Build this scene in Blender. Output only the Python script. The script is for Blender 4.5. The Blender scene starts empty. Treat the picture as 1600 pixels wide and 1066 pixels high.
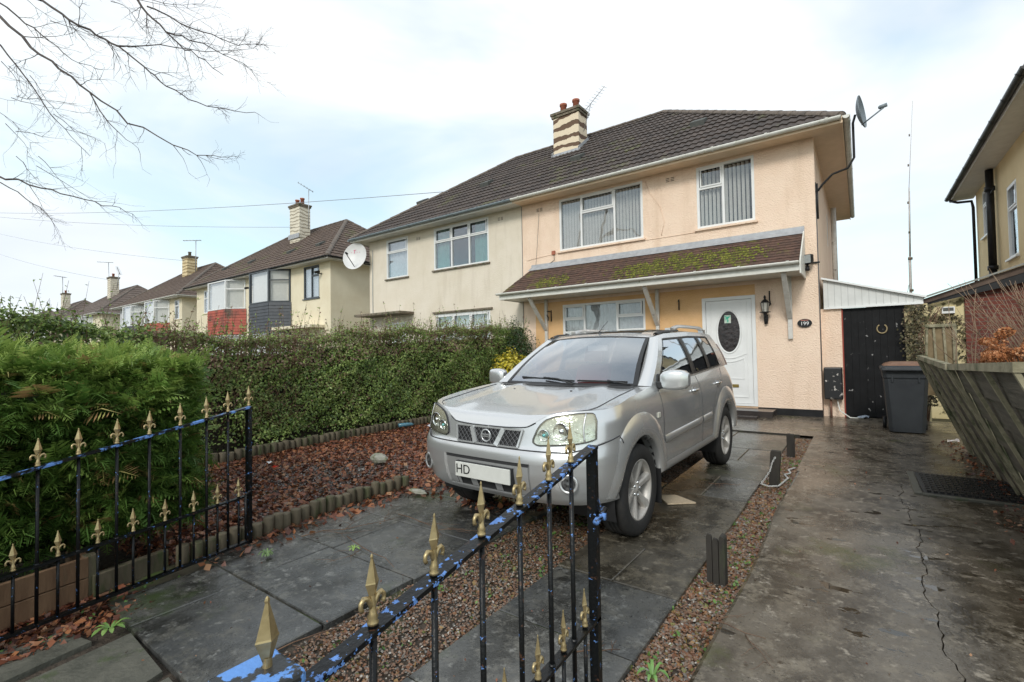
import bpy, math, random
import numpy as np
from mathutils import Vector, Matrix
PI = math.pi
R = math.radians
random.seed(7)
rng = np.random.default_rng(11)
sc = bpy.context.scene
COL = sc.collection

# ------------------------------------------------------------ camera, sky, sun, exposure
cam_d = bpy.data.cameras.new('camera')
cam = bpy.data.objects.new('camera', cam_d)
COL.objects.link(cam)
cam_d.sensor_width = 36.0
cam_d.lens = 747.0 / 1600.0 * 36.0
cam_d.clip_start = 0.05
cam_d.clip_end = 2000
CY, CP, CR = R(36.1), R(1.5), R(-0.95)
r0 = Vector((math.cos(CY), math.sin(CY), 0)); f0 = Vector((-math.sin(CY), math.cos(CY), 0)); u0 = Vector((0, 0, 1))
f1 = f0 * math.cos(CP) + u0 * math.sin(CP); u1 = u0 * math.cos(CP) - f0 * math.sin(CP)
r2 = r0 * math.cos(CR) + u1 * math.sin(CR); u2 = u1 * math.cos(CR) - r0 * math.sin(CR)
m = Matrix((r2, u2, -f1)).transposed().to_4x4()
m.translation = Vector((0, 0, 1.35))
cam.matrix_world = m
sc.camera = cam
sc.view_settings.view_transform = 'Standard'
sc.view_settings.look = 'None'
sc.view_settings.exposure = 0.22
sc.view_settings.gamma = 1.0
sc.render.resolution_x = 1024
sc.render.resolution_y = 682

SUN_EL, SUN_AZ = R(34), R(168)      # azimuth clockwise from +Y (the direction the sun stands in)
world = bpy.data.worlds.new("World")
sc.world = world
world.use_nodes = True
nt = world.node_tree
nt.nodes.clear()
wo = nt.nodes.new('ShaderNodeOutputWorld')
sky = nt.nodes.new('ShaderNodeTexSky')
sky.sky_type = 'NISHITA'; sky.sun_disc = False
sky.sun_elevation = SUN_EL; sky.sun_rotation = SUN_AZ
sky.air_density = 1.0; sky.dust_density = 1.0; sky.ozone_density = 2.0
bg1 = nt.nodes.new('ShaderNodeBackground'); bg1.inputs[1].default_value = 0.15
bg2 = nt.nodes.new('ShaderNodeBackground')
bg2.inputs[0].default_value = (1, 1, 1, 1); bg2.inputs[1].default_value = 1.02
mx = nt.nodes.new('ShaderNodeMixShader')
tc = nt.nodes.new('ShaderNodeTexCoord')
mp = nt.nodes.new('ShaderNodeMapping'); mp.inputs['Scale'].default_value = (1.0, 1.0, 2.6)
mp.inputs['Location'].default_value = (0.9, 3.3, 0.1)
n1 = nt.nodes.new('ShaderNodeTexNoise'); n1.inputs['Scale'].default_value = 1.5; n1.inputs['Detail'].default_value = 5; n1.inputs['Roughness'].default_value = 0.52; n1.inputs['Distortion'].default_value = 0.5
cr = nt.nodes.new('ShaderNodeValToRGB')
cr.color_ramp.elements[0].position = 0.36; cr.color_ramp.elements[0].color = (0.58, 0.58, 0.58, 1)
cr.color_ramp.elements[1].position = 0.54; cr.color_ramp.elements[1].color = (0.96, 0.96, 0.96, 1)
n2 = nt.nodes.new('ShaderNodeTexNoise'); n2.inputs['Scale'].default_value = 1.1; n2.inputs['Detail'].default_value = 6
cr2 = nt.nodes.new('ShaderNodeValToRGB')
cr2.color_ramp.elements[0].position = 0.38; cr2.color_ramp.elements[0].color = (0.74, 0.79, 0.86, 1)
cr2.color_ramp.elements[1].position = 0.60; cr2.color_ramp.elements[1].color = (0.96, 0.99, 1.0, 1)
nt.links.new(tc.outputs['Generated'], mp.inputs[0])
nt.links.new(mp.outputs[0], n1.inputs[0]); nt.links.new(mp.outputs[0], n2.inputs[0])
nt.links.new(n1.outputs[0], cr.inputs[0]); nt.links.new(n2.outputs[0], cr2.inputs[0])
nt.links.new(cr2.outputs[0], bg2.inputs[0])
tint = nt.nodes.new('ShaderNodeMix'); tint.data_type = 'RGBA'; tint.blend_type = 'MULTIPLY'; tint.inputs[0].default_value = 1.0; tint.inputs[7].default_value = (1.25, 1.65, 1.35, 1)
nt.links.new(sky.outputs[0], tint.inputs[6]); nt.links.new(tint.outputs[2], bg1.inputs[0])
nt.links.new(cr.outputs[0], mx.inputs[0]); nt.links.new(bg1.outputs[0], mx.inputs[1]); nt.links.new(bg2.outputs[0], mx.inputs[2])
nt.links.new(mx.outputs[0], wo.inputs[0])

sd = bpy.data.lights.new('sun', 'SUN'); sd.energy = 1.5; sd.angle = R(14); sd.color = (1.0, 0.965, 0.91)
so = bpy.data.objects.new('sun', sd); COL.objects.link(so)
dv = Vector((math.sin(SUN_AZ) * math.cos(SUN_EL), math.cos(SUN_AZ) * math.cos(SUN_EL), math.sin(SUN_EL)))
so.rotation_euler = dv.to_track_quat('Z', 'Y').to_euler()
so.location = (0, -5, 20)

# ------------------------------------------------------------ helpers
def gz(y):                      # the plot rises very slightly towards the houses
    return -0.01 * (8 - min(max(y, 0), 8))

class MB:
    def __init__(s): s.v = []; s.f = []; s.mi = []; s.sm = []
    def add(s, vs, fs, mi=0, sm=False):
        b = len(s.v); s.v.extend([tuple(p) for p in vs])
        for f in fs: s.f.append(tuple(b + i for i in f)); s.mi.append(mi); s.sm.append(sm)
        return s
    def box(s, x0, x1, y0, y1, z0, z1, mi=0):
        return s.add([(x0,y0,z0),(x1,y0,z0),(x1,y1,z0),(x0,y1,z0),(x0,y0,z1),(x1,y0,z1),(x1,y1,z1),(x0,y1,z1)],
                     [(0,3,2,1),(4,5,6,7),(0,1,5,4),(1,2,6,5),(2,3,7,6),(3,0,4,7)], mi)
    def beam(s, a, b, w, h, up=(0,0,1), mi=0):      # rectangular bar from a to b
        a = Vector(a); b = Vector(b); d = (b - a).normalized(); up = Vector(up)
        sx = d.cross(up)
        if sx.length < 1e-4: sx = d.cross(Vector((1,0,0)))
        sx.normalize(); sz = sx.cross(d)
        q = []
        for p in (a, b):
            for i, j in ((-1,-1),(1,-1),(1,1),(-1,1)): q.append(p + sx*(i*w/2) + sz*(j*h/2))
        return s.add(q, [(0,1,2,3),(7,6,5,4),(0,4,5,1),(1,5,6,2),(2,6,7,3),(3,7,4,0)], mi)
    def tube(s, pts, rad, n=8, mi=0, cap=True, sm=True):
        pts = [Vector(p) for p in pts]
        if not hasattr(rad, '__len__'): rad = [rad] * len(pts)
        q = []; pr = None
        for i, p in enumerate(pts):
            d = (pts[min(i+1, len(pts)-1)] - pts[max(i-1, 0)]).normalized()
            if pr is None:
                a = d.cross(Vector((0,0,1)))
                if a.length < 1e-3: a = d.cross(Vector((1,0,0)))
                a.normalize()
            else:
                a = pr - d * pr.dot(d); a.normalize()
            pr = a; b = d.cross(a)
            for k in range(n):
                t = 2*PI*k/n; q.append(p + (a*math.cos(t) + b*math.sin(t)) * rad[i])
        fs = []
        for i in range(len(pts)-1):
            for k in range(n):
                k2 = (k+1) % n; fs.append((i*n+k, i*n+k2, (i+1)*n+k2, (i+1)*n+k))
        if cap: fs.append(tuple(range(n-1, -1, -1))); fs.append(tuple((len(pts)-1)*n + k for k in range(n)))
        return s.add(q, fs, mi, sm)
    def lathe(s, prof, o=(0,0,0), ax=(0,0,1), n=24, mi=0, sm=True, sc2=(1,1)):
        ax = Vector(ax).normalized(); o = Vector(o)
        a = ax.cross(Vector((0,0,1)))
        if a.length < 1e-3: a = Vector((1,0,0))
        a.normalize(); b = ax.cross(a)
        q = []; fs = []
        for r, h in prof:
            for k in range(n):
                t = 2*PI*k/n; q.append(o + ax*h + a*(r*math.cos(t)*sc2[0]) + b*(r*math.sin(t)*sc2[1]))
        for i in range(len(prof)-1):
            for k in range(n):
                k2 = (k+1) % n; fs.append((i*n+k, i*n+k2, (i+1)*n+k2, (i+1)*n+k))
        return s.add(q, fs, mi, sm)
    def grid(s, P, mi=0, sm=True, close=False):
        nr = len(P); nc = len(P[0]); q = [p for row in P for p in row]; fs = []
        for i in range(nr-1):
            for j in range(nc if close else nc-1):
                j2 = (j+1) % nc
                fs.append((i*nc+j, i*nc+j2, (i+1)*nc+j2, (i+1)*nc+j))
        return s.add(q, fs, mi, sm)
    def prism(s, poly, d, mi=0, sm=False):          # poly: planar list of 3D points, d: extrusion vector
        d = Vector(d); n = len(poly); a = [Vector(p) for p in poly]; b = [p + d for p in a]
        fs = [tuple(range(n)), tuple(range(2*n-1, n-1, -1))]
        for i in range(n): j = (i+1) % n; fs.append((i, n+i, n+j, j))
        return s.add(a + b, fs, mi, sm)
    def build(s, name, mats, parent=None, world=True, bevel=0):
        if not isinstance(mats, (list, tuple)): mats = [mats]
        off = Vector((0,0,0))
        if parent is not None and world:
            p = parent
            while p is not None: off += p.location; p = p.parent
        me = bpy.data.meshes.new(name)
        me.from_pydata([(x-off.x, y-off.y, z-off.z) for x, y, z in s.v], [], s.f)
        for m_ in mats: me.materials.append(m_)
        me.polygons.foreach_set('material_index', s.mi); me.polygons.foreach_set('use_smooth', s.sm)
        me.validate(); me.update()
        o = bpy.data.objects.new(name, me); COL.objects.link(o)
        if parent is not None: o.parent = parent
        if bevel:
            bm_ = o.modifiers.new('bevel', 'BEVEL'); bm_.width = bevel; bm_.segments = 2; bm_.limit_method = 'ANGLE'; bm_.angle_limit = R(40)
        return o

def tag(o, label=None, cat=None, group=None, kind=None):
    if label: o['label'] = label
    if cat: o['category'] = cat
    if group: o['group'] = group
    if kind: o['kind'] = kind
    return o
def thing(name, label, cat, loc=(0,0,0), rz=0, group=None):
    o = bpy.data.objects.new(name, None); COL.objects.link(o)
    o.empty_display_size = 0.1
    o.location = loc; o.rotation_euler = (0, 0, rz)
    return tag(o, label, cat, group)

# ------------------------------------------------------------ materials
def lk(nt, a, b): nt.links.new(a, b)
def pm(name, c1, c2=None, scale=4.0, rough=0.7, rough2=None, bump=0.0, bscale=40.0, metal=0.0, coat=0.0,
       c3=None, p3=(0.6, 0.7), s3=1.5, coords='Position', detail=5, stretch=None, spec=None, ramp=(0.35, 0.65), r3=None, st3=(1,1,1)):
    m = bpy.data.materials.new(name); m.use_nodes = True; nt = m.node_tree; b = nt.nodes['Principled BSDF']
    b.inputs['Roughness'].default_value = rough; b.inputs['Metallic'].default_value = metal
    b.inputs['Coat Weight'].default_value = coat; b.inputs['Coat Roughness'].default_value = 0.06
    if spec is not None: b.inputs['Specular IOR Level'].default_value = spec
    if coords == 'Position':
        g = nt.nodes.new('ShaderNodeNewGeometry'); src = g.outputs['Position']
    else:
        g = nt.nodes.new('ShaderNodeTexCoord'); src = g.outputs['Object']
    if stretch:
        mpn = nt.nodes.new('ShaderNodeMapping'); mpn.inputs['Scale'].default_value = stretch; lk(nt, src, mpn.inputs[0]); src = mpn.outputs[0]
    b.inputs['Base Color'].default_value = (*c1, 1)
    last = None
    if c2 is not None:
        n = nt.nodes.new('ShaderNodeTexNoise'); n.inputs['Scale'].default_value = scale; n.inputs['Detail'].default_value = detail; n.inputs['Roughness'].default_value = 0.62
        lk(nt, src, n.inputs[0])
        r = nt.nodes.new('ShaderNodeValToRGB'); r.color_ramp.elements[0].position = ramp[0]; r.color_ramp.elements[1].position = ramp[1]
        r.color_ramp.elements[0].color = (*c1, 1); r.color_ramp.elements[1].color = (*c2, 1)
        lk(nt, n.outputs[0], r.inputs[0]); last = r.outputs[0]
        lk(nt, last, b.inputs['Base Color'])
        if rough2 is not None:
            mr = nt.nodes.new('ShaderNodeMapRange'); mr.inputs[1].default_value = 0.35; mr.inputs[2].default_value = 0.65; mr.inputs[3].default_value = rough; mr.inputs[4].default_value = rough2
            lk(nt, n.outputs[0], mr.inputs[0]); lk(nt, mr.outputs[0], b.inputs['Roughness'])
    if c3 is not None:
        n = nt.nodes.new('ShaderNodeTexNoise'); n.inputs['Scale'].default_value = s3; n.inputs['Detail'].default_value = 6; n.inputs['Roughness'].default_value = 0.65
        mo = nt.nodes.new('ShaderNodeMapping'); mo.inputs['Location'].default_value = (7.3, 2.1, 4.4); mo.inputs['Scale'].default_value = st3; lk(nt, src, mo.inputs[0]); lk(nt, mo.outputs[0], n.inputs[0])
        mr = nt.nodes.new('ShaderNodeMapRange'); mr.inputs[1].default_value = p3[0]; mr.inputs[2].default_value = p3[1]; lk(nt, n.outputs[0], mr.inputs[0])
        mixn = nt.nodes.new('ShaderNodeMix'); mixn.data_type = 'RGBA'
        lk(nt, mr.outputs[0], mixn.inputs[0])
        if last is not None: lk(nt, last, mixn.inputs[6])
        else: mixn.inputs[6].default_value = (*c1, 1)
        mixn.inputs[7].default_value = (*c3, 1)
        lk(nt, mixn.outputs[2], b.inputs['Base Color'])
        if r3 is not None:
            m3 = nt.nodes.new('ShaderNodeMapRange'); m3.inputs[3].default_value = rough; m3.inputs[4].default_value = r3
            lk(nt, mr.outputs[0], m3.inputs[0]); lk(nt, m3.outputs[0], b.inputs['Roughness'])
    if bump:
        n = nt.nodes.new('ShaderNodeTexNoise'); n.inputs['Scale'].default_value = bscale; n.inputs['Detail'].default_value = 4
        bp = nt.nodes.new('ShaderNodeBump'); bp.inputs['Strength'].default_value = 1.0; bp.inputs['Distance'].default_value = bump
        lk(nt, src, n.inputs[0]); lk(nt, n.outputs[0], bp.inputs['Height']); lk(nt, bp.outputs[0], b.inputs['Normal'])
    return m

def glass_mat(name, tint=(0.03, 0.035, 0.035), transp=0.55, gl=(0.9, 0.95, 1.0), fac=0.25):
    m = bpy.data.materials.new(name); m.use_nodes = True; nt = m.node_tree; nt.nodes.clear()
    out = nt.nodes.new('ShaderNodeOutputMaterial')
    tr = nt.nodes.new('ShaderNodeBsdfTransparent'); tr.inputs[0].default_value = (transp, transp, transp, 1)
    g = nt.nodes.new('ShaderNodeBsdfGlossy'); g.inputs['Roughness'].default_value = 0.015; g.inputs[0].default_value = (*gl, 1)
    fr = nt.nodes.new('ShaderNodeLayerWeight'); fr.inputs[0].default_value = fac
    mr = nt.nodes.new('ShaderNodeMapRange'); mr.inputs[1].default_value = 0; mr.inputs[2].default_value = 1; mr.inputs[3].default_value = fac*0.6; mr.inputs[4].default_value = 1.0
    ms = nt.nodes.new('ShaderNodeMixShader')
    nz = nt.nodes.new('ShaderNodeTexNoise'); nz.inputs['Scale'].default_value = 1.7
    bp = nt.nodes.new('ShaderNodeBump'); bp.inputs['Distance'].default_value = 0.01; bp.inputs['Strength'].default_value = 0.35
    gg = nt.nodes.new('ShaderNodeNewGeometry'); lk(nt, gg.outputs['Position'], nz.inputs[0]); lk(nt, nz.outputs[0], bp.inputs['Height']); lk(nt, bp.outputs[0], g.inputs['Normal'])
    lk(nt, fr.outputs['Facing'], mr.inputs[0]); 
    pw = nt.nodes.new('ShaderNodeMath'); pw.operation = 'POWER'; pw.inputs[1].default_value = 1.6
    lk(nt, mr.outputs[0], pw.inputs[0]); lk(nt, pw.outputs[0], ms.inputs[0])
    lk(nt, tr.outputs[0], ms.inputs[1]); lk(nt, g.outputs[0], ms.inputs[2]); lk(nt, ms.outputs[0], out.inputs[0])
    return m

def leaf_mat(name, cols, rough=0.55, trans=0.25):
    """cols: list of (pos, rgb) looked up with the per-leaf random number stored on the mesh"""
    m = bpy.data.materials.new(name); m.use_nodes = True; nt = m.node_tree; b = nt.nodes['Principled BSDF']
    a = nt.nodes.new('ShaderNodeAttribute'); a.attribute_name = 'rnd'
    r = nt.nodes.new('ShaderNodeValToRGB')
    while len(r.color_ramp.elements) < len(cols): r.color_ramp.elements.new(0.5)
    for e, (p, c) in zip(r.color_ramp.elements, cols): e.position = p; e.color = (*c, 1)
    lk(nt, a.outputs['Fac'], r.inputs[0]); lk(nt, r.outputs[0], b.inputs['Base Color'])
    b.inputs['Roughness'].default_value = rough
    if trans:
        t = nt.nodes.new('ShaderNodeBsdfTranslucent'); lk(nt, r.outputs[0], t.inputs[0])
        ms = nt.nodes.new('ShaderNodeMixShader'); ms.inputs[0].default_value = trans
        out = nt.nodes['Material Output']
        lk(nt, b.outputs[0], ms.inputs[1]); lk(nt, t.outputs[0], ms.inputs[2]); lk(nt, ms.outputs[0], out.inputs[0])
    return m

def np_mesh(name, V, F, mat, rnd=None, parent=None, label=None, smooth=False):
    """V (n,3); F (m,k) equal-size faces; rnd per face"""
    me = bpy.data.meshes.new(name)
    V = np.asarray(V, dtype=np.float32); F = np.asarray(F, dtype=np.int32); k = F.shape[1]
    if parent is not None:
        off = Vector((0,0,0)); p = parent
        while p is not None: off += p.location; p = p.parent
        V = V - np.array(off, dtype=np.float32)
    me.vertices.add(len(V)); me.vertices.foreach_set('co', V.ravel())
    me.loops.add(F.size); me.loops.foreach_set('vertex_index', F.ravel())
    me.polygons.add(len(F)); me.polygons.foreach_set('loop_start', np.arange(0, F.size, k, dtype=np.int32))
    me.polygons.foreach_set('loop_total', np.full(len(F), k, dtype=np.int32))
    if smooth: me.polygons.foreach_set('use_smooth', np.ones(len(F), dtype=bool))
    me.update(calc_edges=True)
    if rnd is not None:
        at = me.attributes.new('rnd', 'FLOAT', 'FACE'); at.data.foreach_set('value', np.asarray(rnd, dtype=np.float32))
    me.materials.append(mat)
    o = bpy.data.objects.new(name, me); COL.objects.link(o)
    if parent is not None: o.parent = parent
    return o

def norm(a): return a / np.maximum(np.linalg.norm(a, axis=1, keepdims=True), 1e-6)
def leaf_quads(P, N, size, asp=0.6, jit=0.6, fold=0.0):
    """diamond leaves at P facing roughly N"""
    n = len(P); N = norm(N + rng.normal(0, jit, (n, 3)))
    T = norm(np.cross(N, rng.normal(0, 1, (n, 3)))); B = np.cross(N, T)
    s = size if hasattr(size, '__len__') else rng.uniform(0.7, 1.3, n) * size
    s = np.asarray(s)[:, None]
    a = P - T*s; c = P + T*s; b = P + B*s*asp + N*s*fold; d = P - B*s*asp + N*s*fold
    V = np.stack([a, b, c, d], 1).reshape(-1, 3)
    F = np.arange(4*n).reshape(n, 4)
    return V, F

M = {}
M['peach'] = pm('peach_render', (0.85, 0.645, 0.495), (0.89, 0.695, 0.545), 2.2, 0.9, bump=0.022, bscale=36, c3=(0.68, 0.49, 0.35), p3=(0.50, 0.92), s3=1.6, st3=(2.2,2.2,0.28))
M['apricot'] = pm('shaded_peach_render', (0.70, 0.43, 0.20), (0.76, 0.48, 0.25), 2.2, 0.9, bump=0.014, bscale=38)  # peach wall with the canopy's shade put into its colour
M['grey_render'] = pm('beige_render', (0.70, 0.62, 0.50), (0.76, 0.68, 0.57), 1.6, 0.9, bump=0.012, bscale=55, c3=(0.54, 0.46, 0.36), p3=(0.52, 0.95), s3=1.4, st3=(2.2,2.2,0.28))
M['cream'] = pm('cream_render', (0.72, 0.63, 0.46), (0.78, 0.70, 0.53), 1.6, 0.9, bump=0.01, bscale=50, c3=(0.6, 0.5, 0.36), p3=(0.62, 0.85), s3=0.7)
M['yellow_r'] = pm('yellow_render', (0.76, 0.62, 0.36), (0.82, 0.68, 0.42), 1.6, 0.9, bump=0.012, bscale=50)
M['tile'] = pm('roof_tile', (0.050, 0.040, 0.036), (0.098, 0.074, 0.063), 3.0, 0.78, bump=0.004, bscale=60, c3=(0.12, 0.125, 0.045), p3=(0.58, 0.72), s3=1.1)
M['tile_c'] = pm('canopy_tile', (0.075, 0.045, 0.035), (0.15, 0.085, 0.06), 7.0, 0.75, bump=0.004, bscale=60)
M['tile_b'] = pm('brown_roof_tile', (0.085, 0.058, 0.045), (0.14, 0.098, 0.075), 3.0, 0.85, c3=(0.13, 0.14, 0.05), p3=(0.60, 0.72), s3=0.5)
M['tile_far'] = pm('far_roof_tile', (0.10, 0.075, 0.062), (0.16, 0.12, 0.10), 3.0, 0.85)
M['ridge'] = pm('ridge_tile', (0.10, 0.085, 0.075), (0.19, 0.15, 0.12), 9, 0.85, bump=0.006, bscale=40)
M['upvc'] = pm('white_plastic', (0.80, 0.80, 0.79), (0.74, 0.74, 0.73), 3, 0.35)
M['soffit'] = pm('soffit_board', (0.62, 0.60, 0.55), (0.70, 0.68, 0.63), 5, 0.6)
M['soffit_p'] = pm('peach_soffit', (0.72, 0.55, 0.38), (0.78, 0.60, 0.43), 5, 0.7)
M['gut_w'] = pm('white_gutter', (0.72, 0.71, 0.66), (0.62, 0.61, 0.55), 8, 0.4, c3=(0.25, 0.27, 0.12), p3=(0.62, 0.78), s3=9)
M['gut_g'] = pm('grey_gutter', (0.16, 0.20, 0.22), (0.22, 0.26, 0.28), 6, 0.5)
M['black_pl'] = pm('black_plastic', (0.010, 0.010, 0.011), (0.018, 0.018, 0.019), 6, 0.4, spec=0.3)
M['anthracite'] = pm('anthracite_frame', (0.05, 0.06, 0.07), (0.06, 0.07, 0.08), 6, 0.4)
M['lead'] = pm('lead_flashing', (0.30, 0.31, 0.33), (0.40, 0.41, 0.43), 8, 0.5, bump=0.004, bscale=25)
M['glass'] = glass_mat('window_glass', transp=0.88, fac=0.27)
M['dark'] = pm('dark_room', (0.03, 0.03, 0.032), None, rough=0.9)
M['blind'] = pm('vertical_blind', (0.80, 0.79, 0.74), (0.88, 0.87, 0.82), 9, 0.8)
M['curtain'] = pm('teal_curtain', (0.10, 0.28, 0.25), (0.15, 0.36, 0.32), 9, 0.8)
M['net'] = pm('net_curtain', (0.60, 0.64, 0.66), (0.72, 0.76, 0.78), 14, 0.9)
M['brickpot'] = pm('terracotta', (0.33, 0.10, 0.06), (0.42, 0.15, 0.09), 12, 0.8)
M['red_tile'] = pm('red_hung_tile', (0.34, 0.055, 0.032), (0.42, 0.085, 0.045), 3, 0.6, c3=(0.07, 0.035, 0.02), p3=(0.48, 0.62), s3=0.7)
M['slate_tile'] = pm('dark_hung_tile', (0.045, 0.05, 0.06), (0.07, 0.075, 0.085), 4, 0.6)
M['metal'] = pm('galvanised', (0.35, 0.36, 0.37), (0.45, 0.46, 0.47), 20, 0.45, metal=0.6)
M['wire'] = pm('cable', (0.12, 0.12, 0.13), None, rough=0.6)
M['soil'] = pm('soil', (0.035, 0.026, 0.018), (0.075, 0.055, 0.038), 14, 0.85, bump=0.03, bscale=30, c3=(0.05, 0.07, 0.02), p3=(0.58, 0.7), s3=2.5)
M['bark'] = pm('bark', (0.07, 0.055, 0.055), (0.12, 0.10, 0.09), 15, 0.9)
M['twig'] = pm('twig', (0.10, 0.055, 0.035), (0.17, 0.10, 0.06), 10, 0.85)
M['redbrick'] = pm('red_brick', (0.26, 0.075, 0.045), (0.34, 0.11, 0.07), 20, 0.85)
# ------------------------------------------------------------ ground, paths
def sheet(name, x0, x1, y0, y1, dz, mat, kind='structure', edge=None, nx=1, step=0.5, label=None):
    """flat strip that follows the slope of the plot; edge(i_side, y) wobbles the two long sides"""
    ys = [y0]; y = y0 + step
    while y < y1 - 1e-6: ys.append(y); y += step
    ys.append(y1); b = MB(); P = []
    for y in ys:
        a = x0 + (edge(0, y) if edge else 0); c = x1 + (edge(1, y) if edge else 0)
        P.append([(a + (c-a)*i/nx, y, gz(y) + dz) for i in range(nx+1)])
    b.grid(P, sm=False)
    return tag(b.build(name, mat), kind=kind, label=label)

M['ground'] = pm('garden_ground', (0.05, 0.055, 0.025), (0.09, 0.08, 0.045), 0.8, 0.95)
g_ = MB(); ysg = [-150, -20, 0, 2, 4, 6, 8, 20, 60, 400]
g_.grid([[(x, y, gz(y) - 0.06) for x in (-500, -60, -10, 0, 10, 60, 300)] for y in ysg], sm=False)
tag(g_.build('ground', M['ground']), kind='structure')
M['asphalt'] = pm('asphalt', (0.045, 0.045, 0.047), (0.065, 0.064, 0.063), 8, 0.75, bump=0.004, bscale=120)
M['pave'] = pm('pavement_slabs', (0.10, 0.095, 0.08), (0.17, 0.16, 0.14), 5, 0.6, bump=0.004, bscale=60)
sheet('pavement', -70, 30, -2.6, 0.22, -0.035, M['pave'], nx=1)
sheet('road', -70, 30, -10, -2.6, -0.10, M['asphalt'])

# wet concrete path with crack and shallow puddles
def wet_concrete(name, base, lite, crack=True, puddle=True, vs=1.0):
    m = bpy.data.materials.new(name); m.use_nodes = True; nt = m.node_tree; b = nt.nodes['Principled BSDF']
    g = nt.nodes.new('ShaderNodeNewGeometry'); P = g.outputs['Position']
    def noise(sc_, det=6, ro=0.6, loc=(0,0,0), st=(1,1,1)):
        mp = nt.nodes.new('ShaderNodeMapping'); mp.inputs['Location'].default_value = loc; mp.inputs['Scale'].default_value = st
        n = nt.nodes.new('ShaderNodeTexNoise'); n.inputs['Scale'].default_value = sc_; n.inputs['Detail'].default_value = det; n.inputs['Roughness'].default_value = ro
        lk(nt, P, mp.inputs[0]); lk(nt, mp.outputs[0], n.inputs[0]); return n.outputs[0]
    def ramp(src, a, c, v0=(0,0,0), v1=(1,1,1)):
        r = nt.nodes.new('ShaderNodeValToRGB'); e = r.color_ramp.elements
        e[0].position = a; e[1].position = c; e[0].color = (*v0, 1); e[1].color = (*v1, 1); lk(nt, src, r.inputs[0]); return r.outputs[0]
    def mix(f, a, c, mode='MIX'):
        n = nt.nodes.new('ShaderNodeMix'); n.data_type = 'RGBA'; n.blend_type = mode
        if isinstance(f, float): n.inputs[0].default_value = f
        else: lk(nt, f, n.inputs[0])
        for i, s in ((6, a), (7, c)):
            if isinstance(s, tuple): n.inputs[i].default_value = (*s, 1)
            else: lk(nt, s, n.inputs[i])
        return n.outputs[2]
    big = noise(0.9*vs, 5, 0.6); fine = noise(14, 8, 0.72); mid = noise(3.2, 7, 0.65, (5, 2, 0), (1, 0.6, 1))
    col = mix(ramp(big, 0.35, 0.65), base, lite)
    col = mix(ramp(mid, 0.44, 0.60), col, (base[0]*0.42, base[1]*0.40, base[2]*0.36))
    col = mix(ramp(noise(9, 8, 0.75, (4, 4, 4)), 0.50, 0.62), col, (lite[0]*1.15, lite[1]*1.12, lite[2]*1.05))
    col = mix(ramp(fine, 0.56, 0.66), col, (lite[0]*1.9, lite[1]*1.9, lite[2]*1.9))
    col = mix(ramp(noise(60, 4, 0.7, (1, 7, 2)), 0.60, 0.66), col, (base[0]*0.4, base[1]*0.4, base[2]*0.4))
    moss = ramp(noise(1.3, 6, 0.7, (9, 4, 0)), 0.58, 0.72)
    col = mix(moss, col, (base[0]*0.8, base[1]*1.05, base[2]*0.45))
    wet = noise(1.1, 6, 0.65, (3, 8, 0), (1, 0.7, 1))
    rr = nt.nodes.new('ShaderNodeMapRange'); rr.inputs[1].default_value = 0.36; rr.inputs[2].default_value = 0.62; rr.inputs[3].default_value = 0.03; rr.inputs[4].default_value = 0.42
    lk(nt, wet, rr.inputs[0]); rough = mix(0.22, rr.outputs[0], ramp(fine, 0.35, 0.65, (0.08,)*3, (0.6,)*3))
    h = mix(0.5, fine, noise(70, 3, 0.6))
    if puddle:
        pd = ramp(noise(5.5, 4, 0.55, (1.7, 3.1, 0), (0.8, 1.6, 1)), 0.625, 0.64)
        rough = mix(pd, rough, (0.02, 0.02, 0.02))
        h = mix(pd, h, (0.42, 0.42, 0.42)); col = mix(pd, col, (base[0]*0.5, base[1]*0.5, base[2]*0.5))
    lk(nt, rough, b.inputs['Roughness']); lk(nt, col, b.inputs['Base Color'])
    bp = nt.nodes.new('ShaderNodeBump'); bp.inputs['Distance'].default_value = 0.004; bp.inputs['Strength'].default_value = 0.9
    lk(nt, h, bp.inputs['Height']); lk(nt, bp.outputs[0], b.inputs['Normal'])
    return m
M['concrete'] = wet_concrete('wet_concrete', (0.088, 0.070, 0.049), (0.150, 0.130, 0.103))
M['slab'] = wet_concrete('wet_slab', (0.058, 0.060, 0.060), (0.090, 0.089, 0.083), puddle=False, vs=1.6)
M['slab_b'] = wet_concrete('wet_brown_slab', (0.066, 0.059, 0.047), (0.100, 0.088, 0.068), puddle=False, vs=1.6)

def wob(a, f): return lambda s, y: a * (math.sin(y*f + s*2) + 0.6*math.sin(y*f*2.7 + 1 + s))
sheet('soil_bed', -7.6, -0.5, 0.22, 10.9, -0.030, M['soil'], nx=1)
# concrete path in two pours, with the ragged crack left open between them
def crack_x(y): return 0.28 + 0.02*math.sin(y*3.1) + 0.015*math.sin(y*9.7+1) + 0.008*math.sin(y*23) + 0.006*math.sin(y*51)
b = MB(); ys = [0.0 + 0.05*i for i in range(int(6.2/0.05)+1)]
b.grid([[(-0.62 + 0.012*math.sin(y*2.3), y, gz(y)), (-0.60 + 0.012*math.sin(y*2.3), y, gz(y)+0.012), (crack_x(y)-0.0015-0.003*math.sin(y*31)**2, y, gz(y)+0.012), (crack_x(y)-0.0005, y, gz(y)-0.03)] for y in ys], sm=False)
ys2 = [6.2 + 0.4*i for i in range(13)]
b.grid([[(-0.62 if y < 8.7 else -2.9, y, gz(y)+0.01), (1.6, y, gz(y)+0.012)] for y in (6.2, 7, 8, 8.62)], sm=False)
b.grid([[(-7.4, y, gz(y)+0.0115), (1.6, y, gz(y)+0.0115)] for y in (8.62, 9.5, 11.4)], sm=False)
tag(b.build('concrete_path', M['concrete']), kind='structure')
b = MB()
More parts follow.
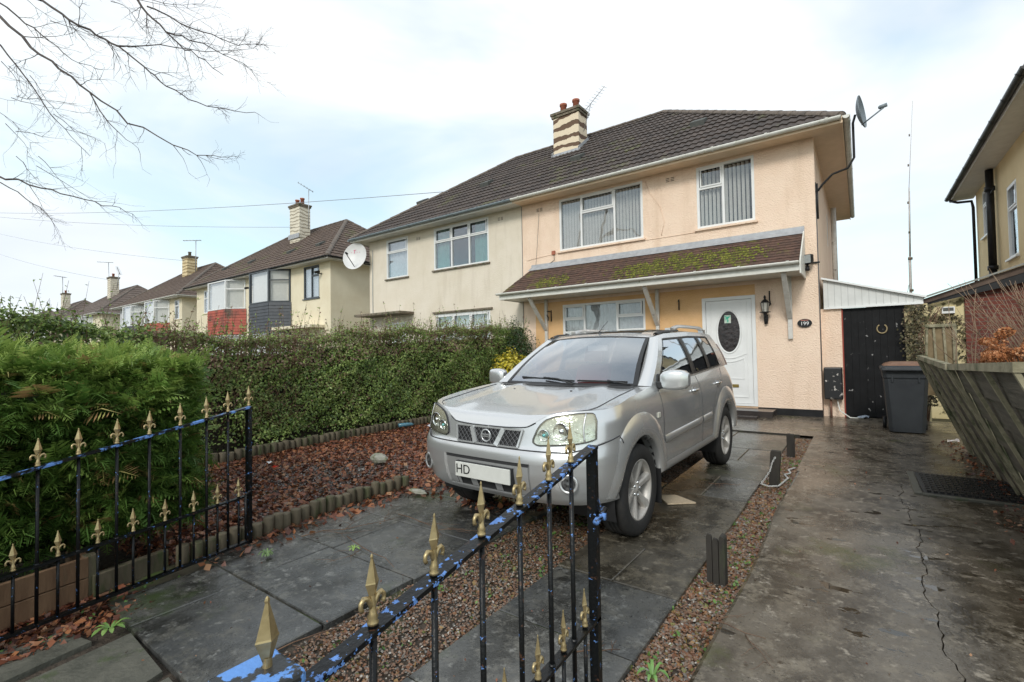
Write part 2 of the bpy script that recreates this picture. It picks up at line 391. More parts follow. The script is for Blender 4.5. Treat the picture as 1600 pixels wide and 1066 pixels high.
b.grid([[(crack_x(y)+0.0005, y, gz(y)-0.03), (crack_x(y)+0.0015+0.003*math.sin(y*27)**2, y, gz(y)+0.010), (1.6, y, gz(y)+0.010)] for y in ys], sm=False)
tag(b.build('path_extension', M['concrete']), kind='structure')

# slabs of the driveway
def slab(b, x0, x1, y0, y1, mi, dz=0.0):
    g = 0.004; mi = mi if random.random() < 0.6 else mi + 2; t = [random.uniform(-0.003, 0.003) for _ in range(4)]
    def z(x, y, k): return gz(y) + dz + t[k]
    x0 += g; x1 -= g; y0 += g; y1 -= g
    v = [(x0,y0,z(0,y0,0)),(x1,y0,z(0,y0,1)),(x1,y1,z(0,y1,2)),(x0,y1,z(0,y1,3))]
    c = 0.006
    vi = [(x0+c,y0+c,v[0][2]+c*0.7),(x1-c,y0+c,v[1][2]+c*0.7),(x1-c,y1-c,v[2][2]+c*0.7),(x0+c,y1-c,v[3][2]+c*0.7)]
    lo = [(x,y,zz-0.05) for x,y,zz in v]
    b.add(lo+v+vi, [(0,1,5,4),(1,2,6,5),(2,3,7,6),(3,0,4,7),(4,5,9,8),(5,6,10,9),(6,7,11,10),(7,4,8,11),(8,9,10,11)], mi)
b = MB()
yl = [0.25, 0.87, 1.47, 2.08, 2.72, 3.42, 4.1, 4.8, 5.5, 6.2, 6.9, 7.6, 8.58]
for i in range(len(yl)-1):
    if i == 0: continue
    xm = -3.2 + (0.02 if i % 2 else -0.02)
    xr = -2.36 + 0.02*i if i < 6 else -2.24
    slab(b, -3.92 if yl[i] > 1.4 else -3.62, xm, yl[i], yl[i+1], 0); slab(b, xm, xr, yl[i], yl[i+1], 0)
yr = [0.25, 0.85, 1.45, 2.1, 2.74, 3.32, 3.99, 4.77, 5.57, 6.4, 7.2, 7.9, 8.58]
for i in range(len(yr)-1):
    mi = 1 if i in (4, 5, 6, 8, 9, 10, 11) else 0
    if i in (4, 7, 9): slab(b, -1.66, -1.27, yr[i], yr[i+1], 1); slab(b, -1.27, -0.87, yr[i], yr[i+1], mi)
    else: slab(b, -1.66, -0.87 + random.uniform(-0.01, 0.01), yr[i], yr[i+1], mi)
slab(b, -2.22, -1.66, 4.2, 5.0, 1); slab(b, -2.22, -1.66, 7.9, 8.58, 1)
M['slab_c'] = wet_concrete('wet_pale_slab', (0.070, 0.071, 0.067), (0.11, 0.107, 0.098), puddle=False, vs=1.3); M['slab_d'] = wet_concrete('wet_green_slab', (0.056, 0.056, 0.043), (0.088, 0.083, 0.064), puddle=False, vs=1.3)
tag(b.build('slab_driveway', [M['slab'], M['slab_b'], M['slab_c'], M['slab_d']]), kind='structure')
M['joint_s'] = pm('slab_joint_silt', (0.035,0.028,0.018), (0.075,0.065,0.04), 20, 0.7, c3=(0.06,0.09,0.02), p3=(0.5,0.62), s3=5)
sheet('driveway_bedding', -3.9, -2.375, 0.9, 8.57, -0.006, M['joint_s']); sheet('driveway_bedding', -1.655, -0.89, 0.26, 8.57, -0.006, M['joint_s'])
# mossy old slabs by the left gate
b = MB()
for q in ([(-3.05,0.42),(-2.5,0.5),(-2.62,0.84),(-3.12,0.86)], [(-2.48,0.3),(-1.9,0.35),(-1.95,0.83),(-2.55,0.84)], [(-3.5,0.35),(-3.12,0.3),(-3.2,0.72),(-3.45,0.66)]):
    b.prism([(x, y, gz(y)-0.03) for x, y in q], (0, 0, 0.027))
M['old_slab'] = pm('old_slab', (0.075, 0.075, 0.06), (0.12, 0.115, 0.09), 9, 0.5, 0.7, bump=0.006, bscale=50, c3=(0.05, 0.075, 0.02), p3=(0.56, 0.66), s3=4)
tag(b.build('stone_footpath', M['old_slab']), kind='structure')

def pebbles(name, area, n, size, cols, dz=0.0, seed=1, flat=0.6):
    rg = np.random.default_rng(seed); x0, x1, y0, y1 = area
    x = rg.uniform(x0, x1, n); y = rg.uniform(y0, y1, n)
    # keep more stones near the camera
    z = -0.01*(8-np.clip(y, 0, 8)) + dz - 0.02 + rg.uniform(-0.004, 0.008, n)
    s = rg.uniform(0.6, 1.4, n) * size
    O = np.array([(1,0,0),(0,1,0),(-1,0,0),(0,-1,0),(0,0,1),(0,0,-1)], float)
    F0 = np.array([(0,1,4),(1,2,4),(2,3,4),(3,0,4)])
    a = rg.uniform(0, 2*PI, n); ca, sa = np.cos(a), np.sin(a)
    V = np.repeat(O[None], n, 0) * s[:, None, None] * np.array([1, 0.72, flat]) * rg.uniform(0.75, 1.25, (n, 6, 1))
    X = V[..., 0]*ca[:, None] - V[..., 1]*sa[:, None]; Y = V[..., 0]*sa[:, None] + V[..., 1]*ca[:, None]
    Z = V[..., 2] + rg.normal(0, 0.25, n)[:, None]*X
    V = np.stack([X + x[:, None], Y + y[:, None], Z + z[:, None]], -1).reshape(-1, 3)
    F = (F0[None] + 6*np.arange(n)[:, None, None]).reshape(-1, 3)
    o = np_mesh(name, V, F, leaf_mat(name + '_mat', cols, 0.45, 0), np.repeat(rg.uniform(0, 1, n), 4), smooth=False)
    return tag(o, kind='stuff')
SC = [(0.0, (0.10, 0.05, 0.03)), (0.2, (0.20, 0.10, 0.055)), (0.42, (0.13, 0.10, 0.075)), (0.6, (0.26, 0.15, 0.09)), (0.8, (0.22, 0.20, 0.17)), (0.93, (0.10, 0.09, 0.08)), (1.0, (0.5, 0.46, 0.4))]
pebbles('middle_gravel', (-2.30, -1.64, 0.95, 3.3), 8000, 0.0080, SC, 0.0, 2)
pebbles('middle_gravel_far', (-2.24, -1.66, 3.3, 8.5), 7000, 0.012, SC, 0.0, 3)
pebbles('side_gravel', (-0.88, -0.61, 0.5, 4.2), 7500, 0.0095, SC, -0.005, 4)
pebbles('side_gravel_far', (-0.88, -0.61, 4.2, 8.5), 5000, 0.012, SC, -0.005, 5)
pebbles('bed_gravel', (-6.6, -4.0, 1.8, 6.5), 16000, 0.011, [(0, (0.07, 0.06, 0.055)), (0.6, (0.15, 0.13, 0.12)), (0.95, (0.25, 0.22, 0.2)), (1, (0.55, 0.52, 0.48))], 0.0, 6)

def litter(name, fn, n, size, cols, seed, lift=0.02):
    """curled dead leaves: each is a folded quad pair"""
    rg = np.random.default_rng(seed); P = fn(rg, n); n = len(P)
    N = norm(np.stack([rg.normal(0, 0.8, n), rg.normal(0, 0.8, n), np.ones(n)], 1))
    T = norm(np.cross(N, rg.normal(0, 1, (n, 3)))); B = np.cross(N, T)
    s = (rg.uniform(0.5, 1.5, n)*size)[:, None]; cu = rg.uniform(0.1, 0.9, n)[:, None]
    P = P + N*rg.uniform(0, lift, n)[:, None]
    a = P - T*s; c = P + T*s*0.9 + N*s*cu*0.5; b = P + B*s*0.6 + N*s*cu*0.5 + T*s*0.1; d = P - B*s*0.65 + N*s*cu*0.35; b2 = P + B*s*0.3 + T*s*0.5 + N*s*cu*.4
    V = np.stack([a, d, c, b2, b], 1).reshape(-1, 3); i = 5*np.arange(n)[:, None]
    F = np.concatenate([i+np.array([[0, 1, 2]]), i+np.array([[0, 2, 4]]), i+np.array([[2, 3, 4]])], 0)
    r = rg.uniform(0, 1, n)
    return tag(np_mesh(name, V, F, leaf_mat(name+'_mat', cols, 0.5, 0.15), np.concatenate([r, r, r])), kind='stuff')
LC = [(0.0, (0.05, 0.018, 0.012)), (0.3, (0.12, 0.038, 0.02)), (0.55, (0.23, 0.075, 0.035)), (0.78, (0.36, 0.145, 0.06)), (0.9, (0.17, 0.095, 0.06)), (1.0, (0.42, 0.23, 0.12))]
def on_ground(x, y, z=0.0): return np.stack([x, y, -0.01*(8-np.clip(y, 0, 8)) - 0.03 + z], 1)
def bed(rg, n):
    x = rg.uniform(-7.2, -3.9, n); y = rg.uniform(1.2, 8.4, n)
    # thin in the middle of the bed where the gravel shows
    d = np.exp(-((x+5.1)/0.75)**2 - ((y-3.4)/1.1)**2)
    k = rg.uniform(0, 1, n) > d*0.62
    return on_ground(x[k], y[k], 0.01)
litter('fallen_leaves', bed, 30000, 0.028, LC, 21)
def bedright(rg, n):
    x = -3.95 + np.abs(rg.normal(0, 0.16, n)); y = rg.uniform(1.4, 7.5, n); return on_ground(x, y, 0.035)
litter('leaves_on_drive_edge', bedright, 1500, 0.028, LC, 22)
def bed3(rg, n):
    x = rg.uniform(-4.2, -3.3, n); y = 0.32 + rg.beta(1.2, 1.6, n)*0.75; return on_ground(x, y, 0.015)
litter('leaves_under_gate', bed3, 1800, 0.022, LC, 23)
def far_left(rg, n):
    x = rg.uniform(-4.0, -2.3, n); y = rg.uniform(3.3, 8.4, n); return on_ground(x, y, 0.035)
litter('leaves_beside_car', far_left, 2200, 0.03, LC, 27)
def strips(rg, n):
    x = rg.uniform(-0.88, -0.60, n); y = rg.uniform(0.4, 8.5, n)
    x2 = rg.uniform(-2.3, -1.66, n//3); y2 = 0.95 + rg.beta(1, 1.5, n//3)*4
    return on_ground(np.r_[x, x2], np.r_[y, y2], 0.004)
litter('leaf_bits_on_gravel', strips, 6500, 0.014, [(0, (0.10, 0.04, 0.02)), (0.5, (0.25, 0.11, 0.05)), (0.8, (0.30, 0.18, 0.07)), (1, (0.12, 0.17, 0.04))], 24, 0.008)
def rightside(rg, n):
    y = rg.uniform(2.4, 9, n); x = 1.02 + rg.normal(0, 0.10, n) + (y < 5)*0.0; return on_ground(x, y, 0.045)
litter('leaves_along_fence', rightside, 700, 0.018, LC, 25)
def scattered(rg, n):
    x = rg.uniform(-3.8, 1.0, n); y = rg.uniform(0.6, 7, n); k = ~((x > -3.2) & (x < -1.0) & (y > 2.6)); return on_ground(x[k], y[k], 0.045)
litter('scattered_leaf_crumbs', scattered, 260, 0.009, LC, 26, 0.004)

# tiny green weeds
def weeds(rg, n):
    x = np.r_[rg.uniform(-0.88, -0.62, n//2), rg.uniform(-2.3, -1.66, n//3), rg.uniform(-4.3, -3.4, n//4)]
    y = np.r_[rg.uniform(0.8, 7, n//2), rg.uniform(1, 4, n//3), rg.uniform(0.4, 2.2, n//4)]
    k = 5; x = np.repeat(x, k) + rg.normal(0, 0.015, len(x)*k); y = np.repeat(y, k) + rg.normal(0, 0.02, len(y)*k)
    return on_ground(x, y, 0.015)
litter('small_green_weeds', weeds, 170, 0.011, [(0, (0.05, 0.12, 0.02)), (1, (0.13, 0.24, 0.05))], 28, 0.02)

# ------------------------------------------------------------ houses
def wall_sheet(b, axis, c, a0, a1, z0, z1, holes, mi=0, depth=0.07, sgn=1):
    """wall face on plane axis=c from a0..a1; openings with reveals going inwards (sgn = direction into the wall)"""
    xs = sorted({a0, a1, *[h[0] for h in holes], *[h[1] for h in holes]})
    zs = sorted({z0, z1, *[h[2] for h in holes], *[h[3] for h in holes]})
    def P(a, z, d=0):
        return (a, c + d*sgn, z) if axis == 'y' else (c + d*sgn, a, z)
    for i in range(len(xs)-1):
        for j in range(len(zs)-1):
            mx_, mz = (xs[i]+xs[i+1])/2, (zs[j]+zs[j+1])/2
            if any(h[0] < mx_ < h[1] and h[2] < mz < h[3] for h in holes): continue
            b.add([P(xs[i],zs[j]),P(xs[i+1],zs[j]),P(xs[i+1],zs[j+1]),P(xs[i],zs[j+1])], [(0,1,2,3)], mi)
    for h in holes:
        q = [(h[0],h[2]),(h[1],h[2]),(h[1],h[3]),(h[0],h[3])]
        for k in range(4):
            p, r = q[k], q[(k+1) % 4]
            b.add([P(*p),P(*r),P(*r,depth),P(*p,depth)], [(0,1,2,3)], mi)

def tiled(b, A, B, C, D, gauge=0.32, rib=0.15, amp=0.022, lift=0.040, mi=0):
    """courses of ribbed interlocking tiles on the trapezoid A(low left) B(low right) C(up right) D(up left)"""
    A, B, C, D = map(Vector, (A, B, C, D)); ex = (B-A).normalized()
    nrm = ex.cross((D-A)).normalized()
    if nrm.z < 0: nrm = -nrm
    es = nrm.cross(ex).normalized()
    if es.z < 0: es = -es
    L = (D-A).dot(es); w0 = (B-A).dot(ex); dl = (D-A).dot(ex); dr = (C-A).dot(ex)
    n = max(2, round(L/gauge)); st = rib/4
    for i in range(n):
        s0 = L*i/n; s1 = L*(i+1)/n; f0_, f1_ = s0/L, s1/L
        l0, l1 = dl*f0_, dl*f1_; q0 = w0 + (dr-w0)*f0_; q1 = w0 + (dr-w0)*f1_
        k0 = math.ceil(min(l0, l1)/st); k1 = math.floor(max(q0, q1)/st)
        xs = [min(l0, l1)] + [k*st for k in range(k0, k1+1)] + [max(q0, q1)]
        rows = []
        jit = random.uniform(-0.004, 0.004)
        for (s, lo, hi, h) in ((s0, l0, q0, 0.0), (s0 - 0.012, l0, q0, 1.0), (s1, l1, q1, 0.25)):
            row = []
            for x in xs:
                xx = min(max(x, lo), hi)
                wv = (0, 0.9, 1.0, 0.35)[int(round(x/st)) % 4] * amp
                z = 0 if h == 0 else (lift + jit)*h + wv
                row.append(A + ex*xx + es*s + nrm*z)
            rows.append(row)
        b.grid(rows, mi, sm=False)

def window(parent, x0, x1, z0, z1, y, cols, fr, back=None, sill=None, fw=0.055, axis='y', sgn=1, depth=0.05, backmat=None):
    """cols: list of (width share, [pane height shares from the bottom]); sgn = direction into the wall"""
    def bx(b, a0, a1, d0, d1, zz0, zz1, mi=0):
        if axis == 'y': b.box(a0, a1, min(y+d0*sgn, y+d1*sgn), max(y+d0*sgn, y+d1*sgn), zz0, zz1, mi)
        else: b.box(min(y+d0*sgn, y+d1*sgn), max(y+d0*sgn, y+d1*sgn), a0, a1, zz0, zz1, mi)
    b = MB(); g = MB(); bk = MB()
    d = depth; t = 0.045
    bx(b, x0, x1, d-t, d+0.03, z0, z0+fw); bx(b, x0, x1, d-t, d+0.03, z1-fw, z1)
    bx(b, x0, x0+fw, d-t, d+0.03, z0+fw, z1-fw); bx(b, x1-fw, x1, d-t, d+0.03, z0+fw, z1-fw)
    tot = sum(c[0] for c in cols); xi = x0+fw; W = x1-x0-2*fw
    for ci, (w, rows) in enumerate(cols):
        xa = xi; xb = xi + W*w/tot
        if ci: bx(b, xa-fw*0.45, xa+fw*0.45, d-t+0.003, d+0.027, z0+fw, z1-fw)
        rt = sum(rows); za = z0+fw; H_ = z1-z0-2*fw
        for ri, rsh in enumerate(rows):
            zb = za + H_*rsh/rt
            if ri: bx(b, xa+fw*0.45 if ci else xa, xb-fw*0.45 if ci < len(cols)-1 else xb, d-t+0.005, d+0.025, za-fw*0.45, za+fw*0.45)
            bx(g, xa+0.004, xb-0.004, d-0.008, d-0.002, za+0.004, zb-0.004)
            if len(rows) > 1 and ri == len(rows)-1:   # opening light with its own proud sash
                o_ = fw*0.4
                for q in ((xa+o_, xb-o_, za+o_, za+o_+0.03), (xa+o_, xb-o_, zb-0.035, zb-0.004), (xa+o_, xa+o_+0.03, za+o_+0.03, zb-0.035), (xb-o_-0.03, xb-o_, za+o_+0.03, zb-0.035)):
                    bx(b, q[0], q[1], d-t-0.012, d-t+0.002, q[2], q[3])
            za = zb
        xi = xb
    w_ = b.build('window', fr, parent)
    g.build('pane', M['glass'], w_)
    # blind or curtain behind
    if back == 'blind':
        n = int((x1-x0-0.1)/0.085)
        for i in range(n):
            a = x0+0.06+i*0.085; tw = 0.055
            if axis == 'y': bk.add([(a, y+(d+0.06)*sgn, z0+0.06),(a+0.050, y+(d+0.06+tw)*sgn, z0+0.06),(a+0.050, y+(d+0.06+tw)*sgn, z1-0.05),(a, y+(d+0.06)*sgn, z1-0.05)], [(0,1,2,3)])
            else: bk.add([(y+(d+0.06)*sgn, a, z0+0.06),(y+(d+0.06+tw)*sgn, a+0.075, z0+0.06),(y+(d+0.06+tw)*sgn, a+0.075, z1-0.05),(y+(d+0.06)*sgn, a, z1-0.05)], [(0,1,2,3)])
        bk.build('blind', backmat or M['blind'], w_)
    elif back in ('net', 'curtain'):
        segs = [(x0+0.05, x1-0.05)] if back == 'net' else [(x0+0.05, x0+0.05+(x1-x0)*0.22), (x1-0.05-(x1-x0)*0.26, x1-0.05)]
        for (sa, sb) in segs:
            n = max(4, int((sb-sa)/0.03)); rows = []
            for zz in (z0+0.05, z1-0.05):
                rows.append([((sa+(sb-sa)*i/n, y+(d+0.09+0.02*math.sin(i*1.7)+0.01*math.sin(i*0.6))*sgn, zz) if axis == 'y' else (y+(d+0.09+0.02*math.sin(i*1.7))*sgn, sa+(sb-sa)*i/n, zz)) for i in range(n+1)])
            bk.grid(rows)
        bk.build('curtain', backmat or (M['net'] if back == 'net' else M['curtain']), w_)
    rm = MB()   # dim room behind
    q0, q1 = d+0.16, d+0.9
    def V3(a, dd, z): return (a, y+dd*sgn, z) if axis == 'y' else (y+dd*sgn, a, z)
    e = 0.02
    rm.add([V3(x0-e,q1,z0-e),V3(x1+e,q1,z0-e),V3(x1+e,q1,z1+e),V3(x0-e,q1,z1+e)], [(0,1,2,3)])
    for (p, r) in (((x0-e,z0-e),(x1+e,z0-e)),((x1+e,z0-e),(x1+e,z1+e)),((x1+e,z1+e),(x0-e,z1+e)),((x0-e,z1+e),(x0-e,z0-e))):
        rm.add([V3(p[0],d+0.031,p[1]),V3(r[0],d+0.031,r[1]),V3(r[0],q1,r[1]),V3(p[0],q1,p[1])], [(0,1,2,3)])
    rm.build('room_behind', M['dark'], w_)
    if sill:
        s = MB(); bx(s, x0-0.05, x1+0.05, -0.06, 0.04, z0-0.045, z0-0.002); s.build('window_sill', sill, w_)
    return w_

def gutter(b, p0, p1, r=0.06, out=(0,-1,0), mi=0, clips=0.9, cm=0):
    """half round gutter with clips"""
    p0, p1 = Vector(p0), Vector(p1); d = (p1-p0); L = d.length; d.normalize(); out = Vector(out); up = Vector((0,0,1))
    n = 8; prof = [(math.cos(PI + PI*k/n)*r, math.sin(PI + PI*k/n)*r) for k in range(n+1)]
    prof2 = [(x*0.88, z*0.88) for x, z in prof]
    rows = []
    for x, z in prof + prof2[::-1]:
        rows.append([p0 + out*x + up*z, p1 + out*x + up*z])
    rows.append(rows[0]); b.grid(rows, mi)
    for e_, s_ in ((p0, 1), (p1, -1)):      # stop ends
        b.prism([e_ + out*x + up*z for x, z in prof], d*(0.01*s_), mi)
    k = max(1, int(L/clips))
    for i in range(k+1):
        c = p0 + d*(L*(i+0.25)/(k+0.5))
        rr = r*1.12; pr = [(math.cos(PI + PI*j/n)*rr, math.sin(PI + PI*j/n)*rr) for j in range(n+1)]
        b.grid([[c + out*x + up*z, c + d*0.05 + out*x + up*z] for x, z in pr] + [[c + out*rr*1 + up*0.012, c + d*0.05 + out*rr + up*0.012]], cm)

def cap_line(b, p0, p1, r=0.11, mi=0, seg=0.42):
    """half round ridge or hip tiles, one after another"""
    p0, p1 = Vector(p0), Vector(p1); d = p1-p0; L = d.length; d.normalize(); n = max(1, round(L/seg))
    side = d.cross(Vector((0,0,1))).normalized(); up = side.cross(d)
    for i in range(n):
        a = p0 + d*(L*i/n); c = p0 + d*(L*(i+1)/n + 0.02); rows = []
        for q, rr in ((a, r), (c, r*0.9)):
            rows.append([q + side*(math.cos(PI*k/8)*rr) + up*(math.sin(PI*k/8)*rr*0.8 + random.uniform(-0.003, 0.003)) for k in range(9)])
        b.grid(rows, mi, sm=False)
        b.add(rows[0] + [rows[0][0] - up*0.03], [tuple(range(9))], mi)

def half_house(name, label, xs, xe, yf, depth, wallm, roofm, ez=5.55, oh=0.47, pitch=0.765, hipx=0.42, group='semi-detached houses along the street', front=(), side=(), gut=None, gb=None, rib=0.15, cat='house', sofm=None, gauge=0.32, base=None, eave_y=None, ridgem=None):
    """one half of a hipped pair: party wall at xs, free end at xe. front/side: openings (a0,a1,z0,z1)"""
    s = 1 if xe > xs else -1
    t = thing(name, label, cat, ((xs+xe)/2, yf, 0), 0, group)
    yb = yf + depth; zt = ez - 0.02
    b = MB(); lo, hi = min(xs, xe), max(xs, xe)
    wall_sheet(b, 'y', yf, lo, hi, -0.1, zt, front, sgn=1)
    wall_sheet(b, 'x', xe, yf, yb, -0.1, zt, side, sgn=-s)
    b.add([(lo,yb,-0.1),(hi,yb,-0.1),(hi,yb,zt),(lo,yb,zt)], [(0,1,2,3)])
    b.build('wall', wallm, t)
    # roof
    ye, yr, ybk = yf-oh, yf+depth/2, yb+oh
    run = yr-ye; zr = ez + run*pitch; xo = xe + s*oh; xr = xo - s*(run+hipx)
    r = MB(); E_ = 0.05
    A, B_, C_, D_ = (xs,ye,ez+E_), (xo,ye,ez+E_), (xr,yr,zr+E_), (xs,yr,zr+E_)
    if s > 0: tiled(r, A, B_, C_, D_, rib=rib, gauge=gauge)
    else: tiled(r, B_, A, D_, C_, rib=rib, gauge=gauge)
    tiled(r, (xo,ye,ez+E_), (xo,ybk,ez+E_), (xr,yr,zr+E_), (xr,yr,zr+E_), rib=rib, gauge=gauge)
    r.add([(xs,ybk,ez+E_),(xo,ybk,ez+E_),(xr,yr,zr+E_),(xs,yr,zr+E_)], [(0,1,2,3)])
    rf = r.build('roof', roofm, t)
    c = MB(); cap_line(c, (xr,yr,zr+0.05), (xs,yr,zr+0.05)); cap_line(c, (xo,ye,ez+0.06), (xr,yr,zr+0.06)); cap_line(c, (xo,ybk,ez+0.06), (xr,yr,zr+0.06))
    for p_, q_ in (((xo,ye,ez+0.05),(xr,yr,zr+0.05)), ((xo,ybk,ez+0.05),(xr,yr,zr+0.05)), ((xr,yr,zr+0.04),(xs,yr,zr+0.04))): c.tube([p_, q_], 0.085, 6)
    c.build('ridge_tiles', ridgem or M['ridge'], rf)
    # soffit and fascia
    f = MB(); x0, x1 = min(xs, xo), max(xs, xo)
    f.box(x0, x1, ye+0.02, yf+0.02, ez-0.03, ez-0.01); f.box(x0, x1, ye, ye+0.02, ez-0.06, ez+0.07)
    xa, xb = sorted((xe - s*0.02, xo)); f.box(xa, xb, yf+0.021, ybk, ez-0.03, ez-0.01)
    xa, xb = sorted((xo, xo + s*0.02)); f.box(xa, xb, ye, ybk, ez-0.06, ez+0.07)
    f.build('soffit', sofm or M['soffit'], t)
    g = MB(); gutter(g, (x0+0.0,ye-0.055,ez+0.045), (x1,ye-0.055,ez+0.045), clips=1.0)
    if gut is not None: gm = gut
    else: gm = M['gut_w']
    gutter(g, (xo+s*0.075,ye-0.05,ez+0.045), (xo+s*0.075,ybk,ez+0.045), out=(s,0,0), clips=1.0)
    g.build('gutter', gm, t)
    t['zr'] = 0; del t['zr']
    return t, dict(ye=ye, yr=yr, zr=zr, xo=xo, xr=xr, rf=rf, s=s, ez=ez, pitch=pitch)

def chimney(parent, x, y, w, d, z0, z1, mat, potmat, pots=2, flashing=None):
    b = MB(); b.box(x-w/2, x+w/2, y-d/2, y+d/2, z0, z1)
    ch = b.build('chimney', mat, parent, bevel=0.015)
    c = MB(); c.box(x-w/2-0.07, x+w/2+0.07, y-d/2-0.07, y+d/2+0.07, z1+0.003, z1+0.09); c.box(x-w/2-0.04, x+w/2+0.04, y-d/2-0.04, y+d/2+0.04, z1-0.08, z1+0.003)
    c.box(x-w/2+0.05, x+w/2-0.05, y-d/2+0.05, y+d/2-0.05, z1+0.09, z1+0.13)
    c.build('chimney_cap', M['capstone'], ch, bevel=0.01)
    for k in range(pots):
        px = x + (k-(pots-1)/2)*w*0.5 if pots > 1 else x
        p = MB(); p.lathe([(0.0,0.03),(0.105,0.03),(0.10,0.30),(0.125,0.31),(0.125,0.37),(0.09,0.37),(0.085,0.2),(0,0.2)], (px, y, z1+0.10), n=16)
        p.build('chimney_pot', potmat, ch)
    return ch

def roof_vent(parent, x, y, ez, ye, pitch):
    z = ez + 0.05 + (y-ye)*pitch
    b = MB(); dy = 0.15; 
    P = [(x-0.17,y-dy,z-dy*pitch+0.19),(x+0.17,y-dy,z-dy*pitch+0.19),(x+0.17,y+dy*1.2,z+dy*1.2*pitch+0.12),(x-0.17,y+dy*1.2,z+dy*1.2*pitch+0.12)]
    b.prism(P, (0, 0.05, -0.14)); b.build('roof_vent', M['ventm'], parent, bevel=0.012)
M['capstone'] = pm('capstone', (0.14, 0.11, 0.08), (0.24, 0.20, 0.15), 14, 0.9, bump=0.01, bscale=30, c3=(0.06, 0.07, 0.03), p3=(0.5, 0.65), s3=6)
M['ventm'] = pm('vent_plastic', (0.06, 0.065, 0.06), (0.10, 0.10, 0.09), 9, 0.7)

# chimney with spalled render bands
def spalled(name, paint, brick, sc_z=7.0, thr=(0.52, 0.56)):
    m = bpy.data.materials.new(name); m.use_nodes = True; nt = m.node_tree; b = nt.nodes['Principled BSDF']; b.inputs['Roughness'].default_value = 0.9
    g = nt.nodes.new('ShaderNodeNewGeometry')
    w = nt.nodes.new('ShaderNodeTexWave'); w.bands_direction = 'Z'; w.inputs['Scale'].default_value = sc_z/20*2.4; w.inputs['Distortion'].default_value = 6.5; w.inputs['Detail'].default_value = 5; w.inputs['Detail Scale'].default_value = 0.9
    lk(nt, g.outputs['Position'], w.inputs[0])
    n = nt.nodes.new('ShaderNodeTexNoise'); n.inputs['Scale'].default_value = 2.6; n.inputs['Detail'].default_value = 6; lk(nt, g.outputs['Position'], n.inputs[0])
    mu = nt.nodes.new('ShaderNodeMath'); mu.operation = 'MULTIPLY_ADD'; mu.inputs[1].default_value = 0.55; lk(nt, w.outputs['Fac'], mu.inputs[0])
    m2 = nt.nodes.new('ShaderNodeMath'); m2.operation = 'MULTIPLY'; m2.inputs[1].default_value = 0.75; lk(nt, n.outputs[0], m2.inputs[0]); lk(nt, m2.outputs[0], mu.inputs[2])
    mr = nt.nodes.new('ShaderNodeMapRange'); mr.inputs[1].default_value = thr[0]+0.12; mr.inputs[2].default_value = thr[1]+0.12; lk(nt, mu.outputs[0], mr.inputs[0])
    mix = nt.nodes.new('ShaderNodeMix'); mix.data_type = 'RGBA'; mix.inputs[6].default_value = (*paint, 1); mix.inputs[7].default_value = (*brick, 1)
    lk(nt, mr.outputs[0], mix.inputs[0]); lk(nt, mix.outputs[2], b.inputs['Base Color'])
    bp = nt.nodes.new('ShaderNodeBump'); bp.invert = True; bp.inputs['Distance'].default_value = 0.03; lk(nt, mr.outputs[0], bp.inputs['Height']); lk(nt, bp.outputs[0], b.inputs['Normal'])
    return m
M['chim_a'] = spalled('spalled_chimney', (0.74, 0.62, 0.46), (0.14, 0.085, 0.055), 8, (0.60, 0.63))
M['chim_b'] = spalled('weathered_chimney', (0.70, 0.64, 0.52), (0.48, 0.42, 0.32), 14, (0.55, 0.80))
M['chim_c'] = spalled('stained_chimney', (0.68, 0.55, 0.33), (0.42, 0.31, 0.16), 10, (0.50, 0.75))

YF = 11.08; XS = -7.66; XE = -0.64; XW = -14.5; DEP = 7.35
# ---- peach house (right half)
wR = (-2.88, -1.71, 4.06, 5.45); wL = (-6.44, -4.13, 4.06, 5.45); wG = (-6.39, -4.13, 1.15, 2.62); dr = (-2.83, -1.76, 0.16, 2.50)
peach, pi_ = half_house('semi_detached_house', 'peach rendered semi with mossy tiled porch canopy and white oval glazed front door', XS, XE, YF, DEP, M['peach'], M['tile'],
    front=[wR, wL, wG, dr], side=[(15.3, 15.75, 4.1, 5.0)], gut=M['gut_w'], sofm=M['soffit_p'])
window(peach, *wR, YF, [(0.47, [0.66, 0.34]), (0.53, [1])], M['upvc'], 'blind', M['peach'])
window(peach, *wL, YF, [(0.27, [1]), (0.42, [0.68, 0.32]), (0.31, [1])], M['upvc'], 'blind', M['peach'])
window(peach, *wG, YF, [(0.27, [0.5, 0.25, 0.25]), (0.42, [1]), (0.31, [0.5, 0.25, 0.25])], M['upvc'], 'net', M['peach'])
window(peach, 15.3, 15.75, 4.1, 5.0, XE, [(1, [1])], M['upvc'], None, None, axis='x', sgn=-1)
# apricot sheet just proud of the wall: canopy shade painted as colour
b = MB(); wall_sheet(b, 'y', YF-0.004, -7.25, -1.76, 0.14, 2.72, [wG, dr], depth=0.004); b.build('canopy_shade_sheet', M['apricot'], peach)
b = MB(); b.box(-6.9, -2.83, YF-0.012, YF-0.0045, -0.02, 0.14); b.box(-1.76, XE+0.008, YF-0.012, YF-0.0045, -0.02, 0.15); b.box(XE+0.0045, XE+0.012, YF-0.012, YF+3, -0.02, 0.15); b.build('plinth', M['black_pl'], peach)
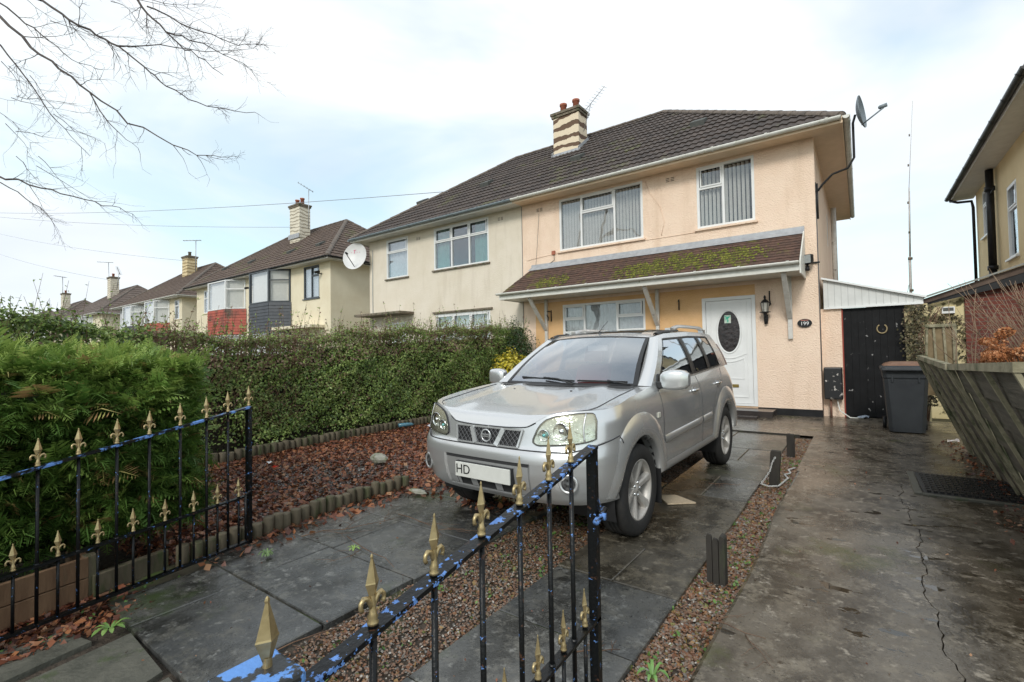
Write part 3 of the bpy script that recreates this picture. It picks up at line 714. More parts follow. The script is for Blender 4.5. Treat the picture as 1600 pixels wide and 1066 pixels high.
# front door
b = MB(); x0, x1, z0, z1 = dr; fwd = 0.075
b.box(x0, x0+fwd, YF-0.012, YF+0.05, z0, z1); b.box(x1-fwd, x1, YF-0.012, YF+0.05, z0, z1); b.box(x0+fwd, x1-fwd, YF-0.012, YF+0.05, z1-fwd, z1); b.box(x0+fwd, x1-fwd, YF-0.02, YF+0.05, z0, z0+0.05)
b.box(x0+0.001, x0+fwd-0.02, YF-0.02, YF-0.012, z0+0.05, z1-0.02)
door = b.build('front_door', M['upvc'], peach, bevel=0.006)
cx, cz, ra, rb = -2.29, 1.745, 0.22, 0.44
def oval_ring(b, y0, y1, ra0, rb0, ra1, rb1, n=40, mi=0):
    rows = []
    for (ra_, rb_, y) in ((ra0, rb0, y0), (ra1, rb1, y1)): rows.append([(cx+ra_*math.cos(2*PI*k/n), y, cz+rb_*math.sin(2*PI*k/n)) for k in range(n)])
    b.grid(rows, mi, close=True)
b = MB(); dx0, dx1, dz0, dz1 = x0+fwd+0.006, x1-fwd-0.006, z0+0.055, z1-fwd-0.006; yd = YF+0.004
n = 48   # leaf with an oval hole: ring of quads from oval to rectangle
outer = []
def rk(k): return 2*PI*k/n
for k in range(n):
    t = rk(k); c_, s_ = math.cos(t), math.sin(t); hx = (dx1-dx0)/2; mxx = (dx0+dx1)/2
    tx = hx/abs(c_) if abs(c_) > 1e-6 else 1e9
    top = dz1-cz if s_ > 0 else cz-dz0
    tz = top/abs(s_) if abs(s_) > 1e-6 else 1e9
    r_ = min(tx, tz); outer.append([mxx + c_*r_, yd, cz + s_*r_])
for xx_ in (dx0, dx1):          # snap the nearest ring point onto each corner
    for zz_ in (dz0, dz1): q_ = min(outer, key=lambda p: (p[0]-xx_)**2+(p[2]-zz_)**2); q_[0], q_[2] = xx_, zz_
inner = [(cx+ra*math.cos(2*PI*k/n), yd, cz+rb*math.sin(2*PI*k/n)) for k in range(n)]
b.grid([outer, inner], sm=False, close=True)
oval_ring(b, yd, yd-0.016, ra+0.045, rb+0.045, ra+0.03, rb+0.03); oval_ring(b, yd-0.016, yd-0.010, ra+0.03, rb+0.03, ra, rb); oval_ring(b, yd-0.010, yd+0.02, ra, rb, ra, rb)
for (xa, xb, za, zb) in ((dx0+0.09, dx1-0.09, 0.34, 0.36), (dx0+0.09, dx1-0.09, 2.36, 2.375)): b.box(xa, xb, yd-0.012, yd, za, zb)
for xa in (dx0+0.09, dx1-0.10): b.box(xa, xa+0.015, yd-0.0115, yd, 0.36, 2.36)
def arc_strip(b, zc, x0_, x1_, dip, w=0.018, z2=None):
    pts = []
    for k in range(15):
        u = k/14; pts.append((x0_+(x1_-x0_)*u, yd-0.006, zc - dip*math.sin(PI*u)))
    for i in range(14): b.beam(pts[i], pts[i+1], w, 0.012, up=(0,1,0))
arc_strip(b, 1.27, dx0+0.12, dx1-0.12, 0.10); arc_strip(b, 1.17, dx0+0.16, dx1-0.16, 0.08)
for xa in (dx0+0.16, dx1-0.172): b.box(xa, xa+0.014, yd-0.0105, yd, 0.74, 1.165)
b.box(dx0+0.16, dx1-0.158, yd-0.0115, yd, 0.73, 0.745)
b.build('door_leaf', M['upvc'], door)
b = MB(); b.add([(cx+ra*math.cos(2*PI*k/n), yd+0.008, cz+rb*math.sin(2*PI*k/n)) for k in range(n)], [tuple(range(n))]); b.add([(cx+(ra+.02)*math.cos(2*PI*k/n), yd+0.03, cz+(rb+.02)*math.sin(2*PI*k/n)) for k in range(n)], [tuple(range(n))], 1)
M['door_dark'] = pm('patterned_obscure_glass', (0.015, 0.013, 0.013), (0.05, 0.04, 0.04), 16, 0.12, bump=0.01, bscale=18)
b.build('oval_pane', [M['door_dark'], M['dark']], door)
b = MB(); b.box(-2.36, -2.12, yd-0.016, yd-0.003, 0.55, 0.615); M['brass'] = pm('brass', (0.35, 0.26, 0.08), (0.25, 0.18, 0.06), 14, 0.4, metal=0.7); b.build('letterbox', M['brass'], door, bevel=0.003)
b = MB(); b.box(-2.375, -2.245, yd+0.0045, yd+0.0065, 1.93, 2.10); M['sticker'] = pm('sticker', (0.55, 0.62, 0.52), (0.62, 0.68, 0.6), 30, 0.5, c3=(0.03, 0.42, 0.28), p3=(0.54, 0.6), s3=14); b.build('window_sticker', M['sticker'], door)
b = MB(); b.box(dx0+0.02, dx0+0.045, yd-0.05, yd-0.035, 1.08, 1.22); b.box(dx0+0.015, dx0+0.05, yd-0.012, yd, 1.02, 1.28); b.tube([(dx0+0.032,yd-0.005,1.2),(dx0+0.032,yd-0.045,1.2)], 0.009); b.build('door_handle', M['upvc'], door)
# canopy
cn = MB(); yc0, zc0, zc1 = 10.12, 2.93, 3.70
tiled(cn, (-7.74,yc0,zc0), (-0.86,yc0,zc0), (-0.86,YF,zc1), (-7.32,YF,zc1), gauge=0.105, rib=0.28, amp=0.004, lift=0.014)
cn.add([(-7.74,yc0,zc0-.02),(-7.74,YF,zc0-.02),(-7.32,YF,zc1),( -7.74,yc0,zc0)], [(0,1,2,3)])
def moss_mat():
    m = pm('mossy_canopy_tile', (0.06, 0.036, 0.028), (0.13, 0.07, 0.05), 9, 0.8, bump=0.004, bscale=60, c3=(0.145, 0.15, 0.022), p3=(0.56, 0.72), s3=2.3)
    return m
M['canopy'] = moss_mat()
can = cn.build('porch_canopy', M['canopy'], peach)
# cushions of moss on the canopy tiles
rgm = np.random.default_rng(12); n_ = 15000; mx0 = rgm.uniform(-7.3, -0.9, n_); mv = rgm.uniform(0.02, 0.75, n_)
fld = np.exp(-((mx0+2.2)/0.9)**2-((mv-0.45)/0.35)**2) + np.exp(-((mx0+4.0)/0.8)**2-((mv-0.35)/0.28)**2) + 0.9*np.exp(-((mx0+6.3)/0.6)**2-((mv-0.30)/0.28)**2) + 0.5*np.exp(-((mx0+3.1)/0.3)**2-((mv-0.5)/0.3)**2)
fld = fld*(0.55+0.9*np.abs(np.sin(mx0*9+mv*5)*np.sin(mx0*23+mv*17+1)))
mv = (np.floor(mv*12)+rgm.uniform(-0.05, 0.42, n_))/12.0
km = fld > rgm.uniform(0.32, 1.7, n_); mx0 = mx0[km]; mv = mv[km]; n_ = len(mx0)
MP = np.stack([mx0, yc0+(YF-yc0)*mv, zc0+(zc1-zc0)*mv+0.022], 1); O6 = np.array([(1,0,0),(.5,.87,0),(-.5,.87,0),(-1,0,0),(-.5,-.87,0),(.5,-.87,0),(0,0,.75)])
F6 = np.array([(0,1,6),(1,2,6),(2,3,6),(3,4,6),(4,5,6),(5,0,6)]); sz = rgm.uniform(0.010, 0.030, n_)[:, None, None]
V6 = (O6[None]*sz*rgm.uniform(0.7, 1.3, (n_, 7, 1))); V6[..., 2] += V6[..., 1]*0.75; V6 = (V6 + MP[:, None]).reshape(-1, 3)
np_mesh('moss', V6, (F6[None]+7*np.arange(n_)[:, None, None]).reshape(-1, 3), leaf_mat('moss_mat', [(0, (0.05, 0.055, 0.010)), (0.6, (0.12, 0.125, 0.016)), (1, (0.20, 0.20, 0.03))], 0.95, 0), np.repeat(rgm.uniform(0, 1, n_), 6), can)['kind'] = 'stuff'
b = MB(); b.box(-7.74, -0.86, yc0+0.022, YF-0.006, zc0-0.13, zc0-0.115); b.box(-7.78, -0.86, yc0, yc0+0.022, zc0-0.145, zc0+0.01)
b.prism([(-0.859,yc0-0.02,zc0-0.20),(-0.859,YF-0.006,zc0-0.20),(-0.859,YF-0.006,zc1+0.03),(-0.859,yc0-0.02,zc0+0.045)], (0.022,0,0)); b.box(-7.78, -7.74, yc0+0.003, YF-0.006, zc0-0.145, zc0-0.02)
b.build('canopy_fascia', M['gut_w'], can)
b = MB(); gutter(b, (-7.82,yc0-0.06,zc0+0.02), (-0.86,yc0-0.06,zc0+0.02), r=0.055, clips=0.8); b.build('gutter', M['gut_w'], can)
b = MB(); b.grid([[(-7.36,YF-0.005,zc1+0.10),(-0.84,YF-0.005,zc1+0.09)],[(-7.36,YF-0.02,zc1+0.03),(-0.84,YF-0.02,zc1+0.025)],[(-7.40,YF-0.14,zc1-0.075),(-0.84,YF-0.14,zc1-0.08)]], sm=False); b.build('flashing', M['lead'], can)
M['bracket'] = pm('peeling_white_timber', (0.55, 0.52, 0.47), (0.66, 0.64, 0.60), 8, 0.7, c3=(0.22, 0.19, 0.16), p3=(0.60, 0.68), s3=9)
for x in (-6.88, -3.82, -1.13):
    b = MB(); zb = 1.55
    b.box(x-0.04, x+0.04, YF-0.075, YF-0.006, zb, zc0-0.131); b.beam((x, YF-0.07, zb+0.42), (x, yc0+0.10, zc0-0.16), 0.06, 0.09, up=(1,0,0))
    b.build('canopy_bracket', M['bracket'], can, bevel=0.005)
chimney(peach, -7.52, 13.75, 0.94, 0.60, 7.3, 9.12, M['chim_a'], M['brickpot'])
b = MB(); b.prism([(-8.05,13.36,7.62),(-6.99,13.36,7.62),(-6.99,13.43,7.86),(-8.05,13.43,7.86)], (0,0.01,0)); b.beam((-7.03,13.4,7.80),(-7.03,14.1,8.33),0.02,0.16); b.beam((-8.01,13.4,7.80),(-8.01,14.1,8.33),0.02,0.16); b.build('flashing', M['lead'], peach)
for x in (-3.15, -6.6): roof_vent(peach, x, 12.45, 5.55, pi_['ye'], 0.765)
def airbrick(parent, x, z, mat):
    b = MB()
    for k in range(3):
        for i in range(2): b.box(x-0.10+i*0.11, x-0.02+i*0.11, YF-0.006, YF-0.001, z+k*0.035, z+k*0.035+0.014)
    b.build('air_brick', mat, parent)
M['ventdark'] = pm('vent_slots', (0.16, 0.10, 0.06), None, rough=0.9)
airbrick(peach, -7.06, 5.26, M['ventdark']); airbrick(peach, -3.46, 5.28, M['ventdark'])
# side downpipe, cables
b = MB(); b.tube([(XE+0.12, 16.2, 5.3), (XE+0.12, 16.2, 3.0)], 0.065, 12); b.tube([(XE+0.12, 16.2, 3.05), (XE+0.12, 16.2, 2.95)], 0.085, 12); b.build('downpipe', M['gut_g2'] if 'gut_g2' in M else M['bracket'], peach)
def cable(parent, name, pts, r=0.005, mat=None): 
    b = MB(); b.tube(pts, r, 5); return b.build(name, mat or M['wire'], parent)
yw = YF-0.008
cable(peach, 'cable', [(-4.05,yw,5.42),(-3.95,yw,5.1),(-3.72,yw,4.75),(-3.62,yw,4.35),(-3.7,yw,4.05)], 0.006, M['peach'])
cable(peach, 'cable', [(-7.5,yw,3.95),(-6.6,yw,4.02),(-6.2,yw,4.0),(-3.9,yw,4.0),(-2.9,yw,4.0)], 0.006, M['peach'])
cable(peach, 'cable', [(-6.62,yw,4.05),(-6.62,yw,3.85),(-6.75,yw,3.78)], 0.008, M['wire'])
cable(peach, 'cable', [(-7.08,yw,5.2),(-7.16,yw,4.3),(-7.22,yw,3.7)], 0.004, M['wire'])
cable(peach, 'cable', [(XE+0.01,YF+0.03,4.3),(XE+0.01,YF+0.05,3.4),(XE+0.012,YF+0.03,2.4),(XE+0.012,YF+0.05,0.9)], 0.009, M['wire'])
b = MB(); b.box(-6.68, -6.58, YF-0.04, YF-0.006, 4.0, 4.1); b.build('junction_box', M['brickpot'], peach)

# ---- beige house (left half)
g1 = (-13.55, -12.42, 4.05, 5.44); g2 = (-11.18, -8.88, 4.09, 5.46); g3 = (-11.12, -8.86, 1.5, 2.65); gd = (-13.5, -12.5, 0.15, 2.5)
beige, bi = half_house('semi_detached_house', 'beige rendered semi with grey gutter and flat slab over door, beside the peach house', XS, XW, YF, DEP, M['grey_render'], M['tile'],
    front=[g1, g2, g3, gd], gut=M['gut_g'])
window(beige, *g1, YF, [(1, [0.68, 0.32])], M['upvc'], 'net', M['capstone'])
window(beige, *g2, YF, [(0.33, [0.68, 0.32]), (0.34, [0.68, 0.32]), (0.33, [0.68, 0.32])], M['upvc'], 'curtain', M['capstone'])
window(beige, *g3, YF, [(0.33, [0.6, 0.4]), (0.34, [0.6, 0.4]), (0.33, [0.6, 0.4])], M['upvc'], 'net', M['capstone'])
b = MB(); b.box(gd[0], gd[1], YF+0.02, YF+0.06, gd[2], gd[3]); b.box(gd[0], gd[0]+0.07, YF-0.01, YF+0.019, gd[2], gd[3]); b.box(gd[1]-0.07, gd[1], YF-0.01, YF+0.019, gd[2], gd[3]); b.box(gd[0]+0.07, gd[1]-0.07, YF-0.01, YF+0.019, gd[3]-0.07, gd[3])
dd = b.build('front_door', M['upvc'], beige)
b = MB(); b.box(gd[0]+0.15, gd[1]-0.15, YF+0.008, YF+0.018, 1.7, 2.3); b.build('pane', M['glass'], dd)
b = MB(); b.box(-14.6, -12.15, YF-0.62, YF-0.002, 2.74, 2.82); b.build('door_canopy_slab', M['capstone'], beige, bevel=0.01)
b = MB(); b.box(g3[0]-0.1, g3[1]+0.1, YF-0.07, YF-0.002, 2.68, 2.73); b.build('lintel_drip', M['capstone'], beige)
for x in (-10.05, -13.15): roof_vent(beige, x, 12.45, 5.55, bi['ye'], 0.765)
airbrick(beige, -8.42, 5.26, M['ventdark']); airbrick(beige, -11.9, 5.22, M['ventdark'])
cable(beige, 'cable', [(-14.3,yw,5.2),(-14.32,yw,3.6),(-14.3,yw,0.5)], 0.012, M['gut_g'])
cable(beige, 'cable', [(XS,yw,5.5),(XS,yw,0.2)], 0.008, M['wire'])
def bay(parent, x0, x1, yf, proj, cant, z0, z1, frm, kind='window', tile=None):
    """canted bay: facets left, front, right"""
    pts = [(x0, yf), (x0+cant, yf-proj), (x1-cant, yf-proj), (x1, yf)]
    if tile is not None:
        b = MB(); n = 9
        for i in range(3):
            p, q = Vector((*pts[i], 0)), Vector((*pts[i+1], 0)); d = (q-p).normalized(); nr = Vector((d.y, -d.x, 0))
            for k in range(n):
                za, zb = z0+(z1-z0)*k/n, z0+(z1-z0)*(k+1)/n
                b.add([p+nr*0.035+Vector((0,0,za)), q+nr*0.035+Vector((0,0,za)), q+nr*0.01+Vector((0,0,zb)), p+nr*0.01+Vector((0,0,zb)), p+Vector((0,0,za)), q+Vector((0,0,za))], [(0,1,2,3),(4,5,1,0)])
        b.add([(x, y, z0) for x, y in pts], [(0,1,2,3)])
        return b.build('hung_tiles', tile, parent)
    b = MB(); g = MB(); t = 0.05
    for i in range(3):
        p, q = Vector((*pts[i], 0)), Vector((*pts[i+1], 0)); Z = lambda z: Vector((0,0,z))
        L = (q-p).length
        for (a, c) in ((z0+t/2, 0), (z1-t/2, 0)): b.beam(p+Z(a), q+Z(a), 0.09, t)
        for e in ((p, q) if i == 0 else (q,)): b.beam(e+Z(z0-0.002), e+Z(z1+0.002), 0.10, 0.10, up=(0,1,0))
        if i != 1:
            zt = z0 + (z1-z0)*0.68; b.beam(p+Z(zt), q+Z(zt), 0.088, t)
        dn = Vector(((q-p).y, -(q-p).x, 0)).normalized()*0.0
        g.add([p+Z(z0)+dn, q+Z(z0)+dn, q+Z(z1)+dn, p+Z(z1)+dn], [(0,1,2,3)])
    w = b.build('bay_window', frm, parent); g.build('pane', M['glass'], w)
    c = MB(); n = 24
    for (fa, fb) in ((0, 1), (1, 2), (2, 3)):
        p, q = Vector((*pts[fa], 0)), Vector((*pts[fb], 0)); d = (q-p); nn = Vector((-d.y, d.x, 0)).normalized(); k = max(3, int(d.length/0.07))
        for i in range(k):
            a = p + d*(i/k) + nn*0.12; e = p + d*((i+0.85)/k) + nn*0.16
            c.add([(a.x,a.y,z0+.05),(e.x,e.y,z0+.05),(e.x,e.y,z1-.05),(a.x,a.y,z1-.05)], [(0,1,2,3)])
    c.build('blind', M['blind'], w)
    r = MB(); r.add([(x0,yf+0.06,z0),(x1,yf+0.06,z0),(x1,yf+0.06,z1),(x0,yf+0.06,z1)], [(0,1,2,3)]); r.add([(x,y,z0) for x,y in pts],[(0,1,2,3)]); r.add([(x,y,z1) for x,y in pts],[(0,1,2,3)])
    r.build('room_behind', M['dark'], w)
    return w

# ---- the pair with the charcoal bay and the red bay
YB = 12.05
bw = (-20.55, -19.3, 3.98, 5.45); bdoor = (-20.9, -19.8, 0.15, 2.35)
hb, ib = half_house('semi_detached_house', 'cream semi with charcoal framed bay over dark hung tiles and a flat door slab', -25.25, -18.45, YB, DEP, M['cream'], M['tile_b'], front=[bw, bdoor], gut=M['black_pl'], rib=0.3)
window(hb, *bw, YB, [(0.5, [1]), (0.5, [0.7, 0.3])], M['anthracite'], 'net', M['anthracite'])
bay(hb, -25.0, -21.7, YB-0.01, 0.62, 0.75, 3.97, 5.5, M['anthracite'])
bay(hb, -25.05, -21.62, YB-0.01, 0.66, 0.75, 2.58, 3.95, None, tile=M['slate_tile'])
bay(hb, -25.0, -21.7, YB-0.01, 0.62, 0.75, 1.2, 2.56, M['anthracite'])
b = MB(); b.box(-22.1, -18.9, YB-0.7, YB-0.002, 2.62, 2.74); b.build('door_canopy_slab', M['cream'], hb)
b = MB(); b.box(bdoor[0], bdoor[1], YB+0.01, YB+0.05, bdoor[2], bdoor[3]); b.build('front_door', M['anthracite'], hb)
chimney(hb, -25.25, 14.6, 1.0, 0.65, 7.7, 9.75, M['chim_b'], M['brickpot'])
b = MB(); b.beam((-25.8,14.22,8.05),(-24.7,14.22,8.05),0.02,0.25); b.build('flashing', M['lead'], hb)
for x in (-20.6, -23.2): roof_vent(hb, x, 12.9, 5.55, ib['ye'], 0.765)
rw = (-31.25, -30.0, 4.0, 5.35)
hc, ic = half_house('semi_detached_house', 'cream semi with white framed bay over sooty red hung tiles', -25.25, -32.25, YB, DEP, M['cream'], M['tile_b'], front=[rw], gut=M['black_pl'], rib=0.3)
window(hc, *rw, YB, [(0.45, [0.65, 0.35]), (0.55, [1])], M['upvc'], 'net', M['cream'])
bay(hc, -29.75, -26.1, YB-0.01, 0.62, 0.8, 3.95, 5.48, M['upvc']); bay(hc, -29.8, -26.0, YB-0.01, 0.66, 0.8, 2.6, 3.93, None, tile=M['red_tile']); bay(hc, -29.75, -26.1, YB-0.01, 0.62, 0.8, 1.2, 2.57, M['upvc'])
for x in (-27.3, -30.5): roof_vent(hc, x, 12.9, 5.55, ic['ye'], 0.765)
cam_m = M['black_pl']
b = MB(); b.lathe([(0.0,-0.16),(0.055,-0.16),(0.06,0.05),(0.045,0.07),(0,0.07)], (-19.15, YB-0.25, 5.05), (-0.5,-1,-0.3), n=12); b.tube([(-19.1,YB-0.0,5.0),(-19.15,YB-0.2,5.02)], 0.025, 8); b.build('camera_housing', cam_m, hb)
b = MB(); b.lathe([(0.0,-0.16),(0.055,-0.16),(0.06,0.05),(0.045,0.07),(0,0.07)], (-25.55, YB-0.25, 4.95), (0.5,-1,-0.3), n=12); b.tube([(-25.5,YB-0.0,4.95),(-25.55,YB-0.2,4.96)], 0.025, 8); b.build('camera_housing', cam_m, hc)

# ---- next pairs, smaller and smaller
YC = 12.55
cw = (-37.0, -35.95+0.2, 4.0, 5.3); cw = (-37.15, -36.35, 4.0, 5.3)
h1, i1 = half_house('semi_detached_house', 'cream semi with red tiled bay beside its grey twin, half hidden by hedge', -42.05, -35.9, YC, DEP, M['cream'], M['tile_b'], front=[cw], gut=M['gut_w'], rib=0.3, ez=5.45)
window(h1, *cw, YC, [(1, [0.7, 0.3])], M['upvc'], 'net', M['cream'])
bay(h1, -41.3, -38.0, YC-0.01, 0.62, 0.8, 3.85, 5.36, M['upvc']); bay(h1, -41.35, -37.95, YC-0.01, 0.66, 0.8, 2.6, 3.83, None, tile=M['red_tile'])
chimney(h1, -42.0, 15.2, 0.95, 0.7, 7.7, 9.2, M['chim_c'], M['capstone'], pots=1)
M['palegrey'] = pm('pale_grey_render', (0.55, 0.56, 0.58), (0.62, 0.63, 0.65), 2, 0.9)
h2, i2 = half_house('semi_detached_house', 'pale grey semi with white bay over grey hung tiles beyond the red tiled bay', -42.05, -48.4, YC, DEP, M['palegrey'], M['tile_b'], front=[], gut=M['gut_w'], rib=0.3, ez=5.45)
bay(h2, -46.0, -42.7, YC-0.01, 0.62, 0.8, 3.85, 5.36, M['upvc']); bay(h2, -46.05, -42.65, YC-0.01, 0.66, 0.8, 2.6, 3.83, None, tile=M['slate_tile'])
k = 0
for (xc, wd, lab1, lab2, y_) in ((-60.1, 6.6, 'cream semi under pale chimney, near half of the fourth pair along street', 'far half of the fourth pair along the street, white bay under a brown hipped roof', 12.6),
                         (-78.5, 6.6, 'fifth pair near half, brown hipped roof just above the hedge line', 'fifth pair far half, roof slope hidden behind its chimney', 12.6), (-96.5, 6.6, 'last roof in the row showing as a small brown hip', 'farthest half house in the row behind the hedge tips', 12.6)):
    near, inn = half_house('semi_detached_house', lab1, xc, xc+wd, y_, DEP, M['cream'], M['tile_far'], front=[], gut=M['gut_w'], rib=0.6, ez=5.45, gauge=0.42)
    far, _ = half_house('semi_detached_house', lab2, xc, xc-wd, y_, DEP, M['cream'], M['tile_far'], front=[], gut=M['gut_w'], rib=0.6, ez=5.45, gauge=0.42)
    bay(near, xc+1.0, xc+4.0, y_-0.01, 0.62, 0.8, 3.85, 5.36, M['upvc']); bay(far, xc-4.0, xc-1.0, y_-0.01, 0.62, 0.8, 3.85, 5.36, M['upvc'])
    if k < 2: chimney(near, xc+0.1, y_+2.4, 1.0, 0.7, 7.4, 9.5, M['chim_b'], M['brickpot'], pots=1)
    k += 1

# ---- house on the right
ny = (14.25, 15.08, 3.25, 4.85); nx_ = (16.6, 17.6, 4.2, 5.42)
nb, inb = half_house('neighbouring_house', 'yellow rendered house with black gutter and thick black soil pipe at right edge', 10.0, 2.72, YF, DEP, M['yellow_r'], M['tile'], ez=5.62, side=[ny, nx_], gut=M['black_pl'])
window(nb, *ny, 2.72, [(1, [0.68, 0.32])], M['upvc'], 'net', M['upvc'], axis='x', sgn=1)
window(nb, *nx_, 2.72, [(1, [0.68, 0.32])], M['upvc'], 'net', M['upvc'], axis='x', sgn=1)
b = MB(); b.tube([(2.60,15.95,5.56),(2.60,15.95,3.15)], 0.075, 14)
for z in (5.1, 3.2): b.tube([(2.60,15.95,z+0.05),(2.60,15.95,z-0.05)], 0.098, 14)
b.tube([(2.60,15.95,4.95),(2.60,15.5,5.0)], 0.02, 8); b.tube([(2.60,15.95,3.15),(2.60,15.95,0)], 0.075, 14); b.build('soil_pipe', M['black_pl'], nb)
b = MB(); b.tube([(2.20,18.6,5.55),(2.35,18.5,5.45),(2.62,18.35,5.40),(2.64,18.3,5.2),(2.64,18.3,2.6)], 0.035, 10); b.build('downpipe', M['black_pl'], nb)

# ---- white gabled lean-to with the black door
lt = thing('side_passage', 'white boarded lean-to gable over a black side door between the houses', 'lean-to', (0.2, 11.3, 0))
b = MB(); b.prism([(-0.57,11.3,2.16),(0.93,11.3,2.13),(0.93,11.3,2.24),(-0.57,11.3,2.72)], (0,0.04,0))
M['joint'] = pm('pale_joint', (0.40,0.40,0.39), None)
M['boards'] = pm('white_boarding', (0.60, 0.60, 0.58), (0.68, 0.68, 0.66), 4, 0.5)
pn = b.build('gable_boarding', M['boards'], lt)
b = MB()
for i in range(13): x = -0.5+i*0.108; zt = 2.72 - (x+0.57)*0.32 - 0.02; b.box(x, x+0.006, 11.297, 11.3, 2.165, zt) if zt > 2.2 else None
b.build('board_joint', M['joint'], pn)
b = MB(); b.beam((-0.60,11.27,2.735),(0.97,11.27,2.245),0.09,0.035,up=(0,0,1)); b.box(-0.57,0.93,11.27,11.3,2.12,2.155); b.build('edge_trim', M['upvc'], pn)
b = MB(); b.prism([(-0.6,11.32,2.74),(-0.6,17,2.74),(0.98,17,2.25),(0.98,11.32,2.25)], (0,0,0.02)); b.build('roof', M['lead'], lt)
b = MB(); b.box(-0.63, -0.27, 11.34, 11.46, -0.05, 2.13); b.build('peach_wall_strip', M['peach'], lt)
M['black_door'] = pm('black_peeling_paint', (0.005, 0.005, 0.0055), (0.010, 0.010, 0.011), 6, 0.6, spec=0.2, c3=(0.30, 0.29, 0.28), p3=(0.655, 0.675), s3=9.0)
b = MB()
for i in range(8): x = -0.25+i*0.11; b.box(x, x+0.107, 11.36, 11.40, 0.03, 2.12)
b.box(-0.26, 0.64, 11.401, 11.42, 0.0, 2.12); b.box(-0.27, -0.25, 11.35, 11.40, 0.0, 2.12); b.box(0.63, 0.66, 11.35, 11.42, 0.0, 2.12)
b.build('side_door', M['black_door'], lt)
b = MB(); b.box(-0.29, -0.268, 11.335, 11.35, 0, 2.12); b.build('red_edge', pm('red_paint', (0.30, 0.05, 0.03), None), lt)
b = MB(); b.box(0.665, 0.99, 11.36, 11.5, -0.05, 2.13); M['cream_w'] = pm('stained_cream_wall', (0.62, 0.52, 0.28), (0.70, 0.60, 0.36), 3, 0.9, c3=(0.10, 0.085, 0.04), p3=(0.52, 0.60), s3=5.5)
b.build('cream_wall_strip', M['cream_w'], lt)
hs = MB(); pts = [(0.33+0.075*math.sin(a), 11.345, 1.70-0.085*math.cos(a)) for a in [R(-150+20*i) for i in range(16)]]
hs.tube(pts, 0.013, 8); tag(hs.build('horseshoe', pm('old_brass', (0.38, 0.30, 0.17), (0.25, 0.19, 0.1), 30, 0.5, metal=0.4)), 'pale metal horseshoe nailed to the black side door', 'horseshoe')
# neighbour garage
ng = thing('garage', 'cream and red brick side garage with dark sloping roof edge behind the bin', 'garage', (1.9, 12.4, 0))
b = MB(); b.prism([(0.995,12.4,-0.05),(1.61,12.4,-0.05),(1.61,12.4,2.36),(0.995,12.4,2.16)], (0,0.15,0)); b.build('cream_wall', M['cream_w'], ng)
def brick_mat():
    m = bpy.data.materials.new('garage_brick'); m.use_nodes = True; nt = m.node_tree; b = nt.nodes['Principled BSDF']
    g = nt.nodes.new('ShaderNodeNewGeometry'); sp = nt.nodes.new('ShaderNodeSeparateXYZ'); cb = nt.nodes.new('ShaderNodeCombineXYZ'); br = nt.nodes.new('ShaderNodeTexBrick')
    lk(nt, g.outputs['Position'], sp.inputs[0]); lk(nt, sp.outputs[0], cb.inputs[0]); lk(nt, sp.outputs[2], cb.inputs[1]); lk(nt, cb.outputs[0], br.inputs[0])
    br.inputs['Scale'].default_value = 1.0; br.inputs['Brick Width'].default_value = 0.225; br.inputs['Row Height'].default_value = 0.075; br.inputs['Mortar Size'].default_value = 0.006
    br.inputs['Color1'].default_value = (0.17, 0.045, 0.032, 1); br.inputs['Color2'].default_value = (0.11, 0.032, 0.024, 1); br.inputs['Mortar'].default_value = (0.13, 0.10, 0.085, 1)
    lk(nt, br.outputs[0], b.inputs['Base Color']); b.inputs['Roughness'].default_value = 0.9; return m
M['garage_brick'] = brick_mat()
b = MB(); b.prism([(1.612,12.36,-0.05),(2.71,12.36,-0.05),(2.71,12.36,2.70),(1.612,12.36,2.34)], (0,0.15,0)); b.build('brick_wall', M['garage_brick'], ng)
b = MB(); b.prism([(0.95,12.33,2.17),(2.8,12.2,2.78),(2.8,12.2,2.92),(0.95,12.33,2.26)], (0,5,0)); b.build('roof', M['tile_b'], ng)
b = MB(); b.prism([(1.02,12.28,2.16),(2.8,12.15,2.56),(2.8,12.15,2.775),(0.95,12.28,2.165)], (0,0.03,0)); b.build('black_fascia', M['black_pl'], ng)
b = MB(); b.beam((0.92,12.26,2.28),(2.85,12.13,2.955),0.05,0.03); b.build('verge_trim', pm('grey_trim', (0.25,0.25,0.23), None), ng)
b = MB(); b.box(1.28, 1.47, 12.33, 12.39, 1.98, 2.11); b.box(1.30, 1.45, 12.32, 12.33, 2.03, 2.09, 1); tag(b.build('wall_vent', [M['upvc'], M['ventm']], bevel=0.004), 'small white louvred vent cowl high on the cream garage wall', 'vent')

# ---- fittings on the walls
def dish(name, label, c, aim, rad, mat, arm, mount_w, lnb_mat, mesh=False):
    t = thing(name, label, 'satellite dish', arm[0])
    ax = Vector(aim).normalized(); c = Vector(c)
    prof = [(rad*i/10, 0.28*rad*(i/10)**2) for i in range(11)] + [(rad*1.02, 0.28*rad+0.006), (rad*1.0, 0.28*rad-0.014)] + [(rad*i/10, 0.28*rad*(i/10)**2-0.012) for i in range(9, -1, -1)]
    b = MB(); b.lathe(prof, c - ax*0.0, ax, n=40, sc2=(1.0, 1.08)); d_ = b.build('dish', mat, t)
    b = MB(); b.tube(arm, mount_w, 10); b.build('mounting_arm', M['black_pl'], t)
    low = c - Vector((0,0,1))*rad*0.9 + ax*0.22*rad; tip = c + ax*rad*1.45 - Vector((0,0,1))*rad*0.30
    b = MB(); b.tube([low, tip], 0.014, 8); b.lathe([(0,-0.05),(0.035,-0.05),(0.035,0.06),(0.02,0.08),(0,0.08)], tip + Vector((0,0,0.03)), -ax, n=14); b.build('receiver_arm', lnb_mat, t)
    return t, d_
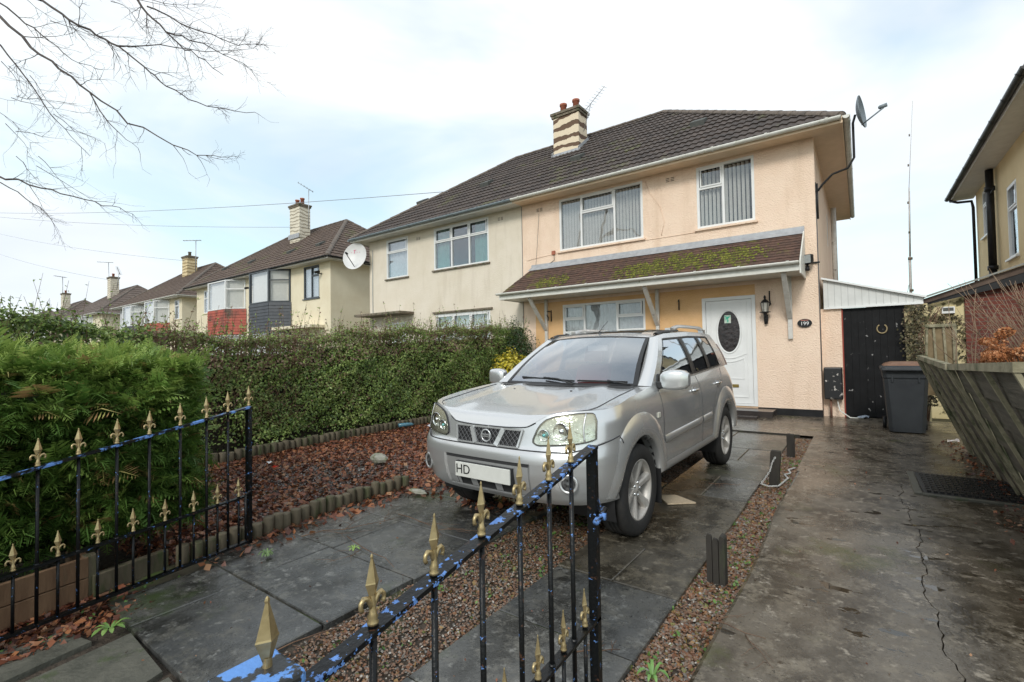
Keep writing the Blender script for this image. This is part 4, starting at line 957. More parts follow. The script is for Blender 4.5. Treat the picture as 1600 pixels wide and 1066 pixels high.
M['dish_w'] = pm('white_dish', (0.66, 0.65, 0.64), (0.72, 0.71, 0.70), 4, 0.4)
M['dish_d'] = pm('grey_mesh_dish', (0.14, 0.17, 0.19), (0.20, 0.23, 0.25), 8, 0.5)
ddt, dsh = dish('satellite_dish', 'white round dish on the left corner of the beige house with small pink lettering', (-14.78, 10.72, 4.95), (0.42, -1, 0.22), 0.46, M['dish_w'], [(-14.45,11.07,4.7),(-14.6,10.95,4.72),(-14.72,10.82,4.9)], 0.025, M['black_pl'])
# pink T and dots on the dish face
def text_mesh(name, txt, size, mat, parent, loc, rot_m, depth=0.002):
    cu = bpy.data.curves.new(name, 'FONT'); cu.body = txt; cu.size = size; cu.extrude = depth; cu.align_x = 'CENTER'; cu.align_y = 'CENTER'
    ob = bpy.data.objects.new(name, cu); COL.objects.link(ob); dg = bpy.context.evaluated_depsgraph_get(); dg.update()
    me = bpy.data.meshes.new_from_object(ob.evaluated_get(dg)); bpy.data.objects.remove(ob); bpy.data.curves.remove(cu)
    M4 = Matrix.Translation(loc) @ rot_m.to_4x4(); 
    off = Vector((0,0,0)); p = parent
    while p is not None: off += p.location; p = p.parent
    me.transform(Matrix.Translation(-off) @ M4); me.materials.clear(); me.materials.append(mat)
    o = bpy.data.objects.new(name, me); COL.objects.link(o); o.parent = parent; return o
M['pink'] = pm('pink_print', (0.65, 0.12, 0.25), None, rough=0.5)
ax = Vector((0.42,-1,0.22)).normalized(); sx = Vector((0,0,1)).cross(ax).normalized(); sy = ax.cross(sx)
rm3 = Matrix((sx, sy, ax)).transposed()
text_mesh('lettering', 'T', 0.20, M['pink'], dsh, Vector((-14.78,10.72,4.95)) + sx*(-0.08) + sy*0.20 + ax*0.045, rm3)
b = MB()
for q in (-0.19, 0.03, 0.12): b.lathe([(0.0,0.004),(0.012,0.004),(0.012,0)], Vector((-14.78,10.72,4.95)) + sx*q + sy*0.18 + ax*0.045, ax, n=10)
b.build('printed_dots', M['pink'], dsh)
dish('satellite_dish', 'dark grey dish on a long cranked arm at the right eaves of the peach house', (0.07, 11.0, 5.74), (0.97, -0.18, 0.10), 0.275, M['dish_d'],
     [(XE+0.0,11.12,4.45),(XE+0.05,11.1,4.45),(XE+0.12,11.1,4.55),(-0.35,11.1,4.72),(-0.10,11.1,4.78),(0.0,11.08,4.95),(0.0,11.06,5.6),(0.04,11.04,5.74)], 0.021, M['dish_d'])
b = MB(); b.box(XE+0.0045, XE+0.02, 11.09, 11.15, 4.05, 4.62); b.tube([(XE+0.03,11.12,4.6),(XE+0.03,11.12,3.9)], 0.02, 8); tag(b.build('wall_bracket', M['black_pl']), 'black steel wall plate holding the cranked dish arm', 'bracket')
# lantern
wl = thing('wall_lantern', 'black carriage lantern beside the white front door', 'wall lamp', (-1.55, YF, 2.1))
b = MB(); lx, ly = -1.56, YF-0.14
b.lathe([(0,0.0),(0.03,0.0),(0.035,0.05),(0.075,0.07),(0.08,0.085),(0.05,0.09)], (lx,ly,2.03), n=6, sm=False); b.lathe([(0.085,0.0),(0.05,0.05),(0.02,0.075),(0.018,0.10),(0.028,0.115),(0.01,0.15),(0,0.16)], (lx,ly,2.30), n=6, sm=False)
b.lathe([(0.105,-0.005),(0.105,0.005),(0.05,0.012),(0,0.012)], (lx,ly,2.11), n=24); b.lathe([(0.0,-0.06),(0.028,-0.06),(0.04,0),(0.045,0.07),(0.04,0.13),(0.0,0.14)], (lx,YF-0.05,1.93), n=16)
for k in range(6): a = PI/3*k+0.3; b.tube([(lx+0.055*math.cos(a),ly+0.055*math.sin(a),2.11),(lx+0.08*math.cos(a),ly+0.08*math.sin(a),2.30)], 0.005, 5)
b.tube([(lx,YF-0.06,1.98),(lx,YF-0.12,2.0),(lx,ly,2.05)], 0.014, 8); b.build('frame', M['black_pl'], wl)
b = MB(); b.lathe([(0.05,0.0),(0.074,0.19)], (lx,ly,2.115), n=6, sm=False); b.build('lantern_glass', pm('frosted_glass', (0.55,0.53,0.48), (0.4,0.38,0.33), 12, 0.25), wl)
b = MB(); b.tube([(-1.49,YF-0.015,2.55),(-1.49,YF-0.03,2.38),(-1.47,YF-0.05,2.27),(-1.50,YF-0.03,2.25)], 0.013, 8); tag(b.build('iron_hook', M['black_pl']), 'black iron hook on the wall just above the lantern', 'hook')
b = MB(); b.tube([(-3.33,YF-0.015,2.52),(-3.33,YF-0.02,2.28)], 0.014, 8); b.tube([(-3.33,YF-0.02,2.46),(-3.30,YF-0.12,2.50),(-3.29,YF-0.20,2.46)], 0.012, 8); tag(b.build('iron_hook', M['black_pl']), 'black iron hook left of the white front door frame', 'hook')
b = MB(); b.tube([(-6.95,YF-0.015,2.48),(-6.78,YF-0.1,2.3),(-6.72,YF-0.2,2.22)], 0.013, 8); b.tube([(-6.74,YF-0.015,2.5),(-6.74,YF-0.02,2.2)], 0.015, 8); b.tube([(-6.74,YF-0.02,2.46),(-6.74,YF-0.22,2.46)], 0.012, 8); tag(b.build('iron_hook', M['black_pl']), 'black iron basket hook on the shaded peach wall left of the ground floor window', 'hook')
# number plaque: 199
pq = thing('house_number_plaque', 'black oval plaque reading 199 on the peach wall', 'sign', (-0.89, YF, 1.86))
b = MB(); n = 32; q = [(-0.885+0.125*math.cos(2*PI*k/n), YF-0.035, 1.855+0.085*math.sin(2*PI*k/n)) for k in range(n)]; b.prism(q, (0,0.02,0)); b.build('plate', M['black_pl'], pq, bevel=0.003)
face = Matrix(((1,0,0),(0,0,-1),(0,1,0)))
text_mesh('number', '199', 0.10, M['upvc'], pq, Vector((-0.885, YF-0.038, 1.845)), face, 0.0015)
b = MB(); b.beam((-0.95,YF-0.037,1.912),(-0.82,YF-0.037,1.912),0.012,0.004,up=(0,1,0)); b.build('painted_flower_spray', pm('red_enamel', (0.5,0.05,0.05), (0.6,0.4,0.3), 60), pq)
# floodlight
fl = thing('floodlight', 'black security floodlight with sensor on the peach wall at the right end of the canopy', 'floodlight', (-0.8, YF, 3.05))
b = MB(); b.prism([(-0.98,YF-0.16,3.00),(-0.72,YF-0.22,3.0),(-0.72,YF-0.24,3.18),(-0.98,YF-0.18,3.18)], (0.03,0.10,0.0)); b.build('housing', M['black_pl'], fl, bevel=0.008)
b = MB(); b.prism([(-0.965,YF-0.168,3.015),(-0.735,YF-0.226,3.015),(-0.735,YF-0.244,3.165),(-0.965,YF-0.186,3.165)], (-0.001,-0.003,0)); b.build('lens', pm('dull_lens', (0.30,0.32,0.32), (0.4,0.42,0.42), 20, 0.2), fl)
b = MB(); b.tube([(-0.80,YF-0.12,3.0),(-0.80,YF-0.10,2.95),(-0.80,YF-0.01,2.95)], 0.02, 8); b.lathe([(0,-0.05),(0.035,-0.05),(0.04,0.03),(0,0.04)], (-0.80,YF-0.13,2.91), (0,-0.3,-1), n=12); b.box(-0.72,-0.60,YF-0.03,YF-0.006,3.02,3.05); b.build('sensor', M['black_pl'], fl)
# meter box
mb_ = thing('meter_box', 'black chipped meter box on short pipe by the peach wall corner', 'meter box', (-0.46, 11.1, 0.3))
b = MB(); b.box(-0.60, -0.30, 11.10, 11.335, 0.36, 0.98); M['log_pipe'] = pm('rusty_pipe', (0.16,0.07,0.045), (0.24,0.13,0.09), 20, 0.8); M['chip_box'] = pm('chipped_black_box', (0.015,0.015,0.016), None, rough=0.35, c3=(0.5,0.46,0.42), p3=(0.60,0.62), s3=11); b.build('box', M['chip_box'], mb_, bevel=0.02)
b = MB(); b.box(-0.59, -0.315, 11.085, 11.099, 0.38, 0.96); b.build('door', M['chip_box'], mb_, bevel=0.005)
b = MB(); b.tube([(-0.50,11.2,0.37),(-0.50,11.2,0.0)], 0.02, 8); b.build('pipe', M['log_pipe'], mb_); b = MB(); b.tube([(-0.40,11.2,0.37),(-0.36,11.15,0.15),(-0.2,11.1,0.03),(0.0,11.2,0.02)], 0.012, 6); b.build('flex', M['gut_w'], mb_)

# ---- aerials, mast, wires
def aerial(label, base, top, boom_dir, n=8, L=0.9, r=0.012, el=0.35):
    t = thing('television_aerial', label, 'aerial', base, 0, 'television aerials on the chimneys')
    b = MB(); b.tube([base, top], r, 6); b.build('pole', M['metal'], t)
    d = Vector(boom_dir).normalized(); s = d.cross(Vector((0,0,1))).normalized(); T = Vector(top)
    b = MB(); b.tube([T-d*L*0.3, T+d*L*0.7], r*0.8, 5)
    for i in range(n): p = T-d*L*0.25+d*(L*0.92*i/(n-1)); h = el*(1-0.04*i)*0.5; b.tube([p-s*h, p+s*h], r*0.45, 4)
    b.build('antenna_elements', M['metal'], t)
aerial('slanted aerial on the striped chimney of the peach house', (-7.00,13.7,8.45), (-6.72,13.7,9.28), (0.8,-0.3,0.35), 9, 0.95)
aerial('thin straight aerial beside the twin red pots of the cream chimney', (-24.4,14.6,8.4), (-24.35,14.6,10.6), (-0.5,-1,0.6), 6, 0.9, 0.02)
aerial('aerial on a tall pole right of the stained yellowish chimney', (-40.9,15.2,8.0), (-40.85,15.2,10.4), (-0.7,-1,-0.1), 6, 1.2, 0.03, 0.4)
aerial('aerial with long boom right of the fourth chimney', (-58.9,15,8.3), (-58.2,15,9.9), (1,-0.4,0.25), 7, 2.0, 0.03, 0.35)
aerial('tall aerial on a pole left of the fourth chimney', (-61.2,15,8.0), (-61.6,15,11.3), (-0.6,-1,0), 6, 1.3, 0.03, 0.4)
aerial('aerial left of the fifth chimney', (-79.8,15,8.4), (-80,15,11.8), (0.6,-1,0), 6, 1.4, 0.04, 0.5)
rmast = thing('radio_mast', 'slim white radio mast tapering up into the sky between the houses', 'mast', (1.11, 16.5, 2.2))
b = MB(); b.tube([(1.11,16.5,2.2),(1.12,16.5,3.75)], 0.032, 10); b.tube([(1.12,16.5,3.75),(1.16,16.5,5.6)], 0.016, 8); b.tube([(1.16,16.5,5.6),(1.30,16.5,7.9)], 0.007, 6); b.build('pole', pm('white_pole', (0.62,0.60,0.58), (0.5,0.48,0.46), 6, 0.5), rmast)
b = MB(); b.tube([(1.14,16.5,3.7),(1.17,16.5,5.5)], 0.007, 5)
for z, w in ((2.85,0.045),(3.7,0.05),(4.4,0.02),(5.2,0.02),(6.2,0.016),(7.0,0.014)): b.lathe([(0,-0.03),(w,-0.03),(w,0.03),(0,0.03)], (1.12+max(0,z-5.6)*0.055+0.01,16.5,z), n=10)
b.tube([(1.06,16.48,2.4),(1.03,16.48,2.7),(1.08,16.48,3.0)], 0.006, 5); b.build('clamps', M['capstone'], rmast)
def wire(label, pts, r=0.012):
    b = MB(); P = []
    for i in range(len(pts)-1):
        a, c = Vector(pts[i]), Vector(pts[i+1])
        for k in range(12): u = k/12; p = a.lerp(c, u); p.z -= 0.5*4*u*(1-u)*(c-a).length/60; P.append(p)
    P.append(Vector(pts[-1])); b.tube(P, r, 4); tag(b.build('telephone_wire', M['wirep']), label, 'wire', 'overhead wires above the row of houses')
M['wirep'] = pm('pale_cable', (0.30, 0.31, 0.33), None, rough=0.7)
wire('overhead wire running from the far left to the beige roof edge', [(-60,5,13.9),(-11.76,12.4,7.18)], 0.011)
wire('overhead wire sagging towards the cream house chimney', [(-60,5.7,13.8),(-25.37,14.3,8.6)], 0.010)
wire('lower overhead wire over the row of brown roofs', [(-100,9.5,20.3),(-41.8,14.85,8.9)], 0.011)
wire('faint lowest overhead wire at far left', [(-130,12.5,22.8),(-60.2,15.1,9.3)], 0.014)
# ------------------------------------------------------------ gates
def chipped(name, thr, base=(0.005,0.0055,0.006), chip=(0.13,0.27,0.62), s=22, rough=0.33, metal=0.0):
    m = pm(name, base, (0.075, 0.035, 0.02), 42, rough, ramp=(0.62, 0.68), bump=0.002, bscale=90, c3=chip, p3=thr, s3=s, coords='Object', r3=0.55, spec=0.3)
    return m
M['gate_blk'] = chipped('black_gate_paint', (0.64, 0.65), s=48)
M['gate_top'] = chipped('chipped_rail_paint', (0.562, 0.572), s=34)
M['gate_tl'] = chipped('worn_blue_rail_paint', (0.50, 0.56), s=16)
M['gold'] = pm('gold_finial_paint', (0.56, 0.44, 0.24), (0.40, 0.30, 0.15), 40, 0.38, metal=0.75, coords='Object', c3=(0.16, 0.13, 0.09), p3=(0.60, 0.70), s3=60)
def finial(b, x, y, z, s=1.0, lean=0.0, curls=True):
    """collar, two curled fleur-de-lis arms along Y and a ridged spear"""
    P = lambda dy, dz, dx=0: (x + dx*s + lean*dz*s, y + dy*s, z + dz*s)
    b.lathe([(0,0),(0.0125*s,0),(0.0135*s,0.006*s),(0.0095*s,0.011*s),(0.0125*s,0.018*s),(0.0085*s,0.026*s),(0.007*s,0.05*s),(0.0065*s,0.065*s)], (x,y,z), (lean,0,1), n=12)
    if curls:
        for sg in (-1, 1):
            pts = [P(0.0, 0.030), P(sg*0.006, 0.048), P(sg*0.014, 0.061), P(sg*0.024, 0.064), P(sg*0.031, 0.056), P(sg*0.032, 0.045), P(sg*0.028, 0.039)]
            b.tube(pts, [0.006*s, 0.0062*s, 0.0062*s, 0.006*s, 0.0055*s, 0.005*s, 0.0062*s], 8)
    rows = []
    for dz, w in ((0.055, 0.006), (0.088, 0.0175), (0.091, 0.019), (0.094, 0.0175), (0.145, 0.0035), (0.149, 0.0045), (0.153, 0.0030), (0.156, 0.0005)):
        rows.append([P(w, dz), P(0, dz, w*0.62), P(-w, dz), P(0, dz, -w*0.62)])
    b.grid(rows, sm=False, close=True)

def rail_z(t): return 0.745 + 0.245*t
def make_gate(name, label, x0, y0, x1, y1, y_bars, flip, topm, lastfin, jit):
    L = math.hypot(x1-x0, y1-y0)
    t = thing(name, label, 'gate', (x0, y0, -0.07), math.atan2(-(x1-x0), (y1-y0)), group='pair of open driveway gates')
    # local frame: y along the gate, heights above the ground at its foot
    W = 0.042
    b = MB(); N = 16
    rows = [[(-W/2, L*i/N, rail_z(i/N)+0.07), (W/2, L*i/N, rail_z(i/N)+0.07), (W/2, L*i/N, rail_z(i/N)+0.058), (-W/2, L*i/N, rail_z(i/N)+0.058)] for i in range(N+1)]
    b.grid(rows, sm=False, close=True); b.add(rows[-1], [(0,1,2,3)]); b.add(rows[0], [(0,1,2,3)])
    b.build('top_rail', topm, t, world=False)
    mid = lambda y: 0.345 + 0.06*(y/L)
    bot = lambda y: 0.05 + 0.02*(y/L)
    b = MB(); b.beam((0,0,mid(0)),(0,L,mid(L)), 0.036, 0.012); b.build('middle_rail', M['gate_blk'], t, world=False)
    b = MB(); b.beam((0,0,bot(0)),(0,L,bot(L)), 0.036, 0.016); b.build('bottom_rail', M['gate_blk'], t, world=False)
    b = MB(); b.beam((0,L-0.014,bot(L)-0.02),(0,L-0.014,rail_z(1)+0.06), 0.036, 0.03, up=(0,1,0)); b.build('end_stile', M['gate_blk'], t, world=False)
    b = MB(); b.beam((0,0.014,bot(0)-0.02),(0,0.014,rail_z(0)+0.056), 0.036, 0.03, up=(0,1,0)); b.build('hinge_stile', M['gate_blk'], t, world=False)
    prev = 0
    for i, y in enumerate(y_bars):
        zt = rail_z(y/L)+0.07
        b = MB(); b.tube([(0,y,bot(y)),(0,y,zt-0.012)], 0.0085, 10); b.tube([(0,y,zt),(0,y,zt+0.006)], 0.011, 10); b.tube([(0,y,mid(y)-0.010),(0,y,mid(y)+0.011)], 0.0115, 10)
        b.build('bar', M['gate_blk'], t, world=False)
        b = MB(); finial(b, 0, y, zt+0.004, 0.94, lean=random.uniform(-jit, jit)); b.build('finial', M['gold'], t, world=False)
    if lastfin:
        zt = rail_z(1)+0.07; b = MB(); finial(b, 0, L-0.014, zt+0.004, 0.95); b.build('finial', M['gold'], t, world=False)
    ys = [(a+c)/2 for a, c in zip(y_bars, y_bars[1:]+[L-0.014])]; ys = [y_bars[0]-(y_bars[1]-y_bars[0])/2] + ys
    for y in ys:
        if y < 0.03: continue
        b = MB(); b.tube([(0,y,bot(y)),(0,y,mid(y)-0.005)], 0.0075, 8); b.tube([(0,y,mid(y)+0.006),(0,y,mid(y)+0.014)], 0.010, 8); b.build('short_bar', M['gate_blk'], t, world=False)
        b = MB(); finial(b, 0, y, mid(y)+0.012, 0.88, lean=random.uniform(-jit, jit)); b.build('finial', M['gold'], t, world=False)
    return t, L
ga, La = make_gate('driveway_gate', 'open right hand gate leaf with chipped black top rail, in front of the car', -0.85, 0.48, -0.85, 1.69, [0.17, 0.35, 0.53, 0.71, 0.88, 1.03], 1, M['gate_top'], False, 0.02)
b = MB(); b.tube([(0.035,La-0.03,0.80),(0.02,La+0.02,0.79),(-0.01,La+0.045,0.83),(-0.03,La+0.02,0.87)], 0.009, 8); b.tube([(0.028,La-0.05,0.78),(0.028,La+0.035,0.81)], 0.012, 8); b.lathe([(0,-0.015),(0.014,-0.015),(0.014,0.02),(0,0.02)], (0.03,La-0.01,0.795), (1,0,0), n=8)
b.build('latch', M['gate_tl'], ga, world=False)
gb_, Lb = make_gate('driveway_gate', 'open left hand gate leaf with worn blue top rail, in front of the conifer hedge', -3.44, 0.24, -3.70, 1.74, [0.15, 0.33, 0.50, 0.68, 0.85, 1.03, 1.20, 1.35], -1, M['gate_tl'], True, 0.03)
b = MB(); b.tube([(0.03,Lb-0.06,0.10),(0.03,Lb-0.06,0.42)], 0.009, 8); b.tube([(0.03,Lb-0.06,0.42),(0.03,Lb-0.02,0.44)], 0.009, 8); b.build('drop_bolt', M['gate_blk'], gb_, world=False)
# hinge posts
def hinge_post(label, x, y, fin):
    t = thing('gate_post', label, 'gate post', (x, y, -0.08), 0, 'gate posts')
    b = MB(); w = 0.052
    b.box(x-w, x+w, y-w, y+w, -0.2, 0.782); b.build('post', M['gate_post'], t, bevel=0.008)
    b = MB(); b.box(x-w-0.006, x+w+0.006, y-w-0.006, y+w+0.006, 0.784, 0.81); b.build('cap', M['gate_cap'], t, bevel=0.008)
    if fin: b = MB(); finial(b, x-0.005, y+0.02, 0.752, 1.15, curls=False); b.build('finial', M['gold'], t)
M['gate_post'] = chipped('flaking_post_paint', (0.42, 0.46), s=14)
M['gate_cap'] = chipped('blue_flaked_cap', (0.50, 0.53), base=(0.03,0.032,0.034), s=13, chip=(0.13, 0.30, 0.68))
hinge_post('blue flaked gate post with gold spear at the bottom edge of the picture', -0.85, 0.41, True)
hinge_post('left gate post beside the pavement, outside the conifer hedge', -3.43, 0.16, True)

# ------------------------------------------------------------ timber edging, stakes, step
def timber(name, c1, c2, **k): return pm(name, c1, c2, 9, 0.8, bump=0.004, bscale=45, stretch=(1, 1, 0.25), **k)
M['log'] = timber('weathered_log', (0.075, 0.06, 0.038), (0.14, 0.115, 0.075), c3=(0.05,0.065,0.02), p3=(0.52,0.66), s3=7)
M['stake'] = timber('dark_stained_timber', (0.018, 0.015, 0.012), (0.035, 0.03, 0.024), c3=(0.04,0.05,0.02), p3=(0.55,0.7), s3=9)
M['plank'] = timber('brown_stained_board', (0.13, 0.07, 0.036), (0.20, 0.12, 0.065), c3=(0.12,0.10,0.06), p3=(0.55,0.66), s3=5)
def log_roll(label, path, h, r=0.042, seed=3):
    rg = random.Random(seed); t = thing('log_roll_edging', label, 'garden edging', (*path[0], -0.06), 0, 'rows of log roll edging'); b = MB()
    for (p, q) in zip(path, path[1:]):
        p, q = Vector((*p, 0)), Vector((*q, 0)); L = (q-p).length; n = int(L/(2*r*0.98))
        for i in range(n):
            c = p.lerp(q, (i+0.5)/n); c.x += rg.uniform(-0.006, 0.006); hh = h*rg.uniform(0.88, 1.08); z = gz(c.y)-0.1
            lx, ly = rg.uniform(-0.012, 0.012), rg.uniform(-0.012, 0.012)
            b.tube([(c.x,c.y,z),(c.x+lx,c.y+ly,gz(c.y)+hh-0.008),(c.x+lx,c.y+ly,gz(c.y)+hh)], [r, r*0.98, r*0.86], 10)
    b.build('logs', M['log'], t); return t
log_roll('near row of upright log edging between leaves and wet slabs', [(-3.82, 1.30), (-3.86, 1.9), (-3.93, 2.5), (-3.95, 3.0), (-3.90, 3.45)], 0.135)
log_roll('back row of log edging at the foot of the green hedge', [(-7.08, 1.6), (-7.05, 3.2), (-7.12, 5.0), (-7.1, 8.2)], 0.125, 0.05, 5)
b = MB(); b.prism([(-3.78,0.86,-0.09),(-3.88,1.28,-0.09),(-3.88,1.28,0.045),(-3.78,0.86,0.05)], (-0.05,-0.005,0)); tag(b.build('sleeper_edging', M['log'], bevel=0.006), 'low grey timber board joining log edging to the planter', 'garden edging')
pl = thing('timber_planter', 'brown stained board planter under the conifer, behind the left gate', 'planter', (-3.9, 0.7, -0.07))
b = MB()
for k in range(2):
    z = -0.08 + k*0.125; b.prism([(-3.70,0.30,z),(-3.80,0.84,z),(-3.80,0.84,z+0.12),(-3.70,0.30,z+0.12)], (-0.03,0,0)); b.prism([(-3.83,0.845,z),(-4.5,0.90,z),(-4.5,0.90,z+0.12),(-3.83,0.845,z+0.12)], (0,-0.03,0))
b.build('boards', M['plank'], pl, bevel=0.004)
b = MB(); b.box(-3.865, -3.805, 0.82, 0.88, -0.15, 0.17); b.build('corner_post', M['log'], pl, bevel=0.005)

def stake(label, x, y, h, w, lean=0.0, n=1):
    t = thing('timber_stake', label, 'stake', (x, y, gz(y)), group='dark stakes along the gravel strip'); b = MB()
    for i in range(n):
        xx = x + (i-(n-1)/2)*w*1.15; hh = h*(1.0 if i != 1 else 0.93)
        b.prism([(xx-w/2,y-0.035,gz(y)-0.1),(xx+w/2,y-0.035,gz(y)-0.1),(xx+w/2+lean,y-0.035,gz(y)+hh-0.01),(xx+w/2-0.008+lean,y-0.035,gz(y)+hh),(xx-w/2+0.006+lean,y-0.035,gz(y)+hh+0.004),(xx-w/2+lean,y-0.035,gz(y)+hh-0.012)], (0,0.07 if i == n-1 else 0.02,0))
    b.build('board', M['stake'], t); return t
stake('nearest dark stake of three boards beside the wet slabs', -0.75, 3.12, 0.27, 0.032, n=3)
stake('dark leaning stake wrapped in a white chain', -0.76, 5.52, 0.34, 0.09, lean=0.03)
stake('far short dark stake near the house end of gravel strip', -0.76, 7.05, 0.27, 0.085)
def chain(label, pts, ln=0.024, r=0.0026):
    b = MB(); P = [Vector(p) for p in pts]; D = [0]
    for a, c in zip(P, P[1:]): D.append(D[-1]+(c-a).length)
    n = int(D[-1]/(ln*0.72))
    for i in range(n):
        s = D[-1]*(i+0.5)/n; j = max(k for k in range(len(D)-1) if D[k] <= s); u = (s-D[j])/(D[j+1]-D[j]); c = P[j].lerp(P[j+1], u); d = (P[j+1]-P[j]).normalized()
        sd = d.cross(Vector((0.3,1,0.2))).normalized(); up = sd.cross(d); 
        if i % 2: sd = up
        ring = [c + d*(math.cos(2*PI*k/10)*ln*0.5) + sd*(math.sin(2*PI*k/10)*ln*0.28) for k in range(11)]
        b.tube(ring, r, 5, cap=False)
    return tag(b.build('plastic_chain', pm('white_plastic_chain', (0.62,0.62,0.60), (0.5,0.5,0.48), 20, 0.5)), label, 'chain')
chain('white plastic chain hanging from the leaning stake and lying on gravel', [(-0.73,5.475,0.26),(-0.76,5.47,0.20),(-0.78,5.47,0.12),(-0.83,5.45,0.03),(-0.86,5.42,-0.01),(-0.78,5.36,-0.012),(-0.70,5.42,-0.01),(-0.68,5.6,-0.01),(-0.66,5.8,-0.01),(-0.71,5.95,-0.012),(-0.66,6.05,-0.01),(-0.70,6.2,-0.01),(-0.65,6.35,-0.01)])
# dark edging board at end of slabs
b = MB(); b.box(-3.9, -0.80, 8.59, 8.61, -0.08, 0.022); tag(b.build('edging_board', M['stake']), 'dark narrow edging board crossing in front of the house', 'edging')
st = thing('doorstep', 'dark tiled doorstep below the white front door', 'step', (-2.2, 10.8, 0))
b = MB(); b.box(-3.0, -1.42, 10.50, YF-0.014, -0.03, 0.13); M['stept'] = pm('dark_quarry_tile', (0.035,0.03,0.028), (0.05,0.04,0.036), 6, 0.25); b.build('step', M['stept'], st, bevel=0.006)
b = MB(); b.box(-3.35, -1.65, 10.18, 10.495, -0.03, 0.055); b.build('lower_step', M['stept'], st, bevel=0.006)
# inspection mat / drain grid
dg_ = thing('drain_cover', 'black ribbed rubber mat in the concrete beside the leaning fence', 'drain cover', (0.8, 6.3, -0.02))
b = MB(); b.add([(0.43,5.85,gz(6)+0.017),(1.22,5.75,gz(6)+0.017),(1.25,6.72,gz(6)+0.024),(0.42,6.72,gz(6)+0.024)], [(0,1,2,3)])
for i in range(17):
    for j in range(9):
        x = 0.46+i*0.046; y = 5.90+j*0.09
        b.box(x, x+0.030, y, y+0.055, gz(6)+0.012, gz(6)+0.034)
b.build('ribbed_mat', pm('black_rubber', (0.012,0.012,0.013), (0.02,0.02,0.02), 30, 0.4), dg_)
b = MB(); b.box(0.36, 0.42, 5.78, 6.74, gz(6)-0.03, gz(6)+0.026); b.box(0.42, 1.3, 5.76, 5.82, gz(6)-0.03, gz(6)+0.025); b.build('concrete_rim', M['old_slab'], dg_, bevel=0.004)

# ------------------------------------------------------------ wheelie bin
wb = thing('wheelie_bin', 'dark grey wheelie bin with brown lid in front of the black side door', 'bin', (0.54, 9.85, 0))
b = MB(); y0, y1, x0, x1 = 9.52, 10.2, 0.27, 0.82; zt = 1.0
def ringb(z, s, ix=0.0): cx_, cy_ = (x0+x1)/2, (y0+y1)/2; hx, hy = (x1-x0)/2*s-ix, (y1-y0)/2*s-ix; c = 0.05; return [(cx_-hx+c,cy_-hy,z),(cx_+hx-c,cy_-hy,z),(cx_+hx,cy_-hy+c,z),(cx_+hx,cy_+hy-c,z),(cx_+hx-c,cy_+hy,z),(cx_-hx+c,cy_+hy,z),(cx_-hx,cy_+hy-c,z),(cx_-hx,cy_-hy+c,z)]
b.grid([ringb(0.03, 0.80), ringb(0.10, 0.82), ringb(0.86, 0.985), ringb(0.87, 1.02), ringb(0.93, 1.03), ringb(0.98, 1.06), ringb(1.0, 1.06)], sm=False, close=True); b.add(ringb(0.03, 0.80), [tuple(range(8))])
for x in (0.38, 0.70): b.box(x-0.012, x+0.012, y0-0.012, y0+0.03, 0.80, 0.95)
M['bin'] = pm('grey_bin_plastic', (0.018,0.021,0.025), (0.026,0.030,0.034), 5, 0.5, bump=0.002, bscale=200)
M['bin_lid'] = pm('brown_bin_lid', (0.17, 0.085, 0.05), (0.22, 0.12, 0.075), 8, 0.45)
b.build('body', M['bin'], wb, bevel=0.01)
b = MB(); P = []
for z, s, in ((1.0,1.12),(1.035,1.12),(1.06,1.02)): P.append(ringb(z, s))
b.grid(P, sm=False, close=True); b.add(ringb(1.0,1.12), [tuple(range(8))]); b.box(x0-0.02, x1+0.02, y0-0.10, y0-0.035, 0.985, 1.02); lid = b.build('lid', M['bin'], wb, bevel=0.01)
b = MB(); b.grid([ringb(1.061,1.0), ringb(1.09,0.9), ringb(1.12,0.62)], sm=False, close=True); b.add(ringb(1.12,0.62), [tuple(range(8))]); b.build('lid_panel', M['bin_lid'], lid, bevel=0.01)
b = MB(); b.lathe([(0,-0.03),(0.10,-0.03),(0.105,-0.015),(0.105,0.02),(0.06,0.03),(0.05,0.015),(0,0.015)], (0.80,10.15,0.105), (1,0,0), n=24); b.build('wheel', M['black_pl'], wb)
b = MB(); b.lathe([(0,-0.03),(0.10,-0.03),(0.105,-0.015),(0.105,0.02),(0,0.02)], (0.29,10.15,0.105), (1,0,0), n=24); b.build('wheel', M['black_pl'], wb)

